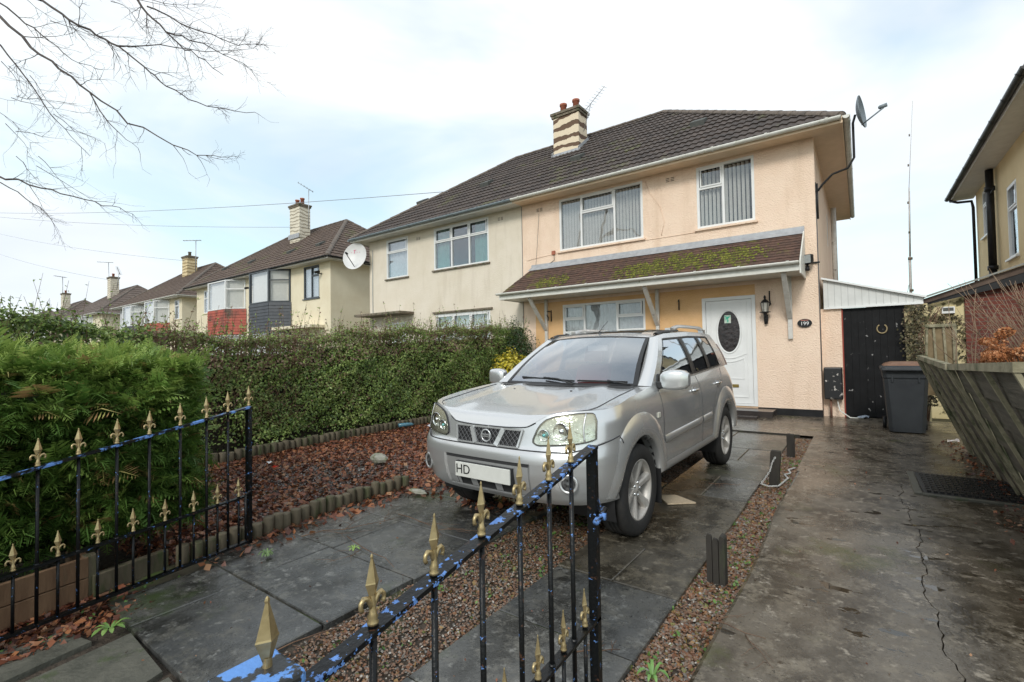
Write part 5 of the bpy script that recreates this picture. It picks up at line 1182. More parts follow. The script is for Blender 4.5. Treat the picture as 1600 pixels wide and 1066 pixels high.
# ------------------------------------------------------------ leaning fence
M['fence'] = pm('green_grey_fence_board', (0.060, 0.054, 0.040), (0.13, 0.115, 0.088), 7, 0.8, bump=0.004, bscale=30, stretch=(3, 0.22, 3), c3=(0.045,0.055,0.02), p3=(0.50,0.66), s3=2.6)
M['fence_b'] = pm('fence_batten', (0.20, 0.175, 0.11), (0.32, 0.285, 0.19), 8, 0.8, bump=0.004, bscale=40, c3=(0.06,0.075,0.03), p3=(0.5,0.65), s3=4)
def fence_panel(label, yA, yB, top, bot, zA, zB, n=6, post=True):
    """overlapped boards leaning towards the path; top/bot = (xA,xB)"""
    t = thing('fence_panel', label, 'fence panel', ((bot[0]+bot[1])/2, (yA+yB)/2, 0), 0, 'leaning fence panels')
    def P(u, v, d=0): # u along, v up
        y = yA+(yB-yA)*u; xb = bot[0]+(bot[1]-bot[0])*u; xt = top[0]+(top[1]-top[0])*u; zt = zA+(zB-zA)*u
        return Vector((xb+(xt-xb)*v - d, y, -0.02+(zt+0.02)*v - d*0.4))
    b = MB(); rg = random.Random(int(yA*10))
    for k in range(n):
        v0, v1 = k/n, (k+1.12)/n; K = 10; lo = []; up_ = []; lo2 = []
        for i in range(K+1):
            u = i/K; wv = 0.003*math.sin(i*0.5+k*2)+rg.uniform(-0.0008,0.0008)
            lo.append(P(u, max(0,v0+wv), 0.020)); up_.append(P(u, min(v1,1.0), 0.0)); lo2.append(P(u, max(0,v0+wv), 0.004))
        b.grid([lo2, lo, up_], sm=False)
    b.build('boards', M['fence'], t)
    nb_ = max(3, round(abs(yB-yA)/0.72))
    for i in range(nb_+1):
        u = min(max(i/nb_, 0.012), 0.988); q = MB(); q.beam(P(u,0.0,0.034), P(u,1.0,0.034), 0.022, 0.038, up=(0,1,0)); q.build('batten', M['fence_b'], t)
    q = MB(); q.beam(P(-0.0,1.01,0.015), P(1.0,1.01,0.015), 0.055, 0.05); q.build('top_rail', M['fence_b'], t)
    if post: q = MB(); q.beam(P(1.0,-0.05,0.02)+Vector((0,0.04,0)), P(1.0,1.0,0.02)+Vector((0,0.04,0)), 0.07, 0.07, up=(0,1,0)); q.build('post', M['fence_b'], t)
    return t
fence_panel('near leaning fence panel of weathered boards at the right edge', 3.2, 5.45, (0.62, 0.63), (1.15, 1.15), 1.24, 1.17)
fence_panel('far leaning fence panel beyond the thick post, dipping at its top', 5.53, 8.1, (0.63, 0.63), (1.17, 1.12), 1.165, 1.21)
t = thing('fence_panel', 'small upright fence offcut standing behind the bin against the cream wall', 'fence panel', (1.05, 10.4, 0.5)); b = MB()
for k in range(6): z = 0.55+k*0.19; b.prism([(0.83+k*0.004,10.42,z),(1.22,10.42,z),(1.22,10.40,z+0.21),(0.86+k*0.004,10.40,z+0.21)], (0,0.015,0))
b.build('boards', M['fence_n'] if 'fence_n' in M else pm('tan_fence_board', (0.20,0.145,0.075), (0.28,0.21,0.12), 7, 0.8, c3=(0.10,0.10,0.05), p3=(0.55,0.7), s3=4), t)
b = MB(); b.beam((0.84,10.39,0.5),(0.89,10.39,1.71),0.03,0.03,up=(0,1,0)); b.beam((1.0,10.39,0.5),(0.97,10.39,1.69),0.03,0.03,up=(0,1,0)); b.beam((1.13,10.39,0.5),(1.09,10.39,1.69),0.03,0.03,up=(0,1,0)); b.beam((1.22,10.39,0.5),(1.22,10.39,1.7),0.05,0.05,up=(0,1,0)); b.beam((0.86,10.38,1.69),(1.24,10.38,1.69),0.04,0.05); b.build('frame', M['fence_b'], t)

# ------------------------------------------------------------ odds and ends on the ground
def rock(name, label, c, s, mat, seed=1, cat='stone'):
    rg = random.Random(seed); b = MB(); rows = []
    for i in range(1, 6):
        ph = PI*i/6; rows.append([(c[0]+s[0]*math.sin(ph)*math.cos(a)*rg.uniform(0.8,1.15), c[1]+s[1]*math.sin(ph)*math.sin(a)*rg.uniform(0.8,1.15), c[2]+s[2]*math.cos(ph)) for a in [2*PI*k/9 for k in range(9)]])
    b.grid(rows, sm=False, close=True); b.add(rows[0], [tuple(range(9))]); b.add(rows[-1], [tuple(range(9))]); return tag(b.build(name, mat), label, cat)
M['palestone'] = pm('mossy_pale_stone', (0.25,0.25,0.20), (0.36,0.35,0.30), 9, 0.8, c3=(0.14,0.17,0.07), p3=(0.5,0.62), s3=12)
rock('stone', 'pale mossy stone lying in the leaf bed', (-5.05, 3.97, 0.03), (0.14, 0.09, 0.07), M['palestone'], 4)
rock('stone', 'flat pale stone at the end of the log edging', (-3.62, 3.32, -0.01), (0.12, 0.045, 0.022), M['palestone'], 9)
b = MB(); z = gz(4.4)+0.008; b.prism([(-1.60,4.50,z),(-1.46,4.60,z),(-1.24,4.47,z),(-1.44,4.30,z)], (0,0,0.012)); tag(b.build('broken_tile', pm('speckled_tile', (0.42,0.33,0.22), (0.56,0.46,0.33), 60, 0.7)), 'broken speckled tan tile on slabs behind front wheel', 'tile')
b = MB(); b.tube([(-6.98,5.95,0.05),(-6.93,6.1,0.05),(-6.90,6.2,0.045),(-6.89,6.24,0.04)], [0.035,0.037,0.03,0.014], 12); tag(b.build('plastic_bottle', pm('blue_plastic', (0.05,0.16,0.22), (0.12,0.25,0.32), 12, 0.25)), 'squashed blue plastic bottle under the green hedge', 'bottle')
def scrap(label, c, s, col, seed, name='litter_scrap'):
    rg = random.Random(seed); b = MB(); rows = [[(c[0]+s*(i-1.5)+rg.uniform(-s,s)*0.4, c[1]+s*(j-1.5)+rg.uniform(-s,s)*0.4, c[2]+rg.uniform(0,s*1.3)) for i in range(4)] for j in range(4)]
    b.grid(rows, sm=False); tag(b.build(name, pm(name+str(seed), col, None, rough=0.3)), label, 'litter')
scrap('crumpled white wrapper by the hedge foot left of headlight', (-6.55,6.42,0.0), 0.05, (0.55,0.55,0.6), 3)
scrap('small white paper scrap among brown leaves', (-6.2,3.15,-0.01), 0.022, (0.7,0.7,0.7), 5)
scrap('small red scrap among brown leaves', (-5.95,3.1,-0.02), 0.02, (0.55,0.04,0.02), 7)
scrap('pale rubbish in a heap at the foot of the black side door', (0.0,11.2,0.02), 0.05, (0.3,0.35,0.42), 8)
scrap('white wrapper caught at the fence foot beside bin', (0.98,8.9,0.03), 0.04, (0.55,0.5,0.48), 9)
# fallen twigs across the slabs
def twig_pile(label, seeds, cat='twigs'):
    b = MB()
    for (x, y, a, L, sd) in seeds:
        rg = random.Random(sd)
        def go(x, y, a, L, r, dep):
            pts = [(x, y, gz(y)+0.014+r)]; n = 5
            for i in range(n): a += rg.uniform(-0.3, 0.3); x += math.cos(a)*L/n; y += math.sin(a)*L/n; pts.append((x, y, gz(y)+0.014+r+rg.uniform(0,0.012)))
            b.tube(pts, [r*(1-0.12*i) for i in range(n+1)], 5)
            if dep: 
                for i in (1, 2, 4):
                    if rg.random() < 0.8: go(pts[i][0], pts[i][1], a+rg.choice((-1,1))*rg.uniform(0.5,1.1), L*rg.uniform(0.35,0.6), r*0.6, dep-1)
        go(x, y, a, L, 0.004, 2)
    return tag(b.build('fallen_twig', M['twig']), label, 'twig', 'twigs fallen on the drive')
twig_pile('branching brown twig across the joint of the left slabs', [(-3.25,2.25,-0.1,0.75,1)])
twig_pile('long thin twig lying near the log edging', [(-3.55,2.05,0.9,0.8,2)])
twig_pile('twig with side shoots on wet slabs ahead of the car', [(-3.3,2.8,0.1,0.7,3)])
twig_pile('dark twig lying on the right hand slabs', [(-1.12,1.98,0.9,0.22,4)])
twig_pile('twig lying across gravel onto the concrete path', [(-0.85,2.62,-0.35,0.45,5)])
twig_pile('curved twig along edge of the middle gravel', [(-2.3,1.15,1.2,0.6,6)])
twig_pile('small twigs by the rear wheel', [(-1.3,5.15,0.4,0.25,7)])
# ------------------------------------------------------------ hedges, shrubs, tree
def nz(a, b, c=0.0):
    return (np.sin(a*2.1+b*1.3+c) + np.sin(a*4.7-b*3.9+1.7+c)*0.6 + np.sin(a*9.1+b*7.7+0.4)*0.4 + np.sin(a*17.3-b*15.1+2.0)*0.25)/2.2
HY = [-1.5, 0.87, 1.47, 2.6, 3.7, 4.6, 5.8, 7.5, 8.8, 10.6]; HZ = [1.86, 1.86, 1.80, 1.70, 1.66, 1.72, 1.86, 1.92, 2.0, 2.02]
def hedge_h(y): return np.interp(y, HY, HZ) - 0.06
hd = thing('privet_hedge', 'long green privet hedge with brown twigs between the leaf bed and beige house', 'hedge', (-7.6, 4.6, -0.05))
core = MB()
cy = [-1.5+0.4*i for i in range(31)]
core.grid([[(-7.42+0.05*math.sin(y*5), y, gz(y)-0.1), (-7.40+0.06*math.sin(y*3+1), y, float(hedge_h(y))*0.5), (-7.45, y, float(hedge_h(y))-0.22), (-7.95, y, float(hedge_h(y))-0.22), (-8.0, y, -0.1)] for y in cy], sm=False)
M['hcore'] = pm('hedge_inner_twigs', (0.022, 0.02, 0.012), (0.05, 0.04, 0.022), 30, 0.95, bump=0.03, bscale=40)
core.build('inner_twigs', M['hcore'], hd)
n = 120000
y = rng.uniform(-1.5, 10.55, n); v = rng.uniform(0, 1.38, n)
hh = hedge_h(y); top = v > 1.0
z = np.where(top, hh + 0.03, v**0.9*hh - 0.02)
bulge = nz(y*1.1, z*1.6)*0.13
x = np.where(top, -7.16 - (v-1.0)/0.38*0.9, -7.18 + bulge - 0.10*np.clip((z/hh)-0.75, 0, 1)*2.0 + 0.12*(1-z/hh)*0)
dep = rng.beta(1, 2.2, n)*0.28
x = np.where(top, x, x - dep); z = np.where(top, z + nz(y*2.2, x*3)*0.10 - dep*0.4 + (rng.random(n) < 0.10)*rng.uniform(0, 0.16, n), z)
# bare patches
keep = rng.random(n) > np.where((y > 2.2) & (y < 3.3) & (z < 0.9), 0.65, 0.0) * 1.0
keep &= ~((z < 0.16) & (rng.random(n) < 0.7)); keep &= ~((nz(y*2.3+5, z*3.1) > 0.55) & (rng.random(n) < 0.55))
P = np.stack([x, y, z], 1)[keep]; tp = top[keep]
N = np.where(tp[:, None], np.array([[0.3, 0, 1.0]]), np.array([[1.0, -0.25, 0.45]]))
s = rng.uniform(0.55, 1.5, len(P))*np.where(P[:, 1] < 2.4, 0.024, 0.0205)
V, F = leaf_quads(P, N, s, 0.55, 0.55, 0.1)
cl = nz(P[:, 1]*1.7, P[:, 2]*2.3, 1.0)*0.16
brown = ((P[:, 2] > hedge_h(P[:, 1])-0.45) & (P[:, 1] > 2.2) & (P[:, 1] < 9.2))*rng.uniform(0, 1, len(P))**1.2*0.6
rv = np.clip(rng.uniform(0.05, 0.68, len(P)) + cl + brown + (rng.random(len(P)) < 0.06)*0.4, 0, 1)
HC = [(0.0, (0.065, 0.115, 0.024)), (0.25, (0.13, 0.205, 0.042)), (0.5, (0.23, 0.32, 0.072)), (0.68, (0.36, 0.44, 0.14)), (0.76, (0.20, 0.15, 0.07)), (0.9, (0.20, 0.10, 0.08)), (1.0, (0.32, 0.22, 0.15))]
np_mesh('foliage', V, F, leaf_mat('privet_leaf', HC, 0.45, 0.2), rv, hd)
# twigs
b = MB(); rg = random.Random(5); tips = []
for i in range(900):
    y_ = rg.uniform(-1.4, 10.5); x_ = -7.2 - rg.uniform(0, 0.6); z0_ = float(hedge_h(y_)) - 0.25
    big = rg.random() < 0.08; L = rg.uniform(0.12, 0.42) + (0.30 if big else 0); dx, dy = rg.uniform(-0.16, 0.22), rg.uniform(-0.2, 0.2)
    p = [(x_, y_, z0_), (x_+dx*0.4, y_+dy*0.4, z0_+L*0.6), (x_+dx, y_+dy, z0_+L+0.15)]
    b.tube(p, [0.004, 0.003, 0.0015], 4, cap=False); tips += [(p[1], p[2], rg.random())]
for i in range(420):
    y_ = rg.uniform(1.8, 4.2) if rg.random() < 0.6 else rg.uniform(-1, 10); z_ = rg.uniform(0.1, 1.5)
    x_ = -7.16 + 0.02; p = [(x_-0.2, y_, z_), (x_+0.02, y_+rg.uniform(-.12,.12), z_+rg.uniform(0.05,0.25)), (x_+rg.uniform(0,0.1), y_+rg.uniform(-.25,.25), z_+rg.uniform(0.15,0.5))]
    b.tube(p, [0.004, 0.003, 0.0015], 4, cap=False)
b.build('twigs', M['twig'], hd)
TP = []
for a, c, r_ in tips:
    a, c = np.array(a), np.array(c)
    for k in range(6 if r_ < 0.8 else 10): TP.append(a + (c-a)*rg.uniform(0.0, 1.05) + np.array([rg.uniform(-.02,.02), rg.uniform(-.02,.02), 0]))
TP = np.array(TP); V, F = leaf_quads(TP, np.tile([[0.5, -0.3, 0.6]], (len(TP), 1)), 0.021, 0.5, 0.9, 0.1)
rv = np.where(TP[:, 1] < 2.2, rng.uniform(0.1, 0.66, len(TP)), rng.uniform(0.3, 1.0, len(TP)))
np_mesh('shoot_leaves', V, F, bpy.data.materials['privet_leaf'], rv, hd)

# conifer hedge
cf = thing('conifer_hedge', 'bright green feathery conifer hedge behind the open left gate', 'conifer hedge', (-5.2, 0.5, -0.07))
X0, X1, Y0, Y1, ZT = -6.4, -3.98, -1.2, 1.62, 1.33
b = MB(); b.grid([[(-4.42, yy, -0.05+0.1), (-4.35, yy, 0.5), (-4.45, yy, 0.95), (-4.75, yy, 1.12), (-6.2, yy, 1.2)] for yy in (-1.2, 0, 0.8, 1.35)], sm=False); b.add([(-4.42,1.35,0.05),(-4.35,1.35,0.5),(-4.45,1.35,0.95),(-4.75,1.35,1.12),(-6.2,1.35,1.2),(-6.2,1.35,0.05)], [(0,1,2,3,4,5)])
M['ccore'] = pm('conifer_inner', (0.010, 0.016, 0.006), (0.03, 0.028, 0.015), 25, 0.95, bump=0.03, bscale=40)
b.build('inner_branches', M['ccore'], cf)
b = MB(); 
for (tx, ty) in ((-5.1, 0.2), (-5.3, 1.1), (-5.0, -0.6)): b.tube([(tx,ty,-0.1),(tx+0.02,ty,0.6),(tx,ty+0.02,1.1)], [0.035,0.028,0.015], 8)
b.build('trunk', M['bark'], cf)
def conifer(n, seed):
    rg = np.random.default_rng(seed)
    f = rg.choice(3, n, p=[0.62, 0.26, 0.12])     # +X face, top, +Y end
    y = rg.uniform(Y0, Y1, n); z = 0.13 + rg.uniform(0, 1, n)**0.85*(ZT-0.13); x = rg.uniform(X0, X1, n)
    # face: rounded plan near the end
    bul = nz(y*2.2, z*3.0)*0.13 + 0.055*np.sin(z*19+2.2*np.sin(y*3.1)+1.5*np.sin(y*7.3)) + 0.04*np.sin(y*13+z*4)
    xf = X1 + bul - 0.5*np.clip((z-0.95)/0.45, 0, 1)**2*0.6 - 0.45*np.clip((y-1.2)/0.6, 0, 1)**2 - 0.10*np.clip((0.35-z)/0.3, 0, 1)
    xt = rg.uniform(X0, X1-0.25, n); zt = ZT + nz(xt*2, y*2.2)*0.10 + (rg.random(n) < 0.06)*rg.uniform(0, 0.10, n)
    P = np.where((f == 0)[:, None], np.stack([xf - rg.beta(1, 2, n)*0.3, y, z], 1), np.where((f == 1)[:, None], np.stack([xt, y, zt - rg.beta(1, 2, n)*0.15], 1), np.stack([x-0.2, Y1 - 0.1 + bul - rg.beta(1, 2, n)*0.2, z*0.95], 1)))
    N = np.where((f == 0)[:, None], np.array([[1.0, -0.1, 0.25]]), np.where((f == 1)[:, None], np.array([[0.35, 0.1, 0.9]]), np.array([[0.35, 1.0, 0.3]])))
    D = norm(N + rg.normal(0, 0.40, (n, 3)) + np.array([0, 0, 0.1]))     # growth direction of each spray
    hor = norm(np.cross(D, np.array([0, 0, 1.0])) + rg.normal(0, 0.45, (n, 3)))
    hor = norm(hor - D*np.sum(hor*D, 1, keepdims=True)); up = np.cross(hor, D)
    L = rg.uniform(0.06, 0.17, n)*np.where(rg.random(n) < 0.05, 1.7, 1.0)
    K = 9; Vs = []; nf = 0
    for k in range(K):
        t = (k+0.6)/K; base = P + D*(L*t)[:, None] - up*(L*0.25*t*t)[:, None]
        pl = L*(0.42*(1-t)**0.8 + 0.07)*rg.uniform(0.75, 1.25, n)
        for sg in (-1, 1):
            tip = base + (hor*sg*0.78 + D*0.62)*pl[:, None] - up*(pl*0.22)[:, None] + rg.normal(0, 0.004, (n, 3))
            w = (pl*0.11 + 0.0018)[:, None]; mid = base*0.45 + tip*0.55
            Vs.append(np.stack([base, mid + D*w, tip, mid - D*w], 1)); nf += 1
    tip = P + D*(L*1.08)[:, None] - up*(L*0.28)[:, None]
    Vs.append(np.stack([P, P + D*(L*.6)[:, None] + hor*0.004, tip, P + D*(L*.6)[:, None] - hor*0.004], 1)); nf += 1
    V = np.stack(Vs, 1).reshape(-1, 3); F = np.arange(len(V)).reshape(-1, 4)
    hz = (P[:, 2] - 0.2)/1.2
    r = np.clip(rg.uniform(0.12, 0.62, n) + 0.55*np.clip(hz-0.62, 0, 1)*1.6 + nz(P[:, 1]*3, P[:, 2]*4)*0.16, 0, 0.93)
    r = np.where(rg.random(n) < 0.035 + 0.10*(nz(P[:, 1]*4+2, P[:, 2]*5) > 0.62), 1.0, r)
    return V, F, np.repeat(r, nf) + np.tile(rg.uniform(-0.05, 0.05, nf), n)
V, F, r_ = conifer(19000, 4)
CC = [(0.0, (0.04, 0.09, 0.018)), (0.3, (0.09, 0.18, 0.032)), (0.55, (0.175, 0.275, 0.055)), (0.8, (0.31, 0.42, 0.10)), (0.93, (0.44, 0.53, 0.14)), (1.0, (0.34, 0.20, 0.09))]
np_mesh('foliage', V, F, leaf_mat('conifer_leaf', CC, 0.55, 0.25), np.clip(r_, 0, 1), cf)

def shrub(name, label, cat, c, rad, nleaf, size, cols, seed, stems=8, asp=0.55, base_z=None, fill=0.35, trans=0.2):
    rg = np.random.default_rng(seed); t = thing(name, label, cat, (c[0], c[1], base_z if base_z is not None else gz(c[1])))
    D = norm(rg.normal(0, 1, (nleaf, 3))); rr = (rg.uniform(0, 1, nleaf)**fill)
    lump = 1 + 0.18*np.sin(D[:, 0]*5+1)*np.sin(D[:, 1]*6+2) + 0.12*np.sin(D[:, 2]*9+D[:, 0]*7)
    P = np.array(c) + D*np.array(rad)*(rr*lump)[:, None]; V, F = leaf_quads(P, D + np.array([[0, 0, 0.4]]), size, asp, 0.6, 0.1)
    np_mesh('foliage', V, F, leaf_mat(name+'_leaf'+str(seed), cols, 0.5, trans), rg.uniform(0, 1, nleaf), t)
    b = MB(); r2_ = random.Random(seed)
    for i in range(stems):
        a = 2*PI*i/stems; z0_ = base_z if base_z is not None else gz(c[1])
        b.tube([(c[0]+0.05*math.cos(a), c[1]+0.05*math.sin(a), z0_-0.05), (c[0]+rad[0]*0.3*math.cos(a), c[1]+rad[1]*0.3*math.sin(a), c[2]-rad[2]*0.3), (c[0]+rad[0]*0.75*math.cos(a+.3), c[1]+rad[1]*0.75*math.sin(a+.3), c[2]+rad[2]*r2_.uniform(0.0, 0.7))], [0.010, 0.007, 0.003], 6)
    b.build('stems', M['twig'], t); return t
shrub('spotted_laurel', 'yellow leaved shrub beyond the car by the hedge end', 'shrub', (-6.35, 8.7, 0.93), (0.48, 0.42, 0.50), 2600, 0.036, [(0, (0.10, 0.12, 0.01)), (0.3, (0.42, 0.36, 0.02)), (0.75, (0.62, 0.50, 0.03)), (1, (0.70, 0.60, 0.12))], 31, fill=0.4)
shrub('evergreen_shrub', 'dark green climber bush under the left end of the porch canopy', 'shrub', (-7.2, 10.0, 1.35), (0.55, 0.5, 0.85), 6500, 0.024, [(0, (0.015, 0.035, 0.010)), (0.5, (0.03, 0.07, 0.02)), (0.85, (0.06, 0.11, 0.03)), (1, (0.12, 0.07, 0.05))], 32, fill=0.4)
shrub('variegated_shrub', 'pale green variegated shrub leaning over the near fence at right edge', 'shrub', (1.52, 5.75, 0.98), (0.34, 0.42, 0.40), 2600, 0.024, [(0, (0.06, 0.12, 0.03)), (0.5, (0.16, 0.26, 0.08)), (0.8, (0.35, 0.42, 0.20)), (1, (0.55, 0.58, 0.38))], 33)
hyd = thing('dried_hydrangea', 'bush of rusty orange dried flower heads behind the fence', 'shrub', (1.9, 7.6, 0))
PP = []; rg = random.Random(8); sb = MB()
for i in range(95):
    hx, hy_, hz_ = rg.uniform(1.12, 2.7), rg.uniform(6.9, 8.3), rg.uniform(1.12, 1.52)
    hz_ -= 0.25*max(0, 1.35-hx); r_h = rg.uniform(0.06, 0.10)
    d = rng.normal(0, 1, (170, 3)); d = d/np.linalg.norm(d, axis=1, keepdims=True); PP.append(np.array([hx, hy_, hz_]) + d*np.array([1, 1, 0.6])*r_h*rng.uniform(0.8, 1.05, (170, 1)))
    sb.tube([(1.9+(hx-1.9)*0.2, 7.6+(hy_-7.6)*0.2, 0), (1.9+(hx-1.9)*0.7, 7.6+(hy_-7.6)*0.7, hz_*0.6), (hx, hy_, hz_)], [0.008, 0.006, 0.004], 5)
PP = np.concatenate(PP); V, F = leaf_quads(PP, rng.normal(0, 1, (len(PP), 3)), 0.015, 0.8, 0.3, 0.05)
np_mesh('flower_heads', V, F, leaf_mat('dried_flower', [(0, (0.18, 0.06, 0.02)), (0.4, (0.40, 0.15, 0.05)), (0.8, (0.55, 0.24, 0.10)), (1, (0.62, 0.36, 0.20))], 0.7, 0.2), np.repeat(np.random.default_rng(3).uniform(0, 1, len(PP)//10), 10)[:len(PP)] if len(PP) % 10 == 0 else rng.uniform(0, 1, len(PP)), hyd)
sb.build('stems', M['twig'], hyd)
def bare_shrub(label, base, n, H_, spread, seed, mat, r0_=0.009):
    rg = random.Random(seed); t = thing('bare_shrub', label, 'shrub', base, 0, 'leafless shrubs behind the fence'); b = MB()
    for i in range(n):
        a = rg.uniform(0, 2*PI); l = rg.uniform(0.1, 1)*spread; h = H_*rg.uniform(0.6, 1.05)
        p = Vector(base) + Vector((rg.uniform(-.1,.1), rg.uniform(-.1,.1), 0)); pts = [p]
        for k in range(1, 7):
            u = k/6; pts.append(p + Vector((math.cos(a)*l*u**1.4 + rg.uniform(-.025,.025), math.sin(a)*l*u**1.4 + rg.uniform(-.025,.025), h*(u**0.85))))
        b.tube(pts, [r0_*(1-0.12*k) for k in range(7)], 5)
        for k in (2, 3, 4, 5):
            if rg.random() < 0.8:
                q = pts[k]; a2 = a + rg.uniform(-1.2, 1.2); l2 = rg.uniform(0.12, 0.4)
                b.tube([q, q+Vector((math.cos(a2)*l2*.5, math.sin(a2)*l2*.5, l2*.6)), q+Vector((math.cos(a2)*l2*.8, math.sin(a2)*l2*.8, l2*1.3))], [r0_*.5, r0_*.4, r0_*.2], 4)
    b.build('stems', mat, t); return t
M['palestem'] = pm('pale_brown_stem', (0.20, 0.13, 0.08), (0.30, 0.21, 0.14), 10, 0.8)
bare_shrub('leafless shrub of pale brown stems in front of the brick garage', (2.05, 8.9, 0.0), 130, 2.15, 1.15, 12, M['palestem'])
bare_shrub('single tall bare shoot standing left of the leafless shrub', (1.15, 9.2, 0.0), 3, 2.4, 0.16, 14, M['palestem'], 0.012)
iv = thing('wall_climber', 'withered dark climber on the cream wall right of the black door', 'climber', (0.9, 12.2, 0)); n = 1500
a_ = rng.normal(0, 1, n)*0.085; z = rng.uniform(0.3, 2.1, n); P = np.stack([0.86 + a_ + 0.10*np.sin(z*3), 11.32 - rng.uniform(0, 0.22, n), z], 1)
P[:400, 0] = rng.uniform(1.0, 1.6, 400); P[:400, 1] = 12.36; P[:400, 2] = rng.uniform(1.1, 2.0, 400)
V, F = leaf_quads(P, np.tile([[0, -1.0, 0.3]], (n, 1)), 0.024, 0.7, 0.5, 0.1)
np_mesh('leaves', V, F, leaf_mat('withered_leaf', [(0, (0.02, 0.018, 0.010)), (0.4, (0.06, 0.05, 0.02)), (0.75, (0.09, 0.085, 0.035)), (1, (0.22, 0.16, 0.11))], 0.7, 0.1), rng.uniform(0, 1, n), iv)
b = MB(); rg = random.Random(2)
for i in range(14): b.tube([(0.8+rg.uniform(-.1,.15), 11.30, 0.0), (0.85+rg.uniform(-.15,.2), 11.28, 0.9), (0.85+rg.uniform(-.2,.25), 11.30, 1.5), (0.9+rg.uniform(-.3,.3), 11.31, 2.05)], [0.012, 0.01, 0.007, 0.004], 5)
b.build('stems', M['twig'], iv)

def rosette(label, c, n, L, cols, seed, up=0.35):
    rg = random.Random(seed); b = MB()
    for i in range(n):
        a = 2*PI*i/n + rg.uniform(-.3,.3); l = L*rg.uniform(0.7,1.15); w = l*0.14; d = Vector((math.cos(a), math.sin(a), 0)); s_ = Vector((-d.y, d.x, 0)); rows = []
        for k, (u, ww) in enumerate(((0, .25), (.3, .7), (.5, .55), (.7, 1.0), (.88, .7), (1, .05))):
            p = Vector(c) + d*l*u + Vector((0,0,l*up*math.sin(PI*min(u*0.85,1))+0.01)); rows.append([p - s_*w*ww, p + Vector((0,0,-w*0.2)), p + s_*w*ww])
        b.grid(rows)
    return tag(b.build('weed', pm('weed_leaf'+str(seed), cols[0], cols[1], 30, 0.5)), label, 'weed')
rosette('dandelion rosette in the slab joint beside the left gate', (-3.22, 0.80, gz(0.8)+0.0), 10, 0.085, ((0.10,0.20,0.04),(0.20,0.30,0.08)), 3)
rosette('little green weed by the foot of left gate end', (-3.42, 1.72, gz(1.7)+0.0), 16, 0.055, ((0.09,0.16,0.05),(0.16,0.24,0.08)), 4, 0.8)
rosette('green leaved weed in the gravel at the bottom of the picture', (-0.76, 2.02, gz(2)+0.0), 7, 0.07, ((0.10,0.22,0.05),(0.18,0.32,0.08)), 5, 0.7)
rosette('green shoots on the twig in the middle of left slabs', (-2.98, 2.12, gz(2)+0.01), 8, 0.05, ((0.15,0.26,0.04),(0.25,0.38,0.08)), 6, 0.5)

# bare street tree whose limbs reach into the top left of the picture
tr = thing('street_tree', 'leafless street tree reaching thin branches across the upper left sky', 'tree', (-12.0, -2.2, -0.1))
b = MB()
b.tube([(-12.0,-2.2,-0.2),(-11.95,-2.1,1.2),(-11.9,-2.0,2.6),(-11.7,-1.8,4.2)], [0.24,0.19,0.17,0.15], 12); b.tube([(-11.7,-1.8,4.1),(-11.3,-1.4,5.6),(-10.9,-0.9,7.2),(-10.3,-0.2,8.6)], [0.14,0.11,0.08,0.05], 10)
b.tube([(-11.85,-1.95,3.4),(-12.3,-1.5,5.2),(-12.4,-1.2,7.5),(-12.2,-1.0,9.0)], [0.10,0.09,0.06,0.03], 8)
b.tube([(-11.9,-2.0,3.0),(-11.5,-0.8,3.7),(-10.9,0.3,4.15),(-10.11,1.21,4.06)], [0.07,0.05,0.03,0.016], 7)
b.tube([(-11.7,-1.8,4.2),(-10.6,-0.6,5.3),(-9.6,0.3,5.95),(-8.61,1.01,5.69)], [0.08,0.055,0.035,0.022], 7)
b.tube([(-11.3,-1.4,5.6),(-10.4,-0.1,6.4),(-9.6,0.8,6.6),(-8.86,1.43,6.26)], [0.07,0.045,0.03,0.020], 7)
b.tube([(-10.9,-0.9,7.2),(-9.6,0.4,7.4),(-8.3,1.3,6.9),(-7.27,1.98,5.95)], [0.06,0.04,0.025,0.017], 7)
b.tube([(-11.3,-1.4,5.6),(-10.6,-0.2,6.6),(-9.9,0.6,6.6),(-9.32,1.09,6.23)], [0.05,0.035,0.02,0.014], 7)
b.tube([(-11.85,-1.95,3.6),(-11.2,-0.6,5.2),(-10.6,0.5,6.1),(-10.05,1.19,5.99)], [0.05,0.035,0.022,0.014], 7)
b.build('trunk', M['bark'], tr)
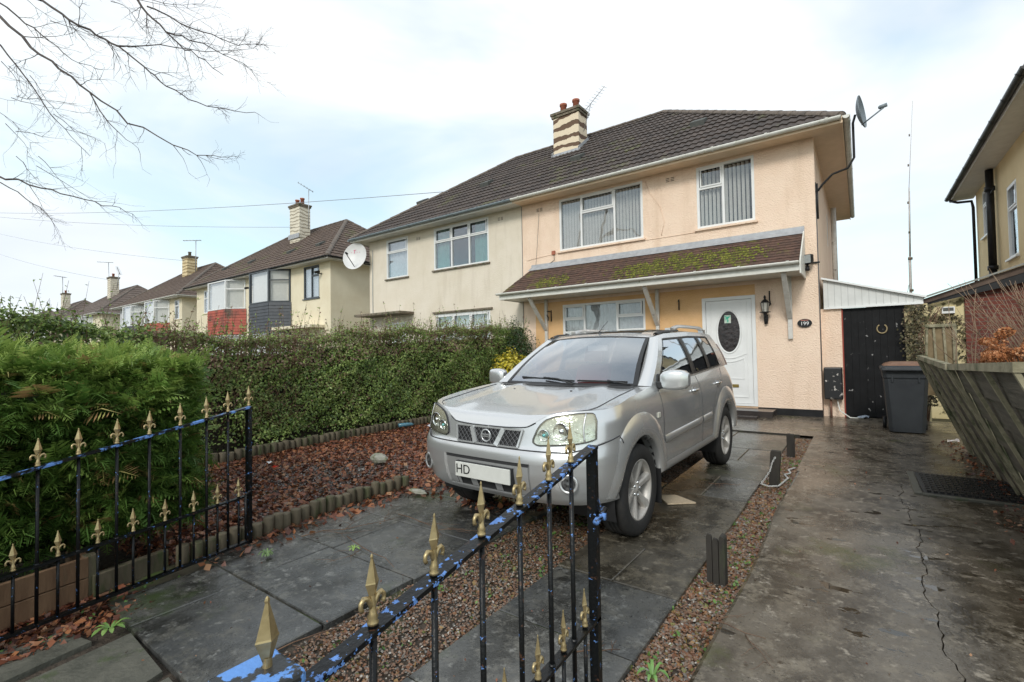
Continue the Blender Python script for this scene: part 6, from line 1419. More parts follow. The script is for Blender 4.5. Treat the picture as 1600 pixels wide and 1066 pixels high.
BR = {
'a': ([(-8.61,1.01,5.69),(-8.29,1.25,5.28),(-8.01,1.47,5.0),(-7.73,1.69,4.71),(-7.35,1.97,4.34),(-6.9,2.31,4.05),(-6.65,2.5,3.91),(-6.42,2.67,3.9)], 0.021),
'a2': ([(-7.73,1.69,4.71),(-7.57,1.81,4.37),(-7.42,1.93,4.18),(-7.24,2.06,3.98)], 0.008),
'b': ([(-8.86,1.43,6.26),(-8.55,1.66,5.97),(-8.28,1.87,5.77),(-8.03,2.05,5.62),(-7.83,2.21,5.41),(-7.66,2.34,5.19),(-7.45,2.49,5.01),(-7.18,2.7,4.83),(-6.9,2.91,4.74),(-6.55,3.16,4.68)], 0.020),
'b2': ([(-8.03,2.05,5.62),(-7.58,2.38,5.63),(-7.09,2.74,5.53),(-6.56,3.13,5.54)], 0.009),
'c': ([(-7.27,1.98,5.95),(-7.11,2.1,5.7),(-6.94,2.24,5.46),(-6.74,2.39,5.25),(-6.55,2.53,5.09),(-6.36,2.68,4.88)], 0.018),
'c2': ([(-7.11,2.1,5.78),(-6.79,2.34,5.57),(-6.47,2.58,5.41),(-6.22,2.77,5.28),(-5.96,2.96,5.29)], 0.011),
'c3': ([(-6.94,2.24,5.46),(-6.67,2.44,5.35),(-6.35,2.67,5.16),(-6.06,2.89,4.96)], 0.010),
'd': ([(-9.32,1.09,6.23),(-9.04,1.3,5.96),(-8.81,1.49,5.7),(-8.57,1.67,5.46),(-8.29,1.87,5.34)], 0.014),
'e': ([(-10.11,1.21,4.06),(-9.88,1.37,3.99),(-9.51,1.65,3.85),(-9.13,1.93,3.71),(-8.8,2.18,3.61),(-8.57,2.35,3.48)], 0.017),
'e2': ([(-10.11,1.21,3.98),(-9.81,1.43,3.74),(-9.59,1.6,3.55),(-9.45,1.71,3.31)], 0.009),
'f': ([(-10.05,1.19,5.99),(-9.76,1.41,5.52),(-9.55,1.58,5.09),(-9.33,1.75,4.76),(-9.04,1.98,4.33)], 0.012)}
rg = random.Random(77)
tw = MB(); camdir = Vector((-0.59, 0.81, 0.0))
def grow(p, d, L, r, dep):
    n = 6 if dep > 1 else 4; pts = [p.copy()]; dd = d.copy()
    for i in range(n):
        dd = (dd + Vector((rg.gauss(0, .13), rg.gauss(0, .13), rg.gauss(0.0, .13)))).normalized(); p = p + dd*(L/n); pts.append(p.copy())
    tw.tube(pts, [max(r*(1-0.8*i/n), 0.0010) for i in range(n+1)], 4 if dep < 2 else 5, cap=False, sm=True)
    if dep > 0:
        for i in range(1, n+1):
            for _ in range(2 if dep > 1 else 1):
                if rg.random() < 0.55:
                    s = Vector((rg.gauss(0,1), rg.gauss(0,1), rg.gauss(0,0.9))); s = (s - dd*s.dot(dd)).normalized()
                    grow(pts[i], (dd*0.8 + s*rg.uniform(0.45, 0.9)).normalized(), L*rg.uniform(0.28, 0.5), r*0.5, dep-1)
for k, (pts, r) in BR.items():
    P = [Vector(p) for p in pts]; n = len(P)
    fine = [P[0]]
    for a, c in zip(P, P[1:]):
        for u in (0.33, 0.67, 1.0): q = a.lerp(c, u); fine.append(q + Vector((rg.gauss(0,.012), rg.gauss(0,.012), rg.gauss(0,.012))))
    m_ = len(fine); tw.tube(fine, [r*0.78*(1-0.88*i/(m_-1))+0.0014 for i in range(m_)], 6)
    for i in range(2, m_):
        d = (fine[i]-fine[i-1]).normalized()
        for _ in range(2):
            if rg.random() < 0.42:
                s = Vector((rg.gauss(0,1), rg.gauss(0,1), rg.gauss(0,1))); s = (s - d*s.dot(d)).normalized(); f = 1-0.5*i/m_
                grow(fine[i], (d*0.85 + s*0.65).normalized(), rg.uniform(0.25, 0.70)*f, max(r*0.30*f, 0.003), 2 if rg.random() < 0.45 else 1)
for (sx_, sy_, sz_, n) in ((-8.7, 1.4, 6.3, 5), (-9.8, 1.3, 5.4, 5), (-10.2, 1.3, 4.6, 4), (-7.6, 2.0, 6.1, 4), (-10.0, 1.5, 5.0, 3)):
    for i in range(n): grow(Vector((sx_+rg.uniform(-.5,.5), sy_+rg.uniform(-.3,.3), sz_+rg.uniform(-.4,.4))), Vector((0.75, 0.55, -0.5+rg.uniform(-.3,.3))).normalized(), rg.uniform(0.6, 1.2), 0.005, 2)
tw.build('branches', M['bark'], tr)
# ------------------------------------------------------------ the car
M['paint'] = pm('silver_car_paint', (0.66, 0.665, 0.665), (0.69, 0.695, 0.695), 260, 0.25, metal=0.66, coat=0.7, coords='Object')
M['paint_d'] = pm('silver_bumper_paint', (0.61, 0.612, 0.61), None, rough=0.30, metal=0.65, coat=0.6, coords='Object')
M['gap'] = pm('panel_gap', (0.03, 0.03, 0.032), None, rough=0.8)
M['trim'] = pm('black_car_trim', (0.018, 0.018, 0.019), None, rough=0.45)
M['rubber'] = pm('tyre_rubber', (0.016, 0.016, 0.017), (0.026, 0.024, 0.022), 30, 0.75, coords='Object', bump=0.002, bscale=60)
M['alloy'] = pm('alloy_wheel', (0.50, 0.48, 0.45), (0.40, 0.37, 0.34), 18, 0.42, metal=0.25, coords='Object')
M['rustdisc'] = pm('brake_disc', (0.16, 0.10, 0.07), (0.24, 0.20, 0.17), 12, 0.5, metal=0.5, coords='Object')
M['chrome'] = pm('chrome', (0.75, 0.76, 0.77), None, rough=0.12, metal=1.0)
M['reflector'] = pm('headlamp_reflector', (0.62, 0.63, 0.58), (0.85, 0.86, 0.85), 14, 0.16, metal=0.85, bump=0.008, bscale=22, coords='Object')
M['teal'] = pm('teal_bulb_glint', (0.10, 0.42, 0.42), (0.35, 0.62, 0.60), 20, 0.15, metal=0.3, coords='Object')
M['cloth'] = pm('dark_seat_cloth', (0.08, 0.08, 0.085), (0.12, 0.12, 0.12), 20, 0.9)
M['dash'] = pm('grey_dashboard', (0.14, 0.14, 0.135), None, rough=0.7)
M['redcloth'] = pm('red_seat_cover', (0.22, 0.03, 0.03), None, rough=0.85)
def lens_mat(name, tint, haze, hz_col):
    m = bpy.data.materials.new(name); m.use_nodes = True; nt = m.node_tree; nt.nodes.clear(); out = nt.nodes.new('ShaderNodeOutputMaterial')
    tr = nt.nodes.new('ShaderNodeBsdfTransparent'); tr.inputs[0].default_value = (*tint, 1)
    g = nt.nodes.new('ShaderNodeBsdfGlossy'); g.inputs['Roughness'].default_value = 0.05
    d = nt.nodes.new('ShaderNodeBsdfDiffuse'); d.inputs[0].default_value = (*hz_col, 1)
    fr = nt.nodes.new('ShaderNodeFresnel'); fr.inputs[0].default_value = 1.5
    g0 = nt.nodes.new('ShaderNodeTexCoord'); sp = nt.nodes.new('ShaderNodeSeparateXYZ'); lk(nt, g0.outputs['Object'], sp.inputs[0])
    mr = nt.nodes.new('ShaderNodeMapRange'); mr.inputs[1].default_value = 0.84; mr.inputs[2].default_value = 0.98; mr.inputs[3].default_value = haze*0.3; mr.inputs[4].default_value = haze*1.6
    lk(nt, sp.outputs[2], mr.inputs[0])
    m1 = nt.nodes.new('ShaderNodeMixShader'); lk(nt, mr.outputs[0], m1.inputs[0]); lk(nt, tr.outputs[0], m1.inputs[1]); lk(nt, d.outputs[0], m1.inputs[2])
    m2 = nt.nodes.new('ShaderNodeMixShader'); lk(nt, fr.outputs[0], m2.inputs[0]); lk(nt, m1.outputs[0], m2.inputs[1]); lk(nt, g.outputs[0], m2.inputs[2]); lk(nt, m2.outputs[0], out.inputs[0]); return m
M['lens'] = lens_mat('cloudy_headlamp_lens', (0.93, 0.95, 0.90), 0.30, (0.62, 0.58, 0.42))
M['cglass'] = glass_mat('car_glass', transp=0.74, fac=0.46)
M['foglens'] = pm('fog_lens', (0.02,0.02,0.02), (0.10,0.10,0.10), 40, 0.06, coords='Object')
M['satin'] = pm('satin_silver', (0.62,0.63,0.63), None, rough=0.25, metal=0.5)
M['sglass'] = glass_mat('tinted_car_glass', transp=0.22, fac=0.36)

car = thing('parked_car', 'silver four wheel drive estate car parked nose out on the slab driveway', 'car', (-2.265, 2.68, gz(3.5)-0.012))
car.rotation_euler = (R(0.7), 0, R(-1.0))
ip = lambda z, t: float(np.interp(z, [a for a, _ in t], [b for _, b in t]))
WZ = [(0.28,.80),(0.34,.838),(0.40,.860),(0.5,.872),(0.67,.880),(0.80,.882),(0.92,.876),(0.98,.864),(1.04,.846),(1.09,.822),(1.14,.798),(1.20,.772)]
FZ = [(0.28,.24),(0.34,.17),(0.40,.115),(0.47,.08),(0.56,0.06),(0.66,.055),(0.71,.065),(0.745,.092),(0.80,.106),(0.86,.118),(0.90,.126),(0.95,.140),(1.0,.155)]
RZ = [(0.28,4.16),(0.4,4.26),(0.6,4.30),(0.7,4.29),(0.85,4.24),(1.05,4.22),(1.2,4.20)]
TOP = [(0.0,.868),(0.130,.872),(0.139,.888),(0.148,.930),(0.158,.962),(0.175,.984),(0.23,.998),(0.4,1.006),(0.55,1.025),(0.7,1.048),(1.0,1.078),(1.25,1.098),(1.5,1.104),(2.5,1.116),(3.6,1.155),(4.0,1.17),(4.4,1.15)]
BOT = [(0.0,.36),(0.4,.37),(0.6,.38),(1.2,.375),(3.0,.385),(4.0,.40),(4.5,.40)]
ZC = [(0.10,.868),(0.126,.874),(0.137,.905),(0.150,.935),(0.168,.950),(0.20,.958),(0.4,.998),(0.8,1.054),(1.12,1.092),(1.3,1.10)]
DF, DR = 0.45, 0.40
def C2(u, z):
    """half contour: u 0..1 front arc, 1..2 side, 2..3 rear arc"""
    W = ip(z, WZ)
    if u <= 1:
        t = u*PI/2; return W*math.sin(t)**0.55 if t > 0 else 0.0, ip(z, FZ) + DF*(1-math.cos(t))
    if u <= 2:
        y0 = ip(z, FZ)+DF; y1 = ip(z, RZ)-DR; return W, y0+(y1-y0)*(u-1)
    t = (3-u)*PI/2; return W*max(math.sin(t), 0)**0.6, ip(z, RZ)-DR*(1-math.cos(t))
def S3(u, z, off=0.0, sg=1):
    x, y = C2(u, z); e = 0.01
    xa, ya = C2(max(u-e, 0), z); xb, yb = C2(min(u+e, 3), z); tx, ty = xb-xa, yb-ya; l = math.hypot(tx, ty) or 1
    nx, ny = ty/l, -tx/l
    return (sg*(x+nx*off), y+ny*off, z)
def u_for_x(x, z=0.8):
    W = ip(z, WZ); return math.asin(min(1, (x/W)**1.818))/(PI/2)
def u_for_y(y, z=0.6):
    y0 = ip(z, FZ)+DF; y1 = ip(z, RZ)-DR
    return 1+(y-y0)/(y1-y0) if y >= y0 else math.acos(max(-1, 1-(y-ip(z, FZ))/DF))/(PI/2)
us = [i/26 for i in range(27)] + [1+i/96 for i in range(1, 97)] + [2+i/14 for i in range(1, 15)]
NR = 34
WH = (0.875, 3.50); WR = 0.343; AR = 0.430
def col(u):
    x, y = C2(u, 0.7); zt = ip(C2(u, 0.92)[1], TOP); zb = ip(y, BOT); return zb, zt
body = MB()
for sg in (-1, 1):
    rows = []
    for k in range(NR+1):
        row = []
        for u in us:
            zb, zt = col(u); z = zb+(zt-zb)*k/NR; p = list(S3(u, z, 0, sg))
            for wy in WH:      # pull the vertices near an arch onto its circle
                dy, dz = p[1]-wy, p[2]-WR; r_ = math.hypot(dy, dz)
                if u > 0.55 and abs(r_-AR) < 0.024 and r_ > 0: p[1] = wy+dy/r_*AR; p[2] = WR+dz/r_*AR
            row.append(tuple(p))
        rows.append(row)
    nr, nc = len(rows), len(rows[0]); q = [p for r_ in rows for p in r_]; fs = []
    for i in range(nr-1):
        for j in range(nc-1):
            f = (i*nc+j, i*nc+j+1, (i+1)*nc+j+1, (i+1)*nc+j); cyy = sum(q[a][1] for a in f)/4; czz = sum(q[a][2] for a in f)/4; cxx = abs(sum(q[a][0] for a in f)/4)
            if cxx > 0.5 and any(math.hypot(cyy-w, czz-WR) < AR-0.008 for w in WH): continue
            fs.append(f if sg > 0 else f[::-1])
    body.add(q, fs, 0, True)
# bonnet and wing tops: lines of constant y between the two top edges
def edge_at(y):
    best = None
    for u in us:
        zb, zt = col(u); p = S3(u, zt)
        if p[1] >= y: 
            if best is None: return p
            a = (y-best[1])/((p[1]-best[1]) or 1); return tuple(best[i]+(p[i]-best[i])*a for i in range(3))
        best = p
    return best
def topz(x, y, xe, ze):
    zc = ip(y, ZC); return zc-(zc-ze)*min(1, abs(x)/xe)**4.0 if xe > 1e-3 else ze
ysb = [edge_at(-1)[1]+0.0005] if False else []
y_first = S3(0, col(0)[1])[1]
ysb = [y_first+0.001, y_first+0.005, y_first+0.010, y_first+0.016, y_first+0.024, y_first+0.034, y_first+0.048, 0.19, 0.215, 0.25, 0.30, 0.36, 0.45, 0.55, 0.66, 0.78, 0.9, 1.02, 1.12, 1.22, 1.30]
rows = []
for y in ysb:
    e = edge_at(y); row = []
    for i in range(-16, 17):
        s_ = math.sin(i/16*PI/2); x = e[0]*s_; xr = 0.010*math.exp(-((abs(x)-0.42)/0.07)**2)*min(1, max(0, (y-0.1)/0.3)) - 0.006*math.exp(-((abs(x)-0.62)/0.09)**2)*min(1, max(0, (y-0.3)/0.3))
        row.append((x, y, topz(x, y, e[0], e[2]) + xr))
    rows.append(row)
body.grid(rows)
# greenhouse
def belt(y): return ip(y, TOP)
def roofe(y): return ip(y, [(1.9,1.530),(2.1,1.556),(2.8,1.583),(3.4,1.580),(3.9,1.55)])
def side_p(yb, yt, s, sg=1, off=0):
    zb = belt(yb); xb = ip(zb, WZ); zt = roofe(yt); xt = 0.635
    return (sg*(xb+(xt-xb)*s+0.022*math.sin(PI*s)+off), yb+(yt-yb)*s, zb+(zt-zb)*s)
CL = dict(Ao=(1.27,1.96), Ai=(1.43,2.05), B1=(2.47,2.46), B2=(2.56,2.54), C1=(3.10,3.06), C2=(3.17,3.12), Di=(3.63,3.52), Do=(4.00,3.78))
SB, ST = 0.045, 0.90
def strip(b, c0, c1, s0, s1, sg, n=5, m=6, off=0, mi=0):
    rows = []
    for i in range(n+1):
        u = i/n; yb = c0[0]+(c1[0]-c0[0])*u; yt = c0[1]+(c1[1]-c0[1])*u
        rows.append([side_p(yb, yt, s0+(s1-s0)*j/m, sg, off) for j in range(m+1)])
    b.grid(rows, mi)
seals = MB()
for sg in (-1, 1):
    strip(body, CL['Ao'], CL['Ai'], 0, 1, sg, 3); strip(body, CL['Di'], CL['Do'], 0, 1, sg, 6)
    strip(body, CL['Ai'], CL['Di'], 0, SB, sg, 24, 1); strip(body, CL['Ai'], CL['Di'], ST, 1, sg, 24, 2)
    strip(seals, CL['B1'], CL['B2'], SB, ST, sg, 1, 6, 0.001); strip(seals, CL['C1'], CL['C2'], SB, ST, sg, 1, 6, 0.001)
    for (a, c) in (('Ai','B1'),('B2','C1'),('C2','Di')):      # black rubber frames
        A_, C_ = CL[a], CL[c]; w = 0.014
        strip(seals, A_, C_, SB-0.002, SB+0.030, sg, 8, 1, 0.003); strip(seals, A_, C_, ST-0.035, ST+0.002, sg, 8, 1, 0.003)
        strip(seals, A_, (A_[0]+w*1.6, A_[1]+w*1.6), SB, ST, sg, 1, 6, 0.0032); strip(seals, (C_[0]-w*1.6, C_[1]-w*1.6), C_, SB, ST, sg, 1, 6, 0.0032)
def wsb(x): return (x, 1.17+0.095*(x/0.70)**2, 1.098+0.004*(x/0.7)**2)
def wst(x): return (x, 1.83+0.10*(x/0.56)**2, 1.545-0.026*(x/0.56)**2)
# A pillars front faces, roof, tailgate
for sg in (-1, 1):
    rows = []
    for j in range(9):
        s = j/8; a, c = wsb(0.70*sg), wst(0.56*sg); p = [a[i]+(c[i]-a[i])*s for i in range(3)]; q_ = side_p(*CL['Ao'], s, sg)
        r_ = []
        for k in range(5): v = k/4; w_ = [p[i]+(q_[i]-p[i])*v for i in range(3)]; bl = 0.016*math.sin(PI*v); w_[0] += sg*bl; w_[1] -= bl; r_.append(tuple(w_))
        rows.append(r_)
    body.grid(rows)
RC = [(1.83,1.545),(1.95,1.572),(2.1,1.592),(2.5,1.618),(3.0,1.628),(3.5,1.615),(3.8,1.59),(3.9,1.575)]
rows = []
for k in range(15):
    v = k/14; row = []
    for i in range(-12, 13):
        x = 0.635*math.sin(i/12*PI/2); ax_ = abs(x)
        yf_ = wst(min(ax_, 0.56))[1] + max(0, ax_-0.56)*0.4; yr_ = 3.86-0.08*(ax_/0.635)**2
        y = yf_+(yr_-yf_)*v; zc = ip(y, RC); ze = roofe(max(y, 1.96))
        z = zc-(zc-ze)*(ax_/0.635)**3
        if k == 0: z = wst(min(ax_, 0.56))[2] + max(0, ax_-0.56)*0.3
        row.append((x, y, z))
    rows.append(row)
body.grid(rows)
rows = []
for k in range(9):
    v = k/8; row = []
    for i in range(-8, 9):
        s_ = i/8; t_ = (abs(s_)*0.635, 3.86-0.08*s_*s_, 1.575-0.02*s_*s_); u_ = 3-abs(s_)*0.999; zt = col(u_)[1]; b_ = S3(u_, zt)
        p = [t_[j]+(b_[j]-t_[j])*v for j in range(3)]; row.append(((1 if s_ >= 0 else -1)*p[0], p[1]+0.03*math.sin(PI*v), p[2]))
    rows.append(row)
body.grid(rows)
# wheel arch flares
for sg in (-1, 1):
    for wy in WH:
        rows = []
        for k in range(41):
            a = R(-30 + 240*k/40); row = []
            for (r_, o) in ((0.405, -0.09), (0.409, 0.004), (0.420, 0.024), (0.45, 0.029), (0.50, 0.025), (0.55, 0.012), (0.585, 0.002), (0.60, -0.006)):
                y = wy+math.cos(a)*r_; z = WR+math.sin(a)*r_; z = max(z, 0.22)
                u = u_for_y(min(max(y, 0.2), 4.15), min(max(z, 0.36), 0.95)); bz = min(max(z, 0.30), 1.02); x, yy = C2(u, bz)
                if u < 1: xs_, ys_, _ = S3(u, bz, o); row.append((sg*xs_, y if o > -0.01 else y, z))
                else: row.append((sg*(x+o), y, z))
            rows.append(row)
        # clip the lower ends at sill height
        rows = [r_ for r_ in rows if r_[0][2] > 0.365]
        body.grid(rows)
bd = body.build('body', M['paint'], car, world=False)
seals.build('window_seals', M['trim'], car, world=False)
# dark wheel wells and underbody
b = MB()
for sg in (-1, 1):
    for wy in WH:
        rows = []
        for k in range(21):
            a = R(-20+220*k/20); rows.append([(sg*x, wy+math.cos(a)*0.408, WR+math.sin(a)*0.408) for x in (0.84, 0.5)])
        b.grid(rows); b.add([(sg*0.5, wy+math.cos(R(-20+220*k/20))*0.415, WR+math.sin(R(-20+220*k/20))*0.415) for k in range(21)], [tuple(range(21))])
b.box(-0.74, 0.74, 1.3, 3.08, 0.30, 0.5); b.box(-0.49, 0.49, 0.40, 1.35, 0.33, 0.58); b.box(-0.49, 0.49, 3.05, 4.0, 0.33, 0.6)
b.tube([(-0.75,0.875,0.3),(0.75,0.875,0.3)], 0.03, 6); b.tube([(-0.75,3.5,0.3),(0.75,3.5,0.3)], 0.03, 6)
for sg in (-1, 1): b.prism([(sg*0.70,1.285,0.13),(sg*0.87,1.285,0.13),(sg*0.875,1.275,0.42),(sg*0.70,1.275,0.42)], (0,0.012,0))
b.build('underbody', M['trim'], car, world=False)

# bumper skin, one thickness proud
def patch(b, u0, u1, zlo, zhi, off, sg=1, nu=12, nzz=4, mi=0, rim=0.0, sm=True):
    rows = []
    for i in range(nu+1):
        u = u0+(u1-u0)*i/nu; f = i/nu; a = zlo(f) if callable(zlo) else zlo; c = zhi(f) if callable(zhi) else zhi
        rows.append([S3(u, a+(c-a)*j/nzz, off, sg) for j in range(nzz+1)])
    b.grid(rows, mi, sm)
    if rim:
        for edge in ([r_[0] for r_ in rows], [r_[-1] for r_ in rows], rows[0], rows[-1]): pass
        base = []
        for i in range(nu+1):
            u = u0+(u1-u0)*i/nu; f = i/nu; a = zlo(f) if callable(zlo) else zlo; c = zhi(f) if callable(zhi) else zhi
            base.append((S3(u, a, off-rim, sg), S3(u, c, off-rim, sg)))
        b.grid([[r_[0] for r_ in rows], [p[0] for p in base]], mi, False); b.grid([[r_[-1] for r_ in rows], [p[1] for p in base]], mi, False)
        for e in (0, -1):
            r_ = rows[e]; u = u0 if e == 0 else u1; a = r_[0][2]; c = r_[-1][2]
            b.grid([r_, [S3(u, a+(c-a)*j/nzz, off-rim, sg) for j in range(nzz+1)]], mi, False)
bp_ = MB(); ue = 0.885
for sg in (-1, 1):
    patch(bp_, 0, ue, lambda f: 0.362+0.01*f**3, lambda f: 0.412+0.02*f, 0.016, sg, 30, 3)          # chin
    patch(bp_, 0, ue, lambda f: 0.645, lambda f: 0.728+0.085*max(0, f-0.45)/0.55, 0.016, sg, 34, 4, rim=0.012)  # upper bar
    ua = u_for_x(0.405, 0.5)
    patch(bp_, ua, ue, lambda f: 0.412+0.02*f, 0.645, 0.016, sg, 24, 8)                               # corners
    rows = [[S3(ua, z, 0.016, sg), S3(ua-0.015, z, -0.004, sg)] for z in (0.412, 0.48, 0.56, 0.645)]; bp_.grid(rows)
    patch(bp_, 0, ua-0.014, 0.478, 0.620, -0.002+0.006, sg, 10, 3)                                    # recessed middle
    patch(bp_, u_for_x(0.30,0.4), ua-0.014, 0.412, 0.479, 0.004, sg, 4, 3)
fb = bp_.build('front_bumper', M['paint_d'], car, world=False)
b = MB()
for sg in (-1, 1):
    patch(b, 0, ua-0.012, 0.619, 0.646, 0.006, sg, 10, 1); patch(b, 0, u_for_x(0.30,0.4), 0.412, 0.480, 0.003, sg, 8, 1)
b.build('air_intake', M['gap'], fb, world=False)
b = MB()
for sg in (-1, 1):
    for xx in (0.12, 0.27): uu = u_for_x(xx, 0.4); patch(b, uu-0.008, uu+0.008, 0.413, 0.478, 0.010, sg, 2, 2)
    patch(b, 0, u_for_x(0.36,0.3), 0.384, 0.400, 0.021, sg, 8, 1, rim=0.004)
b.build('intake_bars', M['paint_d'], fb, world=False)
# fog lamps
for sg in (-1, 1):
    uu = u_for_x(0.655, 0.53); c = Vector(S3(uu, 0.530, 0.026, sg)); n_ = (Vector(S3(uu, 0.530, 0.1, sg))-Vector(S3(uu, 0.530, 0.0, sg))).normalized(); n_ = (n_+Vector((0,-0.5,0))).normalized()
    b = MB(); b.lathe([(0.066,-0.002),(0.062,0.004),(0.050,0.001),(0.046,-0.006)], c, n_, 28); f_ = b.build('fog_lamp', M['paint_d'], fb, world=False)
    b = MB(); b.lathe([(0.047,-0.001),(0.030,0.002),(0.0,0.004)], c, n_, 24); b.lathe([(0.018,0.006),(0.0,0.012)], c, n_, 16); o = b.build('fog_lens', M['foglens'], fb, world=False)
# grille
def gp(x, z, off=0.0):
    u = u_for_x(abs(x), z); return Vector(S3(u, z, off, 1 if x >= 0 else -1))
b = MB(); zt_, zb_ = 0.862, 0.742; wt, wb = 0.315, 0.285
def xw(z, t, bo): return bo+(t-bo)*(z-zb_)/(zt_-zb_)
b.grid([[gp(xw(z, wt, wb)*s_, z, 0.004) for s_ in [k/12-1 for k in range(25)]] for z in (zb_, 0.745, 0.79, zt_)]); gr = b.build('grille', M['trim'], car, world=False)
b = MB()
for k in range(-24, 25):
    for d in (-1, 1):
        pts = []
        for j in range(8):
            z = zb_+(zt_-zb_)*j/7; x = k*0.040 + d*(z-0.802)*1.0
            if abs(x) < xw(z, wt, wb)-0.004: pts.append(gp(x, z, 0.010))
        if len(pts) > 1: b.tube(pts, 0.0030, 4)
b.build('grille_mesh', pm('grille_mesh', (0.16,0.16,0.165), None, rough=0.35, metal=0.5), gr, world=False)
b = MB()
def bar(pts, w, off=0.010, t=0.010):
    for p, q_ in zip(pts, pts[1:]): b.beam(gp(*p, off), gp(*q_, off), w, t, up=(0,1,0))
def xl(z0, x0, z1, x1, n=6): return [(x0+(x1-x0)*i/n, z0+(z1-z0)*i/n) for i in range(n+1)]
for sg in (-1, 1):
    bar(xl(zt_, 0, zt_, wt*sg, 8), 0.012); bar(xl(zb_, 0, zb_, wb*sg, 8), 0.010); bar(xl(zt_, wt*sg, zb_, wb*sg), 0.012)
    bar(xl(zt_-0.006, 0.152*sg, zb_, 0.098*sg), 0.036, 0.013, 0.016)
b.build('grille_frame', M['satin'], gr, world=False)
# emblem: ring with a horizontal bar
ec = gp(0.0, 0.803, 0.020)
em = MB(); ring = [(ec.x+0.043*math.cos(2*PI*k/28), ec.y, ec.z+0.043*math.sin(2*PI*k/28)) for k in range(29)]; em.tube(ring, 0.0055, 8, cap=False); em.box(ec.x-0.047, ec.x+0.047, ec.y-0.006, ec.y+0.004, ec.z-0.011, ec.z+0.011)
eb = em.build('emblem', M['satin'], gr, world=False)
o_ = text_mesh('emblem_lettering', 'NISSAN', 0.021, M['trim'], None, Vector((0,0,0)), face, 0.0008); o_.parent = eb; o_.location = (ec.x, ec.y-0.007, ec.z)
# number plate
b = MB(); pz0, pz1 = 0.488, 0.596; b.box(-0.255, 0.265, 0.018, 0.031, pz0, pz1); pt = b.build('number_plate', pm('pale_number_plate', (0.66,0.66,0.62), (0.60,0.60,0.56), 10, 0.4), car, world=False, bevel=0.003)
o_ = text_mesh('plate_lettering', 'HD', 0.098, M['trim'], None, Vector((0,0,0)), face, 0.0008); o_.parent = pt; o_.location = (-0.175, 0.016, 0.543)
b = MB(); b.box(-0.26, 0.27, 0.032, 0.07, 0.485, 0.60); b.build('plate_holder', M['trim'], car, world=False)
# head lamps
u0h, u1h = u_for_x(0.405, 0.85), 0.615
zl = lambda f: 0.768+0.030*f+0.018*f**6 + 0.02*max(0, 0.05-f)/0.05
def zh(f): return min(float(np.interp(f, [0,.03,.07,.14,.28,.45,.65,.82,.92,.97,1.0], [.81,.86,.90,.938,.964,.978,.984,.986,.984,.972,.935])), col(u0h+(u1h-u0h)*f)[1]-0.006)
for sg in (-1, 1):
    b = MB(); patch(b, u0h, u1h, zl, zh, 0.003, sg, 26, 6); hl = b.build('headlamp', M['reflector'], car, world=False)
    for (xx, zz, rr, mt) in ((0.485, 0.838, 0.042, 'teal'), (0.60, 0.868, 0.060, 'chrome')):
        uu = u_for_x(xx, zz); c = Vector(S3(uu, zz, 0.002, sg)); n_ = Vector((sg*0.12, -1, 0.0)).normalized()
        q = MB(); q.lathe([(rr, 0.014), (rr*0.96, 0.018), (rr*0.85, 0.010), (rr*0.6, 0.004), (rr*0.3, 0.004)], c, n_, 24); q.lathe([(rr*0.32, 0.006), (rr*0.28, 0.016), (0, 0.020)], c, n_, 16, mi=1)
        q.build('reflector_bowl', [M['chrome'], M[mt]], hl, world=False)
    q = MB(); ud = u0h+(u1h-u0h)*0.78
    pts = []
    for j in range(9): v = j/8; z = zl(.78)+(zh(.76)-zl(.78))*v; pts.append(S3(ud-0.022*math.sin(PI*v*0.9)+0.012*v, z, 0.014, sg))
    q.tube(pts, 0.006, 6); q.build('lamp_divider', M['paint_d'], hl, world=False)
    b = MB(); patch(b, u0h, u1h, zl, zh, 0.017, sg, 26, 6); b.build('lamp_lens', M['lens'], hl, world=False)
    b = MB(); rim = [S3(u0h+(u1h-u0h)*k/26, zl(k/26), 0.009, sg) for k in range(27)] + [S3(u0h+(u1h-u0h)*(26-k)/26, zh((26-k)/26), 0.009, sg) for k in range(27)]
    rim.append(rim[0]); b.tube(rim, 0.0055, 5, cap=False); b.build('lamp_gasket', M['gap'], hl, world=False)
# sills
for sg in (-1, 1):
    b = MB(); rows = []
    for i in range(15):
        y = 1.30+1.76*i/14; rows.append([(sg*(ip(0.44, WZ)+0.002), y, 0.440), (sg*(ip(0.42, WZ)+0.012), y, 0.425), (sg*(ip(0.40, WZ)+0.010), y, 0.375), (sg*0.80, y, 0.350), (sg*0.72, y, 0.350)])
    b.grid(rows); b.build('sill', M['paint_d'], car, world=False)
# bonnet leading edge and shut line over the lamps
b = MB()
for sg in (-1, 1):
    pts = [S3(u, col(u)[1]-0.004, 0.003, sg) for u in [0.0001+i*u_for_x(0.41,0.87)/12 for i in range(13)]]; b.tube(pts, 0.0038, 4, cap=False)
b.build('bonnet_shut_line', M['gap'], car, world=False)
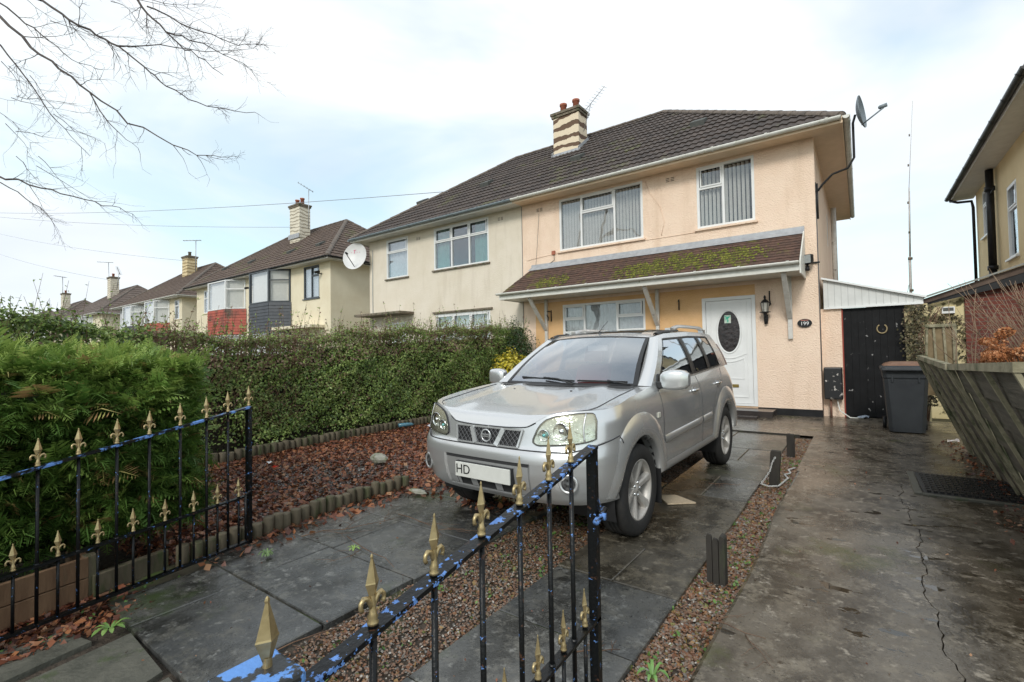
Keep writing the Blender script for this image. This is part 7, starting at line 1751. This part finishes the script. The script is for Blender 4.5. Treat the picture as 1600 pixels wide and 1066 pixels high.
# seams
b = MB()
def seam(pts, r=0.0028): b.tube(pts, r, 4, cap=False)
for sg in (-1, 1):
    z0_, z1_ = 0.40, belt(1.38)
    seam([S3(u_for_y(1.37, z), z, 0.0, sg) for z in [z0_+(z1_-z0_)*i/12 for i in range(13)]]); seam([S3(u_for_y(2.52, z), z, 0.0, sg) for z in [0.40+(belt(2.5)-0.40)*i/12 for i in range(13)]])
    seam([S3(u_for_y(1.37+i*0.13, 0.43), 0.432, 0.0, sg) for i in range(13)])
    pr = []
    for (y, z) in ((2.93,0.45),(2.90,0.58),(2.94,0.72),(3.03,0.86),(3.17,0.95),(3.34,1.0),(3.50,1.07),(3.58,1.15)): pr.append(S3(u_for_y(y, z), z, 0.0, sg))
    seam(pr)
    seam([S3(ue*i/40, 0.728+0.085*max(0, i/40-0.45)/0.55+0.004, 0.0115, sg) for i in range(41)], 0.0042); seam([S3(ue+0.001, 0.813, 0.012, sg), S3(ue+0.03, 0.79, 0.022, sg), S3(ue+0.06, 0.765, 0.022, sg)], 0.004)
    pts = []
    for y in (0.24, 0.30, 0.36, 0.45, 0.6, 0.8, 1.0, 1.12): e = edge_at(y); x = min(0.68+0.05*min(1, (y-0.2)/0.2), e[0]*0.92); pts.append((sg*x, y, topz(x, y, e[0], e[2])+0.0005))
    seam(pts, 0.0032)
b.build('panel_gap', M['gap'], car, world=False)
# front bonnet badge-less washer jets
b = MB()
for x in (-0.35, 0.25): b.lathe([(0.012,0),(0.010,0.006),(0,0.009)], (x, 0.92, ip(0.92, ZC)-0.001), n=10)
b.build('washer_jet', M['trim'], car, world=False)
# cowl and wipers
b = MB(); rows = []
for k in range(3):
    rows.append([(x, 1.085+0.05*(x/0.7)**2+k*0.05, 1.094+0.004*k - 0.004*(x/0.7)**2 + (0.006 if k == 1 else 0)) for x in [(-0.70+1.4*i/16) for i in range(17)]])
b.grid(rows); b.build('scuttle', M['trim'], car, world=False)
b = MB(); W_ = lambda x, s: Vector(wsb(x)).lerp(Vector(wst(x*0.8)), s) + Vector((0,-0.018,0.012))
for (x0_, x1_, s0_, s1_) in ((-0.52, 0.13, 0.05, 0.10), (0.16, 0.62, 0.04, 0.06)):
    P0, P1 = W_(x0_, s1_), W_(x1_, s0_); b.beam(P0, P1, 0.012, 0.016); 
b.tube([W_(0.15,0.0)+Vector((0,-0.03,0)), W_(-0.05,0.07)+Vector((0,-0.012,0.01)), W_(-0.22,0.09)+Vector((0,-0.01,0.01))], 0.007, 6); b.tube([W_(0.66,0.0)+Vector((0,-0.03,0)), W_(0.45,0.05)+Vector((0,-0.012,0.01))], 0.007, 6)
b.build('wiper', M['trim'], car, world=False)
# glass
def wgrid(b, s0, s1, off, x_in=1.0):
    b.grid([[tuple(Vector(wsb(0.70*x_in*i/10)).lerp(Vector(wst(0.56*x_in*i/10)), s) + Vector((0, -0.03*math.sin(PI*s)*1.0 - off, 0.02*math.sin(PI*s)+off*0.8))) for i in range(-10, 11)] for s in [s0+(s1-s0)*k/8 for k in range(9)]])
b = MB(); wgrid(b, 0.0, 1.0, 0.0); ws = b.build('windscreen', M['cglass'], car, world=False)
b = MB()
b.grid([[tuple(Vector(wsb(0.70*i/10)).lerp(Vector(wst(0.56*i/10)), s) + Vector((0, -0.03*math.sin(PI*s)-0.002, 0.02*math.sin(PI*s)+0.002))) for i in range(-10, 11)] for s in (0.975, 1.0)])
b.grid([[tuple(Vector(wsb(0.70*i/10)).lerp(Vector(wst(0.56*i/10)), s) + Vector((0, -0.03*math.sin(PI*s)-0.002, 0.02*math.sin(PI*s)+0.002))) for i in range(-10, 11)] for s in (0.0, 0.03)])
for sg in (-1, 1): b.grid([[tuple(Vector(wsb(sg*0.70*x_)).lerp(Vector(wst(sg*0.56*x_)), k/8) + Vector((0, -0.03*math.sin(PI*k/8)-0.003, 0.02*math.sin(PI*k/8)+0.002))) for x_ in (0.945, 1.0)] for k in range(9)])
b.build('windscreen_seal', M['trim'], ws, world=False)
for sg in (-1, 1):
    for a, c, nm, mt in (('Ai','B1','front_side_window','cglass'),('B2','C1','rear_side_window','sglass'),('C2','Di','quarter_window','sglass')):
        b = MB(); strip(b, CL[a], CL[c], SB, ST, sg, 4, 6, -0.006); b.build(nm, M[mt], car, world=False)
b = MB(); b.add([(-0.56,3.91,1.50),(0.56,3.91,1.50),(0.64,4.20,1.24),(-0.64,4.20,1.24)], [(0,1,2,3)]); b.build('rear_window', M['sglass'], car, world=False)
# interior
b = MB(); b.box(-0.68, 0.68, 1.45, 3.8, 0.5, 0.56); b.build('cabin_floor', M['trim'], car, world=False)
b = MB(); b.grid([[(x, 1.20, 1.04) , (x, 1.35, 1.045 + (0.03 if -0.6 < x < -0.1 else 0)), (x, 1.55, 1.02 + (0.04 if -0.6 < x < -0.1 else 0)), (x, 1.62, 0.95), (x, 1.60, 0.6)] for x in [-0.70+1.4*i/14 for i in range(15)]]); b.build('dashboard', M['dash'], car, world=False)
b = MB(); c = Vector((-0.36, 1.72, 1.02)); b.tube([c + Vector((0.18*math.cos(a), 0.07*math.sin(a), 0.17*math.sin(a))) for a in [2*PI*k/20 for k in range(21)]], 0.014, 8, cap=False); b.tube([c+Vector((-.17,0,0)), c, c+Vector((.17,0,0))], 0.014, 6); b.tube([c, c+Vector((0,-0.15,-0.06))], 0.03, 8); b.build('steering_wheel', M['trim'], car, world=False)
for x, mt in ((-0.36, 'redcloth'), (0.36, 'cloth')):
    b = MB(); b.box(x-0.24, x+0.24, 1.9, 2.4, 0.56, 0.74); b.prism([(x-0.23,2.32,0.74),(x+0.23,2.32,0.74),(x+0.20,2.50,1.22),(x-0.20,2.50,1.22)], (0,0.10,0.02)); b.prism([(x-0.12,2.50,1.27),(x+0.12,2.50,1.27),(x+0.11,2.53,1.43),(x-0.11,2.53,1.43)], (0,0.08,0)); b.tube([(x-.05,2.55,1.2),(x-.05,2.56,1.3)],0.007,6); b.tube([(x+.05,2.55,1.2),(x+.05,2.56,1.3)],0.007,6)
    b.build('front_seat', M[mt], car, world=False, bevel=0.03)
b = MB(); b.box(-0.62, 0.62, 3.0, 3.4, 0.56, 0.72); b.prism([(-0.60,3.32,0.72),(0.60,3.32,0.72),(0.58,3.48,1.15),(-0.58,3.48,1.15)], (0,0.10,0.02)); 
for x in (-0.36, 0.36): b.prism([(x-0.11,3.48,1.18),(x+0.11,3.48,1.18),(x+0.10,3.50,1.32),(x-0.10,3.50,1.32)], (0,0.07,0))
b.build('rear_seat', M['cloth'], car, world=False, bevel=0.025)
b = MB(); b.box(-0.12, 0.10, 1.93, 1.955, 1.395, 1.455); b.tube([(-0.01,1.94,1.45),(-0.01,1.90,1.52)], 0.008, 6); b.build('interior_mirror', pm('pale_mirror_back', (0.4,0.4,0.4), None, rough=0.5), car, world=False, bevel=0.006)
# roof: dark sunroof, rails, aerial
b = MB(); rows = []
for k in range(7):
    y = 2.02+0.9*k/6; rows.append([(x, y, (lambda zc, ze: zc-(zc-ze)*(abs(x)/0.635)**3)(ip(y, RC), roofe(y))+0.004) for x in [-0.44+0.88*i/10 for i in range(11)]])
b.grid(rows); b.build('sunroof', pm('dark_sunroof_glass', (0.012,0.012,0.014), None, rough=0.06), car, world=False)
def roofz(x, y): zc = ip(y, RC); return zc-(zc-roofe(y))*(abs(x)/0.635)**3
for sg in (-1, 1):
    b = MB(); pts = [(sg*0.600, 1.99, roofz(.6,1.99)+0.004), (sg*0.600, 2.10, roofz(.6,2.1)+0.016), (sg*0.600, 2.35, roofz(.6,2.35)+0.018), (sg*0.598, 2.6, roofz(.6,2.6)+0.018)]
    rows = [[Vector(p)+Vector((sg*dx, 0, dz)) for dx, dz in ((-0.028,-0.010),(-0.024,0.006),(0,0.010),(0.026,0.003),(0.030,-0.012))] for p in pts]; b.grid(rows); b.build('roof_rail_base', M['trim'], car, world=False)
    b = MB(); K = 16; rows = []
    for k in range(K+1):
        v = k/K; y = 2.30+1.36*v; h = 0.075*min(1, (v/0.22))**0.8 if v < 0.9 else 0.075*(1-(v-0.9)/0.1*0.55); base = roofz(0.6, y)
        rows.append([Vector((sg*(0.592+dx), y, base+dz)) for dx, dz in ((-0.026, h-0.030), (-0.020, h-0.006), (0.0, h), (0.020, h-0.004), (0.030, h-0.028), (0.030, h-0.036), (-0.026, h-0.036))])
    b.grid([r_+[r_[0]] for r_ in rows]); b.add(rows[0], [tuple(range(7))]); b.add(rows[-1], [tuple(range(7))])
    for y in (2.41, 3.60): b.box(sg*0.592-0.026, sg*0.592+0.028, y-0.055, y+0.055, roofz(.6,y)-0.012, roofz(.6,y)+0.045)
    b.build('roof_rail', M['paint_d'], car, world=False)
b = MB(); b.lathe([(0.022,0),(0.018,0.014),(0.010,0.022),(0.005,0.035)], (-0.02,2.02,1.577), (0,-0.1,1), 12); b.tube([(-0.02,2.02,1.60),(-0.015,2.10,1.66),(-0.01,2.2,1.715)], 0.0032, 6); b.build('roof_aerial', M['trim'], car, world=False)
# door mirrors
for sg in (-1, 1):
    b = MB(); rows = []
    for k in range(9):
        v = k/8; x = 0.850+0.225*v; sc_ = (math.sin(PI*min(max(v, 0.0), 1.0)*0.9+0.16))**0.20; hz_ = 0.086*sc_; hy = 0.075*sc_*(1-0.15*v); cz_ = 1.142+0.004*v; cy_ = 1.43+0.03*v
        if v in (0.0, 1.0): hz_ *= 0.82; hy *= 0.8
        rows.append([(sg*x, cy_+hy*(abs(math.cos(a))**0.45)*(1 if math.cos(a) > 0 else -1)*(0.9 if math.cos(a) > 0 else 1), cz_+hz_*(abs(math.sin(a))**0.42)*(1 if math.sin(a) > 0 else -1)) for a in [2*PI*j/20 for j in range(20)]])
    b.grid(rows, close=True); b.add(rows[0], [tuple(range(20))]); b.add(rows[-1], [tuple(range(20))]); mr_ = b.build('door_mirror', M['paint'], car, world=False)
    b = MB(); b.prism([(sg*0.815,1.32,1.03),(sg*0.815,1.50,1.05),(sg*0.790,1.52,1.19),(sg*0.790,1.46,1.19)], (sg*0.022,0,0)); b.box(min(sg*0.815,sg*0.88), max(sg*0.815,sg*0.88), 1.38, 1.47, 1.07, 1.13); b.build('mirror_base', M['trim'], mr_, world=False, bevel=0.01)
# side mouldings, handles, side repeaters
for sg in (-1, 1):
    for (ya, yb_) in ((1.40, 2.505), (2.535, 2.86)):
        b = MB(); rows = []
        for i in range(13):
            y = ya+(yb_-ya)*i/12; z0_ = 0.610+0.02*(y-1.4); e = 0.010 if i in (0, 12) else 0.0
            rows.append([S3(u_for_y(y, z), z, o, sg) for z, o in ((z0_, 0.0), (z0_+0.006+e, 0.014-e), (z0_+0.030, 0.016-e), (z0_+0.056-e, 0.013-e), (z0_+0.066, 0.0))])
        b.grid(rows); b.build('side_moulding', M['paint_d'], car, world=False)
    for y in (2.30, 3.20):
        z = 0.985+0.012*(y-2.3); b = MB(); c0 = Vector(S3(u_for_y(y, z), z, 0.0, sg)); s3_ = Vector((sg, 0, 0))
        b.lathe([(0.045, 0.0), (0.040, 0.002), (0.030, -0.004), (0.0, -0.006)], c0 + s3_*0.001, s3_, 20, sc2=(1.0, 0.75)); b.tube([c0+s3_*0.004+Vector((0,-0.085,0)), c0+s3_*0.026+Vector((0,-0.06,0)), c0+s3_*0.030, c0+s3_*0.026+Vector((0,0.06,0)), c0+s3_*0.004+Vector((0,0.085,0))], [0.010,0.013,0.014,0.013,0.010], 8)
        b.build('door_handle', M['chrome'], car, world=False)
    b = MB(); z = 0.865; y = 1.26; c0 = S3(u_for_y(y, z), z, 0.0, sg); b.box(min(c0[0], c0[0]+sg*0.008), max(c0[0], c0[0]+sg*0.008), y-0.026, y+0.026, z-0.022, z+0.022); b.build('side_repeater', pm('clear_repeater', (0.6,0.58,0.5), None, rough=0.2), car, world=False, bevel=0.006)
M['red_lamp'] = pm('red_lamp', (0.12,0.015,0.015), None, rough=0.2)
for sg in (-1, 1): b = MB(); strip(b, (3.97,3.765), (4.01,3.80), 0.0, 0.7, sg, 2, 6, 0.004); b.build('tail_lamp', M['red_lamp'], car, world=False)
# wheels: tyre > rim
def wheel(parent, x, y, sg):
    ax_ = (sg, 0, 0); w = MB(); hw = 0.108
    prof = [(0.225,-hw*0.86),(0.240,-hw*0.98),(0.285,-hw*1.04),(0.322,-hw*0.98),(0.338,-hw*0.82),(0.343,-hw*0.6)]
    for g in (-0.30, 0.0, 0.30): prof += [(0.343, (g-0.06)*hw), (0.334, (g-0.05)*hw), (0.334, (g+0.05)*hw), (0.343, (g+0.06)*hw)]
    prof += [(0.343,hw*0.6),(0.338,hw*0.82),(0.322,hw*0.98),(0.300,hw*1.03),(0.285,hw*1.045),(0.262,hw*1.03),(0.240,hw*0.98),(0.229,hw*0.90),(0.225,hw*0.80)]
    w.lathe(prof, (x, y, WR), ax_, 56); wl_ = w.build('wheel', M['rubber'], parent, world=False)
    b = MB(); b.lathe([(0.226,hw*0.84),(0.230,hw*0.90),(0.224,hw*0.93),(0.214,hw*0.86),(0.205,hw*0.45),(0.200,-hw*0.6),(0.226,-hw*0.84)], (x, y, WR), ax_, 56)
    A = Vector((sg,0,0)); C_ = Vector((x, y, WR))
    for k in range(6):
        a = 2*PI*k/6+0.26; d = Vector((0, math.cos(a), math.sin(a))); s_ = Vector((0, -math.sin(a), math.cos(a)))
        P_ = []
        for (r_, wd, dp, th) in ((0.035, 0.030, 0.55, 0.05), (0.09, 0.027, 0.64, 0.042), (0.15, 0.030, 0.72, 0.036), (0.19, 0.036, 0.79, 0.034), (0.216, 0.044, 0.83, 0.03)):
            c0 = C_+d*r_+A*hw*dp; P_.append([c0-s_*wd-A*th, c0-s_*wd*0.92-A*0.003, c0-s_*wd*0.45+A*0.006, c0+s_*wd*0.45+A*0.006, c0+s_*wd*0.92-A*0.003, c0+s_*wd-A*th])
        b.grid(P_, sm=False)
    b.lathe([(0.062,hw*0.30),(0.060,hw*0.58),(0.045,hw*0.66),(0.030,hw*0.66),(0.028,hw*0.70),(0.0,hw*0.73)], C_, ax_, 24)
    b.build('rim', M['alloy'], wl_, world=False)
    b = MB(); b.lathe([(0.165,-hw*0.15),(0.165,-hw*0.05),(0.0,-hw*0.05)], C_, ax_, 32); b.lathe([(0.198,-hw*0.2),(0.0,-hw*0.22)], C_, ax_, 32, mi=1); b.build('brake_disc', [M['rustdisc'], M['trim']], wl_, world=False)
    b = MB()
    for k in range(5): a = 2*PI*k/5; p = C_+Vector((0, math.cos(a)*0.050, math.sin(a)*0.050))+A*hw*0.62; b.lathe([(0.009,-0.004),(0.009,0.010),(0.0,0.012)], p, ax_, 8)
    b.build('wheel_nuts', M['chrome'], wl_, world=False)
for sg in (-1, 1):
    for wy in WH: wheel(car, sg*0.762, wy, sg)
